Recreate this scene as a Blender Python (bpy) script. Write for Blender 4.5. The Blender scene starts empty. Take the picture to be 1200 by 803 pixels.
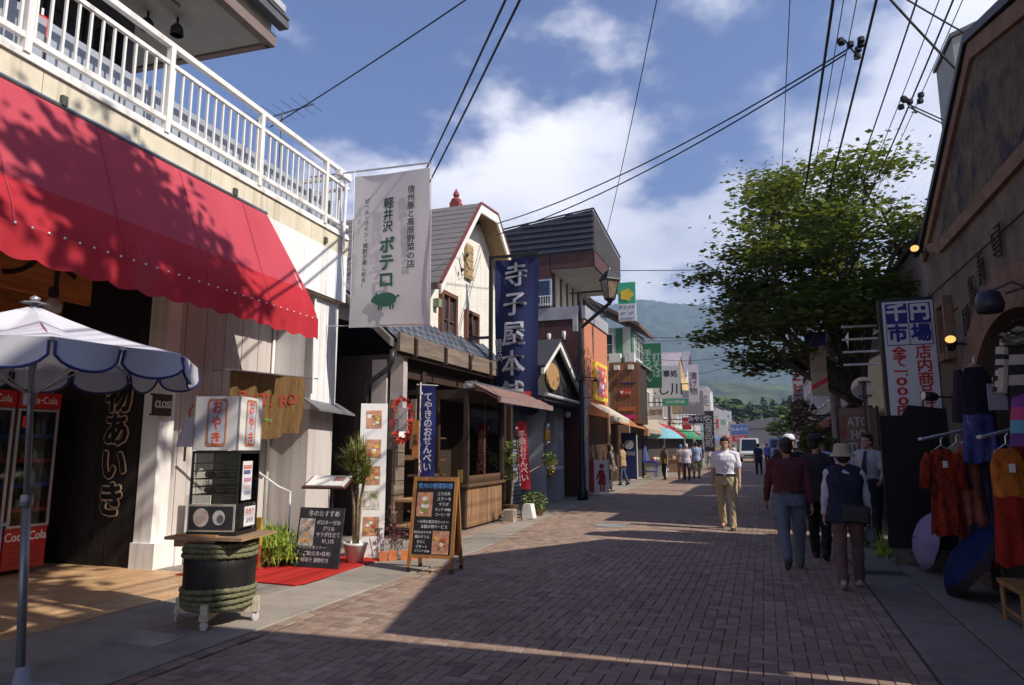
import bpy, bmesh, math, random
from mathutils import Vector, Matrix, noise
import numpy as np
R=math.radians; PI=math.pi
rnd=random.Random(7)
S=bpy.context.scene
C=S.collection
# ------------------------------------------------------------------ camera, world, sun, exposure
SUN_AZ=(1.0,-0.165); SUN_EL=42.1
cam_d=bpy.data.cameras.new('camera'); cam=bpy.data.objects.new('camera',cam_d); C.objects.link(cam)
cam_d.sensor_width=36; cam_d.lens=36*800/1200; cam_d.clip_start=0.05; cam_d.clip_end=20000
cam.location=(0,0,1.55); cam.rotation_euler=(R(90+8.64),0,R(20.03)); S.camera=cam
S.view_settings.view_transform='Standard'; S.view_settings.look='None'; S.view_settings.gamma=1
S.view_settings.exposure=0.5
try: S.render.engine='CYCLES'
except Exception: pass
sun_d=bpy.data.lights.new('sun','SUN'); sun=bpy.data.objects.new('sun',sun_d); C.objects.link(sun)
sun_d.energy=4.4; sun_d.angle=R(0.5); sun_d.color=(1.0,0.92,0.80)
az=math.atan2(SUN_AZ[0],SUN_AZ[1]); el=R(SUN_EL)
sdir=Vector((math.sin(az)*math.cos(el),math.cos(az)*math.cos(el),math.sin(el)))
sun.rotation_euler=(-sdir).to_track_quat('-Z','Y').to_euler()
world=bpy.data.worlds.new('World'); S.world=world; world.use_nodes=True
def build_world():
    nt=world.node_tree; nt.nodes.clear(); N=nt.nodes.new; L=nt.links.new
    out=N('ShaderNodeOutputWorld'); bg=N('ShaderNodeBackground'); sky=N('ShaderNodeTexSky')
    sky.sky_type='NISHITA'; sky.sun_disc=False; sky.sun_elevation=el; sky.sun_rotation=az
    sky.altitude=900; sky.air_density=1.0; sky.dust_density=0.6; sky.ozone_density=2.0
    tc=N('ShaderNodeTexCoord'); sep=N('ShaderNodeSeparateXYZ'); L(tc.outputs['Generated'],sep.inputs[0])
    def mth(op,a,b=None,c=None,clamp=False):
        n=N('ShaderNodeMath'); n.operation=op; n.use_clamp=clamp
        for i,v in enumerate((a,b,c)):
            if v is None: continue
            if isinstance(v,(int,float)): n.inputs[i].default_value=v
            else: L(v,n.inputs[i])
        return n.outputs[0]
    zz=mth('ADD',mth('MAXIMUM',sep.outputs[2],0.0),0.32)
    comb=N('ShaderNodeCombineXYZ'); L(mth('DIVIDE',sep.outputs[0],zz),comb.inputs[0]); L(mth('DIVIDE',sep.outputs[1],zz),comb.inputs[1]); comb.inputs[2].default_value=CLOUD_Z
    n1=N('ShaderNodeTexNoise'); n1.inputs['Scale'].default_value=1.0; n1.inputs['Detail'].default_value=9; n1.inputs['Roughness'].default_value=0.56
    L(comb.outputs[0],n1.inputs['Vector'])
    n2=N('ShaderNodeTexNoise'); n2.inputs['Scale'].default_value=2.2; n2.inputs['Detail'].default_value=7; n2.inputs['Roughness'].default_value=0.5
    L(comb.outputs[0],n2.inputs['Vector'])
    # more cloud towards the horizon, everywhere round the compass
    hz=mth('MULTIPLY',mth('SUBTRACT',0.52,sep.outputs[2]),0.50)
    dens=mth('ADD',n1.outputs['Fac'],hz)
    ramp=N('ShaderNodeMapRange'); ramp.interpolation_type='SMOOTHSTEP'
    ramp.inputs['From Min'].default_value=0.565; ramp.inputs['From Max'].default_value=0.64; L(dens,ramp.inputs['Value'])
    cc=N('ShaderNodeMix'); cc.data_type='RGBA'
    cc.inputs['A'].default_value=(6.0,6.3,7.6,1); cc.inputs['B'].default_value=(11.5,11.2,11.6,1)
    sh=N('ShaderNodeMapRange'); sh.inputs['From Min'].default_value=0.36; sh.inputs['From Max'].default_value=0.66; L(n2.outputs['Fac'],sh.inputs['Value']); L(sh.outputs[0],cc.inputs['Factor'])
    tint=N('ShaderNodeMix'); tint.data_type='RGBA'; tint.blend_type='MULTIPLY'; tint.inputs['Factor'].default_value=1.0
    L(sky.outputs[0],tint.inputs['A']); tint.inputs['B'].default_value=(0.75,0.81,1.08,1)
    mix=N('ShaderNodeMix'); mix.data_type='RGBA'; L(mth('MULTIPLY',ramp.outputs[0],0.96),mix.inputs['Factor'])
    L(tint.outputs['Result'],mix.inputs['A']); L(cc.outputs['Result'],mix.inputs['B'])
    L(mix.outputs['Result'],bg.inputs['Color']); bg.inputs['Strength'].default_value=0.095
    L(bg.outputs[0],out.inputs['Surface'])
CLOUD_Z=0.3
build_world()
# ------------------------------------------------------------------ helpers
def thing(name,label,cat,loc=(0,0,0),rz=0,group=None,kind=None):
    o=bpy.data.objects.new(name,None); o.empty_display_size=.1; C.objects.link(o); o.location=loc; o.rotation_euler=(0,0,rz)
    return tag(o,label,cat,group,kind)
def tag(o,label=None,cat=None,group=None,kind=None):
    if label: o['label']=label
    if cat: o['category']=cat
    if group: o['group']=group
    if kind: o['kind']=kind
    return o
def rootmat(p):
    m=Matrix.Identity(4)
    while p is not None:
        m=(Matrix.Translation(p.location)@p.rotation_euler.to_matrix().to_4x4())@m; p=p.parent
    return m
def link(name,me,mat,parent,smooth=False):
    if mat is not None:
        for m_ in (mat if isinstance(mat,(list,tuple)) else [mat]): me.materials.append(m_)
    if smooth: me.polygons.foreach_set('use_smooth',[True]*len(me.polygons))
    o=bpy.data.objects.new(name,me); C.objects.link(o)
    if parent is not None: o.parent=parent
    return o
class MB:
    def __init__(s): s.v=[]; s.f=[]; s.m=[]; s.mi=0; s.T=None
    def add(s,vs,fs):
        n=len(s.v)
        if s.T is not None: vs=[tuple(s.T@Vector(v)) for v in vs]
        s.v+=vs; s.f+=[tuple(i+n for i in f) for f in fs]; s.m+=[s.mi]*len(fs); return s
    def box(s,x0,x1,y0,y1,z0,z1,T=None):
        vs=[(x,y,z) for x in (x0,x1) for y in (y0,y1) for z in (z0,z1)]
        if T is not None: vs=[tuple(T@Vector(v)) for v in vs]
        return s.add(vs,[(0,1,3,2),(4,6,7,5),(0,4,5,1),(2,3,7,6),(0,2,6,4),(1,5,7,3)])
    def cbox(s,c,d,rz=0,rx=0,ry=0):
        T=Matrix.Translation(c)@Matrix.Rotation(rz,4,'Z')@Matrix.Rotation(ry,4,'Y')@Matrix.Rotation(rx,4,'X')
        return s.box(-d[0]/2,d[0]/2,-d[1]/2,d[1]/2,-d[2]/2,d[2]/2,T)
    def slab(s,x0,x1,y0,y1,z0,z1,b=.004):   # top-bevelled piece, no underside
        vs=[(x0,y0,z0),(x1,y0,z0),(x1,y1,z0),(x0,y1,z0),(x0,y0,z1-b),(x1,y0,z1-b),(x1,y1,z1-b),(x0,y1,z1-b),(x0+b,y0+b,z1),(x1-b,y0+b,z1),(x1-b,y1-b,z1),(x0+b,y1-b,z1)]
        return s.add(vs,[(8,9,10,11),(0,1,5,4),(1,2,6,5),(2,3,7,6),(3,0,4,7),(4,5,9,8),(5,6,10,9),(6,7,11,10),(7,4,8,11)])
    def prism(s,poly,axis,a,b):              # poly 2-D in the two other axes (x,y,z order)
        def P(u,v,w): return {'x':(w,u,v),'y':(u,w,v),'z':(u,v,w)}[axis]
        n=len(poly); vs=[P(u,v,a) for u,v in poly]+[P(u,v,b) for u,v in poly]
        return s.add(vs,[tuple(range(n)),tuple(range(2*n-1,n-1,-1))]+[(i,i+n,(i+1)%n+n,(i+1)%n) for i in range(n)])
    def tube(s,pts,r,n=8,caps=True):
        pts=[Vector(p) for p in pts]; rs=r if isinstance(r,(list,tuple)) else [r]*len(pts)
        vs=[];fs=[];prev=None
        for i,p in enumerate(pts):
            d=(pts[min(i+1,len(pts)-1)]-pts[max(i-1,0)]).normalized()
            a=Vector((0,0,1)) if abs(d.z)<.9 else Vector((1,0,0))
            if prev is not None: a=prev
            u=(a-d*a.dot(d)).normalized(); w=d.cross(u); prev=u
            for k in range(n):
                t=2*PI*k/n; vs.append(tuple(p+(u*math.cos(t)+w*math.sin(t))*rs[i]))
        for i in range(len(pts)-1):
            for k in range(n): fs.append((i*n+k,i*n+(k+1)%n,(i+1)*n+(k+1)%n,(i+1)*n+k))
        if caps: fs.append(tuple(range(n-1,-1,-1))); fs.append(tuple(range((len(pts)-1)*n,len(pts)*n)))
        return s.add(vs,fs)
    def lathe(s,prof,c=(0,0,0),n=24,sx=1,sy=1):
        vs=[];fs=[]
        for r,z in prof:
            for k in range(n):
                t=2*PI*k/n; vs.append((c[0]+r*sx*math.cos(t),c[1]+r*sy*math.sin(t),c[2]+z))
        for i in range(len(prof)-1):
            for k in range(n): fs.append((i*n+k,i*n+(k+1)%n,(i+1)*n+(k+1)%n,(i+1)*n+k))
        fs.append(tuple(range(n-1,-1,-1))); fs.append(tuple(range((len(prof)-1)*n,len(prof)*n)))
        return s.add(vs,fs)
    def ball(s,c,r,n=10,T=None):
        if not isinstance(r,(tuple,list)): r=(r,r,r)
        m=max(4,n//2+1); vs=[(0,0,1)];fs=[]
        for i in range(1,m):
            a=PI*i/m
            for k in range(n): vs.append((math.sin(a)*math.cos(2*PI*k/n),math.sin(a)*math.sin(2*PI*k/n),math.cos(a)))
        vs.append((0,0,-1))
        for k in range(n): fs.append((0,1+k,1+(k+1)%n))
        for i in range(m-2):
            for k in range(n): a=1+i*n+k;b=1+i*n+(k+1)%n; fs.append((a,a+n,b+n,b))
        l=len(vs)-1
        for k in range(n): fs.append((l,l-n+(k+1)%n,l-n+k))
        out=[]
        for v in vs:
            q=Vector((v[0]*r[0],v[1]*r[1],v[2]*r[2]))
            if T is not None: q=T@q
            out.append(tuple(q+Vector(c)))
        return s.add(out,fs)
    def grid(s,fn,nu,nv):
        vs=[tuple(fn(i/nu,j/nv)) for i in range(nu+1) for j in range(nv+1)]
        return s.add(vs,[(i*(nv+1)+j,(i+1)*(nv+1)+j,(i+1)*(nv+1)+j+1,i*(nv+1)+j+1) for i in range(nu) for j in range(nv)])
    def mesh(s,name):
        me=bpy.data.meshes.new(name); me.from_pydata(s.v,[],s.f)
        if any(s.m): me.polygons.foreach_set('material_index',s.m)
        me.update(); return me
    def build(s,name,mat,parent=None,smooth=False,kind=None,fixn=False,center=False):
        me=s.mesh(name)
        if parent is not None: me.transform(rootmat(parent).inverted())
        if fixn:
            bm=bmesh.new(); bm.from_mesh(me); bmesh.ops.recalc_face_normals(bm,faces=bm.faces); bm.to_mesh(me); bm.free()
        o=link(name,me,mat,parent,smooth)
        if center and len(me.vertices):
            c=sum((v.co for v in me.vertices),Vector())/len(me.vertices); me.transform(Matrix.Translation(-c)); o.location=c
        if kind: o['kind']=kind
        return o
def dup(root,loc,rz=0,label=None,group=None,scale=None):
    r=root.copy(); C.objects.link(r); r.location=loc; r.rotation_euler=(0,0,rz)
    if label: r['label']=label
    if group: r['group']=group
    if scale: r.scale=(scale,)*3
    for ch in list(root.children):
        c=ch.copy(); C.objects.link(c); c.parent=r
        for g in list(ch.children):
            d=g.copy(); C.objects.link(d); d.parent=c
    return r
def smoothen(o,ang=40):
    me=o.data; me.polygons.foreach_set('use_smooth',[True]*len(me.polygons))
    try: me.set_sharp_from_angle(angle=R(ang))
    except Exception: pass
    return o
def struct(name,mb,mat,parent=None,**k):
    o=mb.build(name,mat,parent,**k); 
    if parent is None: o['kind']='structure'
    return o
# ---- materials
MATS={}
def M(key,col,rough=.7,var=.12,scale=3.0,bump=0.0,bscale=40,metal=0,stretch=(1,1,1),tint=None,objrand=0.0,spec=.4,wear=None,coat=0,world=False,stain=0,streak=0):
    if key in MATS: return MATS[key]
    m=bpy.data.materials.new(key); m.use_nodes=True; nt=m.node_tree; b=nt.nodes['Principled BSDF']; N=nt.nodes.new; L=nt.links.new
    b.inputs['Roughness'].default_value=rough; b.inputs['Metallic'].default_value=metal
    b.inputs['Specular IOR Level'].default_value=spec
    if coat: b.inputs['Coat Weight'].default_value=coat
    tc=N('ShaderNodeTexCoord'); mp=N('ShaderNodeMapping'); mp.inputs['Scale'].default_value=stretch
    if world: gp=N('ShaderNodeNewGeometry'); L(gp.outputs['Position'],mp.inputs[0])
    else: L(tc.outputs['Object'],mp.inputs[0])
    n=N('ShaderNodeTexNoise'); n.inputs['Scale'].default_value=scale; n.inputs['Detail'].default_value=6; n.inputs['Roughness'].default_value=.65; L(mp.outputs[0],n.inputs['Vector'])
    mx=N('ShaderNodeMix'); mx.data_type='RGBA'
    c=Vector(col[:3]); d=[max(0,x*(1-var*1.6)) for x in c]; h=[min(1,x*(1+var*1.2)) for x in c]
    if tint: d=list(tint)
    mx.inputs['A'].default_value=(*d,1); mx.inputs['B'].default_value=(*h,1)
    mr=N('ShaderNodeMapRange'); mr.inputs['From Min'].default_value=.3; mr.inputs['From Max'].default_value=.7; L(n.outputs['Fac'],mr.inputs['Value']); L(mr.outputs[0],mx.inputs['Factor'])
    res=mx.outputs['Result']
    if wear:   # (colour, scale, threshold)
        wn=N('ShaderNodeTexNoise'); wn.inputs['Scale'].default_value=wear[1]; wn.inputs['Detail'].default_value=8; wn.inputs['Roughness'].default_value=.7; L(mp.outputs[0],wn.inputs['Vector'])
        wr=N('ShaderNodeMapRange'); wr.inputs['From Min'].default_value=wear[2]; wr.inputs['From Max'].default_value=wear[2]+.12; L(wn.outputs['Fac'],wr.inputs['Value'])
        w2=N('ShaderNodeMix'); w2.data_type='RGBA'; L(wr.outputs[0],w2.inputs['Factor']); L(res,w2.inputs['A']); w2.inputs['B'].default_value=(*wear[0],1); res=w2.outputs['Result']
    if stain:
        for sc_,lo,hi,am in ((.55,.35,.65,stain),(3.1,.58,.66,stain*.8),(19,.66,.70,stain*1.1)):
            sn=N('ShaderNodeTexNoise'); sn.inputs['Scale'].default_value=sc_; sn.inputs['Detail'].default_value=4; L(mp.outputs[0],sn.inputs['Vector'])
            sr=N('ShaderNodeMapRange'); sr.inputs['From Min'].default_value=lo; sr.inputs['From Max'].default_value=hi; sr.inputs['To Min'].default_value=1; sr.inputs['To Max'].default_value=1-am; L(sn.outputs['Fac'],sr.inputs['Value'])
            sm=N('ShaderNodeMix'); sm.data_type='RGBA'; sm.blend_type='MULTIPLY'; sm.inputs['Factor'].default_value=1; L(res,sm.inputs['A']); L(sr.outputs[0],sm.inputs['B']); res=sm.outputs['Result']
    if streak:
        m2=N('ShaderNodeMapping'); m2.inputs['Scale'].default_value=(9,9,.35); L(tc.outputs['Object'],m2.inputs[0]); sn=N('ShaderNodeTexNoise'); sn.inputs['Scale'].default_value=1; sn.inputs['Detail'].default_value=6; L(m2.outputs[0],sn.inputs['Vector'])
        sr=N('ShaderNodeMapRange'); sr.inputs['From Min'].default_value=.52; sr.inputs['From Max'].default_value=.72; L(sn.outputs['Fac'],sr.inputs['Value']); sc2=N('ShaderNodeMath'); sc2.operation='MULTIPLY'; L(sr.outputs[0],sc2.inputs[0]); sc2.inputs[1].default_value=streak
        sm=N('ShaderNodeMix'); sm.data_type='RGBA'; L(sc2.outputs[0],sm.inputs['Factor']); L(res,sm.inputs['A']); sm.inputs['B'].default_value=(col[0]*.45,col[1]*.40,col[2]*.34,1); res=sm.outputs['Result']
    if objrand:
        oi=N('ShaderNodeObjectInfo'); hs=N('ShaderNodeHueSaturation'); r2=N('ShaderNodeMapRange'); r2.inputs['To Min'].default_value=1-objrand; r2.inputs['To Max'].default_value=1+objrand
        L(oi.outputs['Random'],r2.inputs['Value']); L(r2.outputs[0],hs.inputs['Value']); L(res,hs.inputs['Color']); res=hs.outputs[0]
    L(res,b.inputs['Base Color'])
    if bump:
        bn=N('ShaderNodeTexNoise'); bn.inputs['Scale'].default_value=bscale; bn.inputs['Detail'].default_value=5; L(mp.outputs[0],bn.inputs['Vector'])
        bp=N('ShaderNodeBump'); bp.inputs['Strength'].default_value=bump; bp.inputs['Distance'].default_value=.02; L(bn.outputs['Fac'],bp.inputs['Height']); L(bp.outputs[0],b.inputs['Normal'])
    MATS[key]=m; return m
def cellmat(key,ca,cb,cx,cy,rough=.8,sat=0):   # per-piece tone by quantised object position (for joined small pieces)
    m=M(key,ca,rough,.15,25,bump=.25,bscale=90); nt=m.node_tree; N=nt.nodes.new; L=nt.links.new
    tc=N('ShaderNodeTexCoord'); vo=N('ShaderNodeTexVoronoi'); mp=N('ShaderNodeMapping'); mp.inputs['Scale'].default_value=(cx,cy,1); L(tc.outputs['Object'],mp.inputs[0]); L(mp.outputs[0],vo.inputs['Vector']); vo.inputs['Scale'].default_value=1
    vo.inputs['Randomness'].default_value=.3
    b=nt.nodes['Principled BSDF']; src=b.inputs['Base Color'].links[0].from_socket
    mx=N('ShaderNodeMix'); mx.data_type='RGBA'; sp=N('ShaderNodeSeparateColor'); L(vo.outputs['Color'],sp.inputs[0]); L(sp.outputs[0],mx.inputs['Factor']); L(src,mx.inputs['A']); mx.inputs['B'].default_value=(*cb,1); L(mx.outputs['Result'],b.inputs['Base Color']); return m
def glass(key,col=(.02,.025,.03),rough=.05):
    if key in MATS: return MATS[key]
    m=M(key,col,rough,.3,1.2,spec=.9); return m
def clear(key,col=(.9,.95,.95)):
    if key in MATS: return MATS[key]
    m=bpy.data.materials.new(key); m.use_nodes=True; nt=m.node_tree; nt.nodes.clear(); N=nt.nodes.new; L=nt.links.new
    o=N('ShaderNodeOutputMaterial'); t=N('ShaderNodeBsdfTransparent'); t.inputs[0].default_value=(*col,1); g=N('ShaderNodeBsdfGlossy'); g.inputs['Roughness'].default_value=.03
    f=N('ShaderNodeFresnel'); f.inputs[0].default_value=1.4; mx=N('ShaderNodeMixShader'); L(f.outputs[0],mx.inputs[0]); L(t.outputs[0],mx.inputs[1]); L(g.outputs[0],mx.inputs[2]); L(mx.outputs[0],o.inputs[0]); MATS[key]=m; return m
def emit(key,col,st):
    if key in MATS: return MATS[key]
    m=M(key,col,.5,.02); b=m.node_tree.nodes['Principled BSDF']; b.inputs['Emission Color'].default_value=(*col,1); b.inputs['Emission Strength'].default_value=st; return m
def cloth(key,col,var=.12,scale=6,folds=.5,trans=0.0,**k):
    m=M(key,col,.85,var,scale,bump=folds,bscale=k.get('bscale',9),stretch=k.get('stretch',(1,1,.35)),tint=k.get('tint'),spec=.15,wear=k.get('wear'))
    if trans:
        nt=m.node_tree; b=nt.nodes['Principled BSDF']; o=[n for n in nt.nodes if n.type=='OUTPUT_MATERIAL'][0]
        t=nt.nodes.new('ShaderNodeBsdfTranslucent'); t.inputs[0].default_value=(*col,1); mx=nt.nodes.new('ShaderNodeMixShader'); mx.inputs[0].default_value=trans
        nt.links.new(b.outputs[0],mx.inputs[1]); nt.links.new(t.outputs[0],mx.inputs[2]); nt.links.new(mx.outputs[0],o.inputs[0])
    return m
def wood(key,col,var=.25,scale=3,rough=.6,ax='z',**k):
    st={'z':(6,6,.5),'y':(6,.5,6),'x':(.5,6,6)}[ax]
    return M(key,col,rough,var,scale,bump=.3,bscale=8,stretch=st,**k)
# ---- lettering: text set as geometry
DG=None
def text(s,size,T,mat,parent,name='lettering',vertical=False,depth=.002,bold=0.0,sx=1.0,space=1.0,label=None,drape=None,drapex=None):
    cu=bpy.data.curves.new(name,'FONT'); cu.body='\n'.join(s) if vertical else s
    cu.size=size; cu.align_x='CENTER'; cu.align_y='CENTER'; cu.extrude=depth; cu.space_line=space if vertical else 1.0
    if not vertical: cu.space_character=space
    cu.resolution_u=2
    o=bpy.data.objects.new('tmp',cu); C.objects.link(o); bpy.context.view_layer.update()
    dg=bpy.context.evaluated_depsgraph_get(); me=bpy.data.meshes.new_from_object(o.evaluated_get(dg)); bpy.data.objects.remove(o); me.name=name
    me.materials.clear()
    if len(me.vertices)==0: return None
    if vertical:
        zs=[v.co.y for v in me.vertices]; me.transform(Matrix.Translation((0,-(max(zs)+min(zs))/2,0)))
    me.transform(Matrix.Diagonal((sx,1,1,1)))
    if bold:
        bm=bmesh.new(); bm.from_mesh(me); base=bm.copy() if False else None; bm.free(); d=bold
        vs=np.empty(len(me.vertices)*3); me.vertices.foreach_get('co',vs); vs=vs.reshape(-1,3); fs=[tuple(p.vertices) for p in me.polygons]; V_=[];F_=[]
        for i,(dx,dy) in enumerate(((0,0),(d,0),(-d,0),(0,d),(0,-d),(d*.7,d*.7),(-d*.7,d*.7),(d*.7,-d*.7),(-d*.7,-d*.7))):
            n=len(V_); w=vs+np.array([dx,dy,-i*.00025]); V_+=[tuple(q) for q in w]; F_+=[tuple(j+n for j in f) for f in fs]
        me=bpy.data.meshes.new(name); me.from_pydata(V_,[],F_); me.update()
    me.transform(T)
    if drapex:
        for v in me.vertices: v.co.x=drapex(v.co.y,v.co.z)+.012+(v.co.x-T.translation.x)*.2
    if drape:
        for v in me.vertices: v.co.y=drape(v.co.x,v.co.z)-.012+(v.co.y-T.translation.y)
    if parent is not None: me.transform(rootmat(parent).inverted())
    ob=link(name,me,mat,parent)
    if label: ob['label']=label
    return ob
def faceY(x,y,z,tilt=0): return Matrix.Translation((x,y,z))@Matrix.Rotation(tilt,4,'Y')@Matrix.Rotation(PI/2,4,'X')           # reads from -Y
def faceX(x,y,z,rz=0): return Matrix.Translation((x,y,z))@Matrix.Rotation(PI/2+rz,4,'Z')@Matrix.Rotation(PI/2,4,'X')   # reads from +X
def faceNX(x,y,z): return Matrix.Translation((x,y,z))@Matrix.Rotation(-PI/2,4,'Z')@Matrix.Rotation(PI/2,4,'X')
# ------------------------------------------------------------------ ground, road, pavements
def edgeL(y): return -4.1 if y<10 else (-4.1-0.1*(y-10) if y<15 else -4.6-0.008*(y-15))
ground_m=M('earth',(.10,.09,.07),.95,.2,.5)
g=MB(); g.add([(-6000,-200,-.06),(6000,-200,-.06),(6000,9000,-.06),(-6000,9000,-.06)],[(0,1,2,3)]); struct('ground',g,ground_m)
mortar=M('mortar',(.07,.055,.05),.95,.2,8)
b=MB(); ys=[-8,10,15,50,130]
b.add([(edgeL(y),y,0) for y in ys]+[(1.0,y,0) for y in ys],[(i,i+5,i+6,i+1) for i in range(4)])
road=struct('road',b,mortar)
pv=[M('paver_red',(.325,.225,.172),.8,.14,12,bump=.3,bscale=120,world=True,stain=.16),
    M('paver_dark',(.24,.165,.130),.85,.14,12,bump=.3,bscale=120,world=True,stain=.16),
    M('paver_pale',(.36,.27,.21),.8,.12,12,bump=.3,bscale=120,world=True,stain=.16),
    M('paver_mid',(.295,.20,.152),.8,.14,12,bump=.3,bscale=120,world=True,stain=.16)]
def herring():
    s=.1015; g_=.0032; out=[]
    for b_ in range(int(3.4/s),int(48/s)):
        for a_ in range(-50,11):
            v=(a_-b_)%4
            if v==0: w,h=2,1
            elif v==3: w,h=1,2
            else: continue
            x0=a_*s+.02; y0=b_*s; x1=x0+w*s; y1=y0+h*s
            if x1>.88: x1=.88
            e=edgeL(y0)+.14
            if x0<e: x0=e
            if x1-x0<.04: continue
            out.append((x0+g_,x1-g_,y0+g_,y1-g_))
    for side in (0,1):
        for k in range(int(3.4/.14),int(48/.14)):
            y0=k*.14; x0=.885 if side else edgeL(y0)+.01
            out.append((x0,x0+.112,y0+g_,y0+.14-g_))
    return out
bricks=herring()
cf=Vector((-math.sin(R(20)),math.cos(R(20))))
def infr(x,y):
    d=Vector((x,y)); f=d.dot(cf); r=x*math.cos(R(20))+y*math.sin(R(20)); return f>0 and abs(r)<.72*f and 1.55/ (f+.01)<.46
vis=sorted([q for q in bricks if infr((q[0]+q[1])/2,(q[2]+q[3])/2)],key=lambda q:(q[0]**2+q[2]**2))
first=set(vis[:300]); stuff=MB(); cache={}
br=random.Random(3)
for q in bricks:
    w,h=q[1]-q[0],q[3]-q[2]; mi=br.choice([0,0,3,3,1,2,0])
    z=.012+br.uniform(-.0015,.0015)
    if q in first:
        key=(round(w,3),round(h,3),mi)
        if key not in cache:
            m=MB().slab(-w/2,w/2,-h/2,h/2,-.012,0,.003).mesh('brick'); m.materials.append(pv[mi]); cache[key]=m
        o=bpy.data.objects.new('brick',cache[key]); C.objects.link(o); o.parent=road; o.location=((q[0]+q[1])/2,(q[2]+q[3])/2,z)
        o.rotation_euler=(br.uniform(-.008,.008),br.uniform(-.008,.008),0)
    else:
        stuff.mi=mi; stuff.slab(q[0],q[1],q[2],q[3],0,z,.003)
stuff.build('brick_field',pv,road,kind='stuff')
b=MB(); b.add([(edgeL(48),48,.008),(1,48,.008),(1,130,.008),(edgeL(130),130,.008)],[(0,1,2,3)]); b.build('far_paving',pv[0],road)
# manhole cover on the road
t=thing('manhole_cover','round grey iron manhole cover set in the brick street between the shadows','manhole cover',(-2.9,13.6,.012))
o=MB().lathe([(.0,.0),(.30,.0),(.30,.006),(0,.006)],(-2.9,13.6,.012),24).build('cover',M('iron',(.30,.29,.28),.6,.2,30,bump=.5,bscale=80),t)
MB().lathe([(.31,.0),(.36,.0),(.36,.004),(.31,.004)],(-2.9,13.6,.012),24).build('rim',M('iron_rim',(.2,.19,.18),.7),t)
# pavements
conc=M('pavement',(.33,.29,.245),.85,.14,2.2,bump=.35,bscale=70,objrand=.10,world=True,stain=.22)
seam=M('seam',(.09,.08,.07),.95)
b=MB(); b.add([(-13,-8,-.004),(-4.0,-8,-.004),(-4.0,10,-.004),(-4.5,15,-.004),(-4.8,50,-.004),(-5.5,130,-.004),(-13,130,-.004)],[(0,1,2,3,4,5,6)])
pl=struct('pavement_left',b,seam)
ry=random.Random(5); 
def slabs(parent,x0f,x1,y0,y1,step,jx=None,name='paving_slab'):
    y=y0
    while y<y1-.01:
        st=step*ry.uniform(.9,1.1); e=min(y+st,y1); xa=x0f(y) if callable(x0f) else x0f
        x1_=x1(y) if callable(x1) else x1
        w=x1_-xa; h=e-y
        o=MB().slab(-w/2,w/2,-h/2+.006,h/2-.006,-.03,0,.006).build(name,conc,parent); o.location=(xa+w/2,y+h/2,.011+ry.uniform(-.002,.002)); y=e
slabs(pl,lambda y:-4.93 if y<10 else edgeL(y)-.83,lambda y:edgeL(y)-.03,1.2,30,1.45)
slabs(pl,-5.78,-4.96,1.2,9.8,1.9); slabs(pl,-6.8,lambda y:edgeL(y)-.86,9.8,30,2.2)
slabs(pl,lambda y:edgeL(y)-2.6,lambda y:edgeL(y)-.03,30,60,5)
# orange terracotta tiles of the shop apron
tm=cellmat('terracotta',(.58,.37,.20),(.47,.28,.145),6,6,.55)
b=MB()
for i in range(13):
    for j in range(32):
        y0=2.0+j*.152+(0); x0=-9.6+i*.302; 
        if y0>6.85: continue
        b.slab(x0+.003,min(x0+.299,-5.80),y0+.003,y0+.149,-.002,.014,.003)
b.build('floor_tile',tm,pl,kind='stuff')
b=MB()
for j in range(8): b.slab(-7.5+0,-5.9,6.86+j*.3,7.15+j*.3,-.002,.012,.003)
b.build('apron_slab',conc,pl,kind='stuff')
# red brick strip in front of the kiosk
b=MB()
for j in range(60):
    for i in range(3): b.slab(-5.35+i*.17,-5.35+i*.17+.16,10.6+j*.115,10.6+j*.115+.107,.0,.018,.003)
b.build('brick_edging',pv[2],pl,kind='stuff')
# ribbed grey metal drain cover near the barrel
t=thing('drain_cover','ribbed grey steel drain cover in the pavement beside the wheeled barrel','drain cover',(-4.75,4.45,.012))
MB().slab(-5.02,-4.5,4.25,4.62,.006,.018).build('frame',M('steel_rim',(.22,.22,.22),.5,metal=.3),t)
for k in range(11): MB().slab(-5.0+k*.046,-5.0+k*.046+.026,4.27,4.60,.018,.024,.004).build('rib',M('iron_bar',(.34,.33,.33),.45,metal=.5),t)
b=MB(); b.add([(1.0,-8,-.004),(14,-8,-.004),(14,130,-.004),(1.0,130,-.004)],[(0,1,2,3)]); pr=struct('pavement_right',b,seam)
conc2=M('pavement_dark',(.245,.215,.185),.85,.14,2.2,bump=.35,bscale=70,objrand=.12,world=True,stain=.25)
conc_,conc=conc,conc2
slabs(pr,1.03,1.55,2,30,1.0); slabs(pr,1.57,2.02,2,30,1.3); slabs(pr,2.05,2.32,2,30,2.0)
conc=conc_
t=thing('gutter_grating','dark slotted drain grating set in the right hand pavement by the hatted walker','drain cover',(1.3,8.9,.012))
MB().slab(1.05,1.53,9.6,9.9,.010,.018).build('plate',M('grate_dark',(.05,.05,.055),.6),t)
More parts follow.
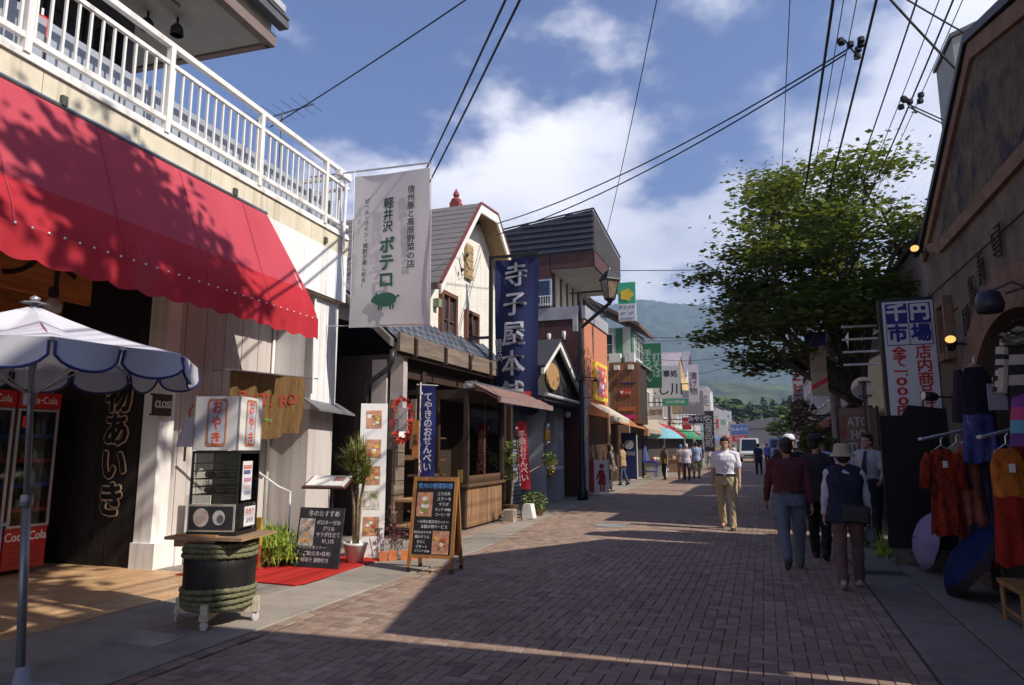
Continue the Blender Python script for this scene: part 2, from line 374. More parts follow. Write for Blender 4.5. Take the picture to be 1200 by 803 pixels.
# grass tufts by the wall
def tuft(name,label,cat,c,n,h,spread,mat,rad=.5,seed=1,width=.012,parent=None,kind=None,droop=.5,up=1.0):
    r=random.Random(seed); b=MB()
    for i in range(n):
        a=r.uniform(0,2*PI); el_=r.uniform(.25,1.5)*up; L_=h*r.uniform(.6,1.1); x0=c[0]+r.gauss(0,rad*.22); y0=c[1]+r.gauss(0,rad*.22)
        d=Vector((math.cos(a)*math.cos(el_),math.sin(a)*math.cos(el_),math.sin(el_))); side=Vector((-math.sin(a),math.cos(a),0))*width
        P=[];p=Vector((x0,y0,c[2])); 
        for k in range(5):
            w=side*(1-k/4.3); P+= [tuple(p-w),tuple(p+w)]
            p=p+d*(L_/4); d=(d+Vector((0,0,-droop*.28*(k+1)))).normalized()
            if p.z<c[2]-.0: p.z=max(p.z,.02)
        b.add(P,[(2*k,2*k+1,2*k+3,2*k+2) for k in range(4)])
    return b
# ------------------------------------------------------------------ materials shared by buildings
white=M('white_paint',(.78,.77,.74),.5,.06,2,wear=((.50,.46,.40),5,.68),streak=.5)
offw=M('cream_paint',(.66,.60,.46),.7,.08,2,wear=((.42,.36,.26),3,.64),streak=.6)
greyw=M('grey_paint',(.42,.42,.44),.6,.08,2)
sidm=M('siding_mauve',(.52,.475,.45),.75,.10,2,stretch=(1,1,.3),objrand=.05,wear=((.33,.29,.27),4,.64),streak=.4)
sidw=M('siding_white',(.78,.78,.78),.6,.05,2,objrand=.03,streak=.35)
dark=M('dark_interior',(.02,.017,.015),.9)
black=M('black_iron',(.018,.018,.02),.45,.2,8)
chrome=M('steel',(.55,.55,.56),.3,.08,5,metal=.9)
wd=wood('brown_timber',(.13,.075,.045)); wdy=wood('brown_timber_y',(.13,.085,.06),ax='y'); wdd=wood('dark_timber',(.045,.028,.02)); wdl=wood('light_timber',(.42,.25,.12)); wdo=wood('orange_timber',(.50,.20,.05),ax='y')
wdg=wood('weathered_timber',(.20,.155,.12),ax='y',objrand=.12)
gl=glass('window_glass',(.05,.065,.09)); gld=glass('dark_glass',(.012,.014,.018))
def window(parent,plane,a0,a1,z0,z1,pos,fm,pm,mull=1,bar=True,ft=.06,out=1,depth=.07,name='window'):
    """plane 'x': wall normal +/-x at x=pos, a along y.  plane 'y': wall facing -y at y=pos, a along x."""
    def bx(B,a,a_,z,z_,d0,d1):
        if plane=='x':
            l=sorted((pos+out*d0,pos+out*d1)); B.box(l[0],l[1],a,a_,z,z_)
        else:
            l=sorted((pos-out*d0,pos-out*d1)); B.box(a,a_,l[0],l[1],z,z_)
    f=MB(); bx(f,a0,a0+ft,z0,z1,.002,depth); bx(f,a1-ft,a1,z0,z1,.002,depth); bx(f,a0+ft,a1-ft,z1-ft,z1,.002,depth); bx(f,a0+ft,a1-ft,z0,z0+ft,.002,depth+.03)
    w=a1-a0
    for k in range(mull):
        c=a0+w*(k+1)/(mull+1); bx(f,c-ft*.35,c+ft*.35,z0+ft,z1-ft,.003,depth*.7)
    if bar: bx(f,a0+ft,a1-ft,(z0+z1)/2-.012,(z0+z1)/2+.012,.003,depth*.55)
    fo=f.build(name,fm,parent); p=MB(); bx(p,a0+ft,a1-ft,z0+ft,z1-ft,.004,.012); p.build('pane',pm,fo); return fo
# ================================================================== LEFT 1: balcony building (built at the origin, x outwards, y along the street)
B1=thing('balcony_building','white and cream shop with railed balcony over the red awning, first on the left','building')
MB().box(-5,-2.62,-7,5.9,0,5.0).box(-2.62,-.9,2.74,5.9,0,3.6).build('wall',wd,B1)
k=0; y=2.96
while y<5.1:
    w=.2; MB().slab(0,1,0,1,0,1) if False else None
    o=MB().box(-.9,-.865+.006*(k%2),y+.004,y+w-.004,.02,4.04).build('siding_board',sidm,B1); y+=w; k+=1
for i in range(4):
    MB().box(-.9,-.12,5.18+i*.19+.004,5.18+(i+1)*.19-.004,2.15,4.04).build('siding_board',sidw,B1)
MB().box(-.9,-.14,5.18,5.92,0,2.149).build('corner_wall',sidm,B1)
MB().add([(-.2,5.0,2.36),(.16,5.0,2.14),(.16,6.15,2.10),(-.2,6.15,2.30),(-.2,5.0,2.33),(.16,5.0,2.11),(.16,6.15,2.07),(-.2,6.15,2.27)],[(0,1,2,3),(4,7,6,5),(0,4,5,1),(1,5,6,2),(2,6,7,3),(3,7,4,0)]).build('lean_to_roof',M('lead',(.16,.16,.17),.5),B1)
MB().tube([(-.83,5.12,.02),(-.83,5.12,4.0)],.025).tube([(-.10,5.16,2.4),(-.10,5.16,4.0)],.016).build('drainpipe',white,B1,smooth=True)
MB().box(-1.035,-.76,2.70,2.95,0.0,4.0).build('pillar',white,B1)
MB().box(-1.04,-.66,2.66,2.99,0,.33).box(-.9,-.62,2.99,3.4,0,.32).build('plinth',white,B1)
MB().box(-2.62,-1.06,2.722,2.76,.0,3.9).build('black_panel_wall',M('tarred_board',(.018,.014,.012),.7,.4,3,bump=.3,bscale=8,stretch=(8,8,.6)),B1)
P1=[o for o in B1.children if o.name.startswith('black_panel')][0]
for k in range(7): MB().box(-2.6+k*.22,-2.6+k*.22+.21,2.710-.003*(k%2),2.7215,.02,3.25).build('board',MATS['tarred_board'],P1)
tx=M('carved_outline',(.62,.42,.26),.6,.1); tk=M('carved_black',(.012,.01,.01),.5)
for i,ch in enumerate('物あいき'):
    z=2.19-i*.452
    text(ch,.46,faceY(-1.44,2.69,z),tx,P1,depth=.004,bold=.034,sx=.95); text(ch,.46,faceY(-1.44,2.680,z),tk,P1,depth=.004,bold=.016,sx=.95)
text('鳥',.52,faceY(-1.44,2.69,2.68),tx,P1,depth=.004,bold=.028); text('鳥',.52,faceY(-1.44,2.684,2.68),tk,P1,depth=.004,bold=.006)
MB().box(-2.66,-2.6,2.55,2.70,0,3.2).build('door_jamb',wdl,B1)
MB().box(-2.62,-.02,-7,2.74,3.9,3.95).box(-.9,-.02,2.74,5.92,4.04,4.06).build('ceiling',M('ceiling_cream',(.45,.38,.28),.8),B1)
MB().box(-2.62,-2.58,-7,2.7,2.45,3.9).build('upper_panel',wdo,B1)
# fascia, balcony slab
MB().box(-5,-.015,-7,5.93,4.96,5.18).build('balcony_slab',offw,B1)
for i in range(11):
    MB().box(-.014,.0,-7+i*1.18+.004,-7+(i+1)*1.18-.004,4.90,5.20).build('fascia_panel',offw,B1)
MB().box(-.014,.03,-7,5.95,5.205,5.25).box(-.014,.015,-7,5.95,5.26,5.30).box(-5,-.02,-7,5.94,5.2,5.29).build('edge_trim',white,B1)
for i in range(4): MB().box(-.08,.006,3.3+i*.662+.003,3.3+(i+1)*.662-.003,4.06,4.897).build('white_panel',sidw,B1)
MB().box(-.9,-.081,3.3,5.948,4.061,4.96).build('box_beam',sidw,B1)
for y in (.3,2.9,5.2): MB().cbox((.02,y,4.99),(.05,.06,.10)).build('awning_bracket',M('green_bronze',(.07,.09,.07),.6),B1)
# upper storey
MB().box(-6,-2.4,-7,3.3,5.29,8.18).build('upper_wall',M('upper_wall',(.10,.10,.11),.7),B1)
for i in range(7): window(B1,'x',-6.6+i*1.4,-5.3+i*1.4,5.35,8.0,-2.4,black,gld,mull=1,bar=False)
fr=M('frosted_panel',(.34,.37,.43),.35,.06)
for i in range(12): MB().box(-.36,-.345,-5.3+i*.94+.01,-4.37+i*.94-.01,5.32,5.96).build('frosted_panel',fr,B1)
MB().box(-6,-.75,-7,4.3,8.2,8.32).build('soffit',M('soffit_grey',(.34,.33,.31),.8,.06),B1)
MB().box(-6,-.70,4.3,4.42,8.16,8.36).box(-.75,-.60,-7,4.42,8.16,8.36).build('soffit_edge',M('soffit_brown',(.20,.15,.14),.7),B1)
MB().box(-6,-.66,-7,4.36,8.37,8.82).build('roof_fascia',offw,B1)
MB().box(-.60,-.42,-7,4.50,8.50,8.62).tube([(-.48,-7,8.72),(-.48,4.55,8.72)],.035).build('gutter',M('gutter_dark',(.10,.10,.11),.5),B1)
MB().box(-6,-.5,-7,4.5,8.83,8.95).build('roof',greyw,B1)
MB().box(-1.55,-1.35,-1,3.1,8.15,8.198).build('soffit_vent',M('vent',(.25,.22,.2),.8),B1)
B1.location=(-6.45,4.2,0); B1.rotation_euler=(0,0,R(3.8))
def L1(x,y,z=0): return rootmat(B1)@Vector((x,y,z))
for k,(x,y,lab) in enumerate([(-1.95,3.1,'black spotlight under the roof soffit, farther from the roof edge'),(-1.62,3.35,'black spotlight under the roof soffit, the one nearer the roof corner')]):
    t=thing('spotlight',lab,'spotlight',group='spotlights under the upper roof')
    MB().lathe([(.02,0),(.02,-.12),(.0,-.12)],n=8).build('stem',black,t); MB().lathe([(.05,-.12),(.09,-.18),(.10,-.30),(.085,-.30)],n=16).build('housing',black,t,smooth=True)
    MB().lathe([(0,-.297),(.084,-.299),(.084,-.30),(0,-.30)],n=14).build('lens',glass('lens',(.15,.14,.13)),t)
    t.location=L1(x,y,8.2)
# handwritten shop board below the awning
t=thing('shop_board','orange wooden board with black lettering hung below the red awning','sign')
MB().box(-.03,.03,-1.5,2.05,3.22,3.84).build('board',wdo,t)
text('手作りサンド',.52,faceX(.032,.35,3.52),tk,t,depth=.004,bold=.006,space=1.02)
t.location=L1(-1.0,-.35); t.rotation_euler=(0,0,R(3.8))
# ---- railing
RL=thing('balcony_railing','white metal balcony railing with thin balusters above the red awning','railing')
MB().box(-.03,.04,-6,5.93,6.36,6.43).build('handrail',white,RL); MB().box(-.02,.03,-6,5.9,6.13,6.18).build('upper_rail',white,RL); MB().box(-.025,.035,-6,5.9,5.40,5.46).build('lower_rail',white,RL)
posts=[-1.55+1.86*i for i in range(-2,5)]
for i in range(-2,5):
    y=-.13+1.76*i
    if y>5.8: continue
    MB().box(-.03,.045,y-.035,y+.035,5.27,6.40).build('post',white,RL)
mesh_b=None
y=-3.577
while y<5.86:
    if abs(((y+.13+.88)%1.76)-.88)>.06:
        if mesh_b is None:
            mesh_b=MB().box(-.012,.014,-.012,.012,5.46,6.13).mesh('baluster'); mesh_b.materials.append(white)
        o=bpy.data.objects.new('baluster',mesh_b); C.objects.link(o); o.parent=RL; o.location=(0,y,0)
    y+=.1467
MB().box(-1.2,-.02,5.85,5.92,6.36,6.42).box(-1.2,-.02,5.86,5.9,6.13,6.18).box(-1.2,-.02,5.86,5.9,5.42,5.46).build('return_rail',white,RL)
for i in range(7): MB().box(-.18-i*.15,-.155-i*.15,5.868,5.892,5.46,6.13).build('baluster',white,RL)
MB().tube([(.03,5.75,5.0),(.05,5.75,6.2),(.03,5.55,6.34)],.03).box(.0,.1,5.45,5.85,6.26,6.36).build('wrapped_pipe',M('plastic_wrap',(.75,.75,.76),.4),RL)
RL.location=B1.location; RL.rotation_euler=B1.rotation_euler
# ---- red awning
AW=thing('red_awning','large faded red fabric awning with scalloped valance under the white balcony','awning')
redc=cloth('awning_red',(.50,.035,.05),.10,1.2,.12,trans=.18,bscale=3,wear=((.46,.06,.08),1.2,.55)); redt=cloth('awning_red_top',(.50,.075,.105),.08,1.2,.10,trans=.12,bscale=3)
prof=[(.02,4.90),(.41,3.86),(.54,3.60),(.58,3.42)]
Y0,Y1=-6.0,3.62
def awn(u,v,pr):
    n=len(pr)-1; t_=v*n; i=min(int(t_),n-1); f=t_-i
    x=pr[i][0]*(1-f)+pr[i+1][0]*f; z=pr[i][1]*(1-f)+pr[i+1][1]*f
    y=Y0+(Y1+ (0.50)*v -Y0)*u; sag=.015*math.sin(u*PI*9)**2*v
    return (x-sag*.5,y,z-sag)
MB().grid(lambda u,v:awn(u,v,prof[:2]),60,6).build('upper_canopy',redt,AW,smooth=True)
Y1a=Y1; 
def lowf(u,v):
    p=[(.41,3.86),(.53,3.60),(.58,3.42)]; x,y,z=awn(u,v,p); yend=Y1+.50; return (x,Y0+(yend+.06*v-Y0)*u,z)
MB().grid(lowf,60,6).build('lower_canopy',redc,AW,smooth=True)
def val(u,v):
    y=Y0+(Y1+.56-Y0)*u; sc=abs(math.sin((y+6)*PI/.36)); return (.585+.010*math.sin(y*17)*v+.012*math.sin(y*5.3)*v,y+.01*math.sin(y*8),3.42-(.275+.038*sc+.012*math.sin(y*2.1))*v)
MB().grid(val,330,3).build('valance',redc,AW,smooth=True)
for k in range(66):
    y=Y0+.1+k*.155
    if y<Y1+.5: MB().ball((.592,y,3.415),.012,6).build('eyelet',white,AW)
for k in range(8):
    yy=-5.2+1.18*k; u_=(yy-Y0)/(Y1-Y0)
    sp=[(prof[0][0]+(prof[1][0]-prof[0][0])*v/4,yy,prof[0][1]+(prof[1][1]-prof[0][1])*v/4) for v in range(5)]+[(.535,yy,3.60),(.583,yy,3.42)]
    MB().tube([(p[0]+.004,p[1],p[2]+.004) for p in sp],.006,4).build('seam',redt,AW)
MB().tube([(.53,Y0,3.45),(.53,Y1+.5,3.45)],.02).tube([(.0,Y1+.02,4.88),(.56,Y1+.5,3.44)],.015).tube([(0,Y0,4.93),(0,Y1,4.93)],.03).build('frame',chrome,AW)
AW.location=B1.location; AW.rotation_euler=B1.rotation_euler
# ================================================================== LEFT 2: tile roofed timber shop
SH=thing('timber_shop','dark timber shop with grey-blue tiled roof over its open front','shop',(-6.2,12.5,0))
MB().box(-10,-7.6,10.75,17,0,4.0).box(-7.6,-6.25,10.75,10.9,0,3.2).build('wall',wdd,SH)
MB().box(-6.24,-5.98,10.74,10.89,1.9,3.2).build('plaster_panel',M('plaster_mauve',(.42,.37,.36),.9),SH)
MB().box(-6.60,-6.3,10.70,10.748,1.5,3.1).build('plaster_panel',MATS['plaster_mauve'],SH)
# roof tiles
tilem=M('roof_tile',(.075,.085,.115),.32,.25,5,objrand=.35,spec=.7)
ex,ez,wx,wz=-5.95,3.42,-7.15,4.50; sl=math.hypot(wx-ex,wz-ez); ang=math.atan2(wz-ez,ex-wx)
tb=MB(); n=8; vs=[]; 
for j,(d,zz) in enumerate([(0,.0),(.0,.035),(.27,.028)]):
    for i in range(n+1):
        u=i/n*.27; h=.028*math.sin(u/.27*2*PI); vs.append((-d if j else 0,u,zz+h if j else h))
fs=[(j*(n+1)+i,j*(n+1)+i+1,(j+1)*(n+1)+i+1,(j+1)*(n+1)+i) for j in range(2) for i in range(n)]
tb.add(vs,fs); tmesh=tb.mesh('roof_tile'); tmesh.materials.append(tilem); tmesh.polygons.foreach_set('use_smooth',[True]*len(tmesh.polygons))
deck=MB().add([(ex,10.24,ez-.05),(wx,10.24,wz-.05),(wx,16.38,wz-.05),(ex,16.38,ez-.05),(ex,10.24,ez-.10),(wx,10.24,wz-.10),(wx,16.38,wz-.10),(ex,16.38,ez-.10)],[(0,3,2,1),(4,5,6,7),(0,1,5,4),(1,2,6,5),(2,3,7,6),(3,0,4,7)]).build('roof',wdd,SH)
rows=int(sl/.25)+1
for r_ in range(rows):
    for c_ in range(22):
        o=bpy.data.objects.new('roof_tile',tmesh); C.objects.link(o); o.parent=deck
        d=r_*.25; p=Vector((ex+.04-d*math.cos(ang),10.30+c_*.275,ez-.03+d*math.sin(ang))); o.location=rootmat(SH).inverted()@p; o.rotation_euler=(0,ang,0)
MB().add([(ex+.02,10.16,ez-.02),(wx,10.16,wz),(wx,10.29,wz),(ex+.02,10.29,ez-.02),(ex+.02,10.16,ez-.16),(wx,10.16,wz-.14),(wx,10.29,wz-.14),(ex+.02,10.29,ez-.16)],[(0,3,2,1),(4,5,6,7),(0,1,5,4),(1,2,6,5),(2,3,7,6),(3,0,4,7)]).build('barge_board',M('barge_grey',(.13,.12,.12),.7),SH)
# eaves board with dark slots
for a,b_ in [(10.35,10.85),(10.93,12.1),(12.18,13.3),(13.38,14.5),(14.58,15.1),(15.18,15.75),(15.83,16.36)]:
    MB().box(-5.90,-5.84,a,b_,3.19,3.52).build('eaves_board',wdg,SH)
for a in (10.89,12.14,13.34,14.54,15.14,15.79): MB().box(-5.92,-5.79,a-.035,a+.035,3.14,3.47).build('rafter_end',wdd,SH)
MB().box(-5.96,-5.905,10.3,16.37,3.12,3.33).build('gutter_board',wdd,SH)
MB().tube([(-5.93,10.25,3.2),(-5.93,10.24,2.98),(-6.05,10.3,2.87),(-6.62,10.6,2.66),(-6.68,10.66,2.5),(-6.68,10.66,.1)],.045,10).build('downpipe',M('pipe_black',(.03,.03,.035),.35),SH,smooth=True)
for (x,y) in [(-6.2,10.82),(-5.98,13.9),(-6.15,16.2),(-6.15,11.75)]: MB().box(x-.07,x+.07,y-.07,y+.07,.01,3.0).build('post',wdd,SH)
MB().box(-6.28,-6.13,10.8,16.3,2.80,2.98).box(-6.9,-5.86,11.4,11.5,2.5,2.6).build('beam',wdd,SH)
MB().box(-7.6,-6.0,10.9,16.3,3.16,3.18).build('ceiling',wdd,SH)
MB().box(-7.6,-5.95,16.24,16.38,0,3.3).build('end_wall',wdd,SH)
MB().box(-7.58,-7.5,11,15.3,.1,2.6).build('back_shelf_panel',wd,SH)
text('thiro',.3,faceX(-7.45,12.0,2.12),M('faded_script',(.38,.22,.10),.6),SH,depth=.003)
for z in (.75,1.25,1.75):
    MB().box(-7.5,-7.1,11.1,14.9,z-.03,z).build('shelf',wd,SH)
# weathered side planks
for i in range(6): MB().box(-5.98,-5.93,10.42,10.76,.25+i*.24,.25+i*.24+.225).build('plank',wdg,SH)
MB().box(-5.97,-5.92,10.44,10.76,1.7,2.05).build('white_board',white,SH)
for (y0,y1,x0,x1,z0,z1) in [(11.0,11.55,-5.95,-5.45,.62,.66),(11.0,11.55,-5.95,-5.45,.2,.23)]:
    MB().box(x0,x1,y0-.55,y1,z0,z1).build('bench_board',wdl,SH)
# goods on the front shelf
pk=random.Random(11)
goods=[('jar',(.45,.14,.05)),('box',(.55,.35,.10)),('jar',(.35,.10,.06)),('bag',(.75,.72,.68)),('bag',(.70,.68,.66)),('box',(.5,.2,.08))]
for i,(k,c) in enumerate(goods):
    y=11.02+(i%3)*.17; z=1.06 if i<3 else .68
    lab=['orange glass jar on the upper counter of the timber shop, nearest the street sign','small tan box between two orange jars on the timber shop counter','red-brown jar beside the tan box on the timber shop counter','white plastic bag of rice cakes on the low shelf of the timber shop, left one','pale wrapped bag next to another on the timber shop low shelf, middle one','rust coloured packet at the right end of the timber shop low shelf'][i]
    t=thing(k if k!='box' else 'goods_box',lab,k,(-5.72,y,z)); mm=M('goods%d'%i,c,.35,.2,20)
    if k=='jar':
        MB().lathe([(.055,0),(.065,.03),(.065,.15),(.04,.19),(.04,.2)],(-5.72,y,z),14).build('body',mm,t,smooth=True); MB().lathe([(.045,.2),(.045,.23),(0,.235)],(-5.72,y,z),14).build('lid',M('lid_gold',(.5,.32,.1),.4),t)
    elif k=='box':
        MB().cbox((-5.72,y,z+.07),(.14,.14,.14)).build('body',mm,t); MB().cbox((-5.72,y,z+.15),(.15,.15,.02)).build('lid',wdl,t)
    else:
        MB().ball((-5.72,y,z+.08),(.09,.08,.085),12).build('body',mm,t,smooth=True); MB().lathe([(.02,0),(.035,.04),(.0,.05)],(-5.72,y,z+.15),8).build('knot',mm,t)
MB().box(-5.95,-5.5,10.92,11.6,1.02,1.055).build('counter',wd,SH)
# kiosk
K=thing('rice_cracker_kiosk','projecting wooden kiosk with vertical planks and counter window in front of the timber shop','kiosk',(-5.3,12.8,0))
km=wood('kiosk_plank',(.30,.17,.09),objrand=.18)
for i in range(9): MB().box(-5.26,-5.225,11.9+i*.2+.004,11.9+(i+1)*.2-.004,.06,.80).build('plank',km,K)
for i in range(3): MB().box(-5.85+i*.2+.004,-5.85+(i+1)*.2-.004,11.86,11.895,.06,.80).build('plank',wdd,K)
MB().box(-5.85,-5.16,11.82,13.75,.80,.85).build('counter',wd,K)
MB().box(-5.87,-5.26,11.9,13.7,.02,.06).build('sole',wdd,K)
for x,y in ((-5.24,11.88),(-5.24,13.72),(-5.85,11.88),(-5.85,13.72)): MB().box(x-.045,x+.045,y-.045,y+.045,.85,2.6).build('post',wdd,K)
MB().box(-5.9,-5.2,11.84,13.78,2.45,2.62).build('lintel',wdd,K)
MB().box(-5.255,-5.245,11.94,13.66,.86,1.0).box(-5.257,-5.243,12.78,12.82,.86,2.44).build('window_bar',wd,K)
MB().box(-5.252,-5.248,11.94,13.66,1.0,2.44).build('glass',clear('clear_glass',(.8,.82,.8)),K)
for i in range(4): MB().cbox((-5.45,12.25+i*.33,.98),(.16,.24,.24)).build('biscuit_tin',M('tin%d'%i,[(.55,.40,.12),(.6,.5,.3),(.35,.1,.05),(.6,.45,.15)][i],.4,.2,10),K)
t=thing('kiosk_banner','small faded red cloth banner hanging inside the kiosk window','banner',(-5.3,12.9,2.3))
MB().grid(lambda u,v:(-5.33+.01*math.sin(u*9),12.8+u*.28,2.36-v*.85),6,6).build('cloth',cloth('faded_red',(.45,.10,.07)),t)
text('せんべい',.2,faceX(-5.315,12.94,1.95),M('ink_dark',(.08,.02,.02),.6),t,vertical=True,depth=.001,space=.8)
t=thing('kiosk_canopy','half rolled brown awning with steel arms over the wooden kiosk','awning',(-5.1,13,2.6))
MB().box(-5.2,-5.06,11.7,15.2,2.64,2.76).tube([(-5.13,11.55,2.66),(-5.13,11.72,2.66)],.05,10).build('cassette',chrome,t)
MB().add([(-5.06,11.8,2.72),(-5.06,15.2,2.72),(-4.55,15.2,2.46),(-4.55,11.8,2.46)],[(0,1,2,3)]).build('fabric',cloth('brown_canvas',(.25,.15,.13),trans=.1),t)
MB().box(-4.58,-4.53,11.8,15.2,2.36,2.47).tube([(-5.06,11.9,2.66),(-4.6,11.9,2.42)],.014).tube([(-5.06,15.1,2.66),(-4.6,15.1,2.42)],.014).build('front_bar',M('bar_mauve',(.28,.19,.18),.5),t)
# ================================================================== LEFT 3: white plaster house above
HO=thing('plaster_house','white plaster house with brown shingled gable roof and red finial above the tiled shop','house',(-6.7,15.5,0))
pm=M('rough_plaster',(.74,.71,.64),.9,.06,2,bump=.9,bscale=14,wear=((.55,.50,.42),3,.63),streak=.4)
MB().prism([(13.15,3.2),(13.15,5.05),(15.0,7.0),(15.9,7.3),(16.6,7.0),(17.95,5.6),(17.95,3.2)],'x',-12,-6.7).build('wall',pm,HO)
rf=M('shingle_brown',(.185,.168,.170),.85,.18,4,bump=.5,bscale=20,stretch=(.6,6,6),wear=((.11,.09,.09),2,.57)); rp=[(12.62,4.95),(14.75,7.42),(15.85,7.50),(16.7,6.75),(18.0,5.3)]
def roofpoly(pts,t): 
    up=[(y,z) for y,z in pts]; lo=[(y,z-t) for y,z in reversed(pts)]; return up+lo
b=MB(); b.prism(roofpoly(rp,.10),'x',-12.4,-6.22); ro=b.build('roof',rf,HO)
for k in range(15):   # shingle courses on the slope that faces the camera
    f0=k/15; y0=12.62+2.13*f0; z0=4.95+2.47*f0; f1=(k+1.02)/15; y1=12.62+2.13*f1; z1=4.95+2.47*f1
    MB().add([(-12.4,y0,z0+.025),(-6.21,y0,z0+.025),(-6.21,y1,z1+.004),(-12.4,y1,z1+.004),(-12.4,y0,z0+.002),(-6.21,y0,z0+.002)],[(0,1,2,3),(4,5,1,0)]).build('shingle_course',rf,ro)
wt=[(y,z) for y,z in rp]
for i in range(len(rp)-1):
    (ya,za),(yb,zb)=rp[i],rp[i+1]
    MB().prism([(ya,za-.02),(yb,zb-.02),(yb,zb-.24),(ya,za-.24)],'x',-6.219,-6.17).build('barge_board',white,HO)
    MB().prism([(ya,za+.03),(yb,zb+.03),(yb,zb-.02),(ya,za-.02)],'x',-6.219,-6.15).build('red_trim',M('trim_red',(.20,.05,.045),.6),HO)
for i in range(1,len(rp)-1):
    (ya,za),(yb,zb)=rp[i],rp[i+1]
    for k in range(3): MB().prism([(ya+.02,za-.11),(yb,zb-.11),(yb,zb-.13),(ya+.02,za-.13)],'x',-6.69+k*.155,-6.69+k*.155+.15).build('soffit_board',wood('soffit_wood',(.36,.24,.12)),HO)
MB().box(-12,-6.2,12.5,12.66,4.82,4.93).build('gutter',M('gutter_brown',(.16,.09,.08),.5),HO)
brf=wood('brown_frame',(.16,.07,.045))
window(HO,'x',13.55,14.40,3.75,5.05,-6.7,brf,gl,mull=1,ft=.09,depth=.10); window(HO,'x',14.95,15.72,3.75,4.85,-6.7,brf,gl,mull=1,ft=.08,depth=.10)
lv=MB(); lv.box(-6.69,-6.62,14.92,15.32,5.65,6.52); lo=lv.build('louvre_vent',wood('vent_wood',(.45,.33,.17)),HO)
for k in range(3):
    for j in range(4): MB().box(-6.619,-6.60,14.96+k*.12,14.96+k*.12+.09,5.70+j*.2,5.70+j*.2+.15).build('slat',MATS['vent_wood'],lo)
MB().box(-6.69,-6.6,13.1,17.9,3.2,3.74).build('skirt_boards',wdg,HO)
F=MB(); F.box(-7.40,-7.06,15.4,15.74,7.4,7.66).box(-7.36,-7.10,15.44,15.7,7.66,7.84); F.lathe([(.13,0),(.14,.07),(.09,.12),(.065,.14)],(-7.23,15.57,7.84),14); F.lathe([(.04,0),(.085,.07),(.07,.14),(.0,.27)],(-7.23,15.57,7.97),12)
F.build('finial',M('finial_red',(.26,.06,.05),.7,.2,10),HO)
MB().tube([(-6.68,13.9,6.0),(-6.55,14.2,6.15),(-6.6,14.6,5.6),(-6.5,14.8,5.8),(-6.65,14.7,6.2)],.012,5).ball((-6.6,14.6,5.75),.05,6).ball((-6.6,14.9,6.2),.05,6).build('cable_bracket',black,HO)
MB().box(-6.69,-6.56,13.28,13.44,4.60,4.78).build('wall_lamp',M('lamp_green',(.25,.30,.2),.4),HO)
# ================================================================== LEFT 4: gable porch shop
PO=thing('porch_shop','grey shop with black gabled porch, white roof edge and rolled down shutter','shop',(-6,18,0))
MB().box(-11,-6.25,16.45,20.9,0,3.0).build('wall',M('greyblue_wall',(.27,.28,.32),.8,.08),PO)
MB().prism([(16.45,3.40),(17.95,4.25),(20.7,2.85),(16.45,2.85)],'x',-10,-5.35).build('gable',M('gable_dark',(.035,.03,.03),.8),PO)
for (ya,za,yb,zb) in ((16.42,3.52,17.95,4.42),(17.95,4.42,20.8,2.92)):
    MB().prism([(ya,za),(yb,zb),(yb,zb+.07),(ya,za+.07)],'x',-10,-5.1).build('roof_slope',M('roof_black',(.04,.04,.045),.5),PO)
    MB().prism([(ya,za-.16),(yb,zb-.16),(yb,zb-.002),(ya,za-.002)],'x',-5.2,-5.12).build('barge_board',white,PO)
MB().box(-6.2,-5.12,16.42,20.8,2.70,2.78).build('canopy',M('roof_black2',(.04,.04,.045),.5),PO); MB().tube([(-5.07,16.42,2.84),(-5.07,20.8,2.80)],.05,8).build('gutter',greyw,PO)
text('山 源',.42,faceX(-5.325,17.7,3.5),M('sign_wood_text',(.04,.02,.01),.5),PO,depth=.01) if False else None
so=MB().lathe([(.0,0),(.36,0),(.38,.04),(.36,.08),(0,.08)],n=20,sy=1.5).build('oval_sign',wood('oval_wood',(.42,.24,.10)),None)
so.parent=PO; so.matrix_basis=rootmat(PO).inverted()@Matrix.Translation((-5.34,17.75,3.42))@Matrix.Rotation(PI/2,4,'Y')
sh=MB().box(-6.24,-6.2,16.5,18.1,.02,2.55).build('shutter',M('shutter_blue',(.16,.18,.22),.5),PO)
for k in range(24): MB().prism([(-6.2,.04+k*.104),(-6.17,.09+k*.104),(-6.2,.14+k*.104)],'y',16.52,18.08).build('shutter_slat',MATS['shutter_blue'],sh)
MB().box(-6.24,-5.75,18.2,18.6,.01,2.69).box(-6.24,-5.75,19.5,20.4,.01,2.69).build('pier',M('pier_grey',(.36,.38,.44),.8,.06),PO)
MB().box(-6.2,-5.5,18.61,19.49,.92,.97).build('shelf',white,PO)
t=thing('wall_lantern','yellow and chrome cylindrical lantern fixed on the grey pier of the gabled porch shop','lantern',(-5.68,18.4,1.7))
MB().lathe([(.05,0),(.09,.03),(.09,.12),(.06,.15)],(-5.66,18.4,1.55),14).lathe([(.06,0),(.09,.03),(.07,.16),(.02,.26),(.0,.27)],(-5.66,18.4,1.98),14).box(-5.74,-5.70,18.36,18.44,1.2,2.2).build('metal',chrome,t,smooth=True)
MB().lathe([(.07,0),(.085,.04),(.085,.22),(.07,.28)],(-5.66,18.4,1.70),14).build('glass',M('amber_glass',(.75,.42,.05),.3),t,smooth=True)
MB().ball((-5.5,20.0,2.5),.1,10).build('gable_lamp',white,PO)
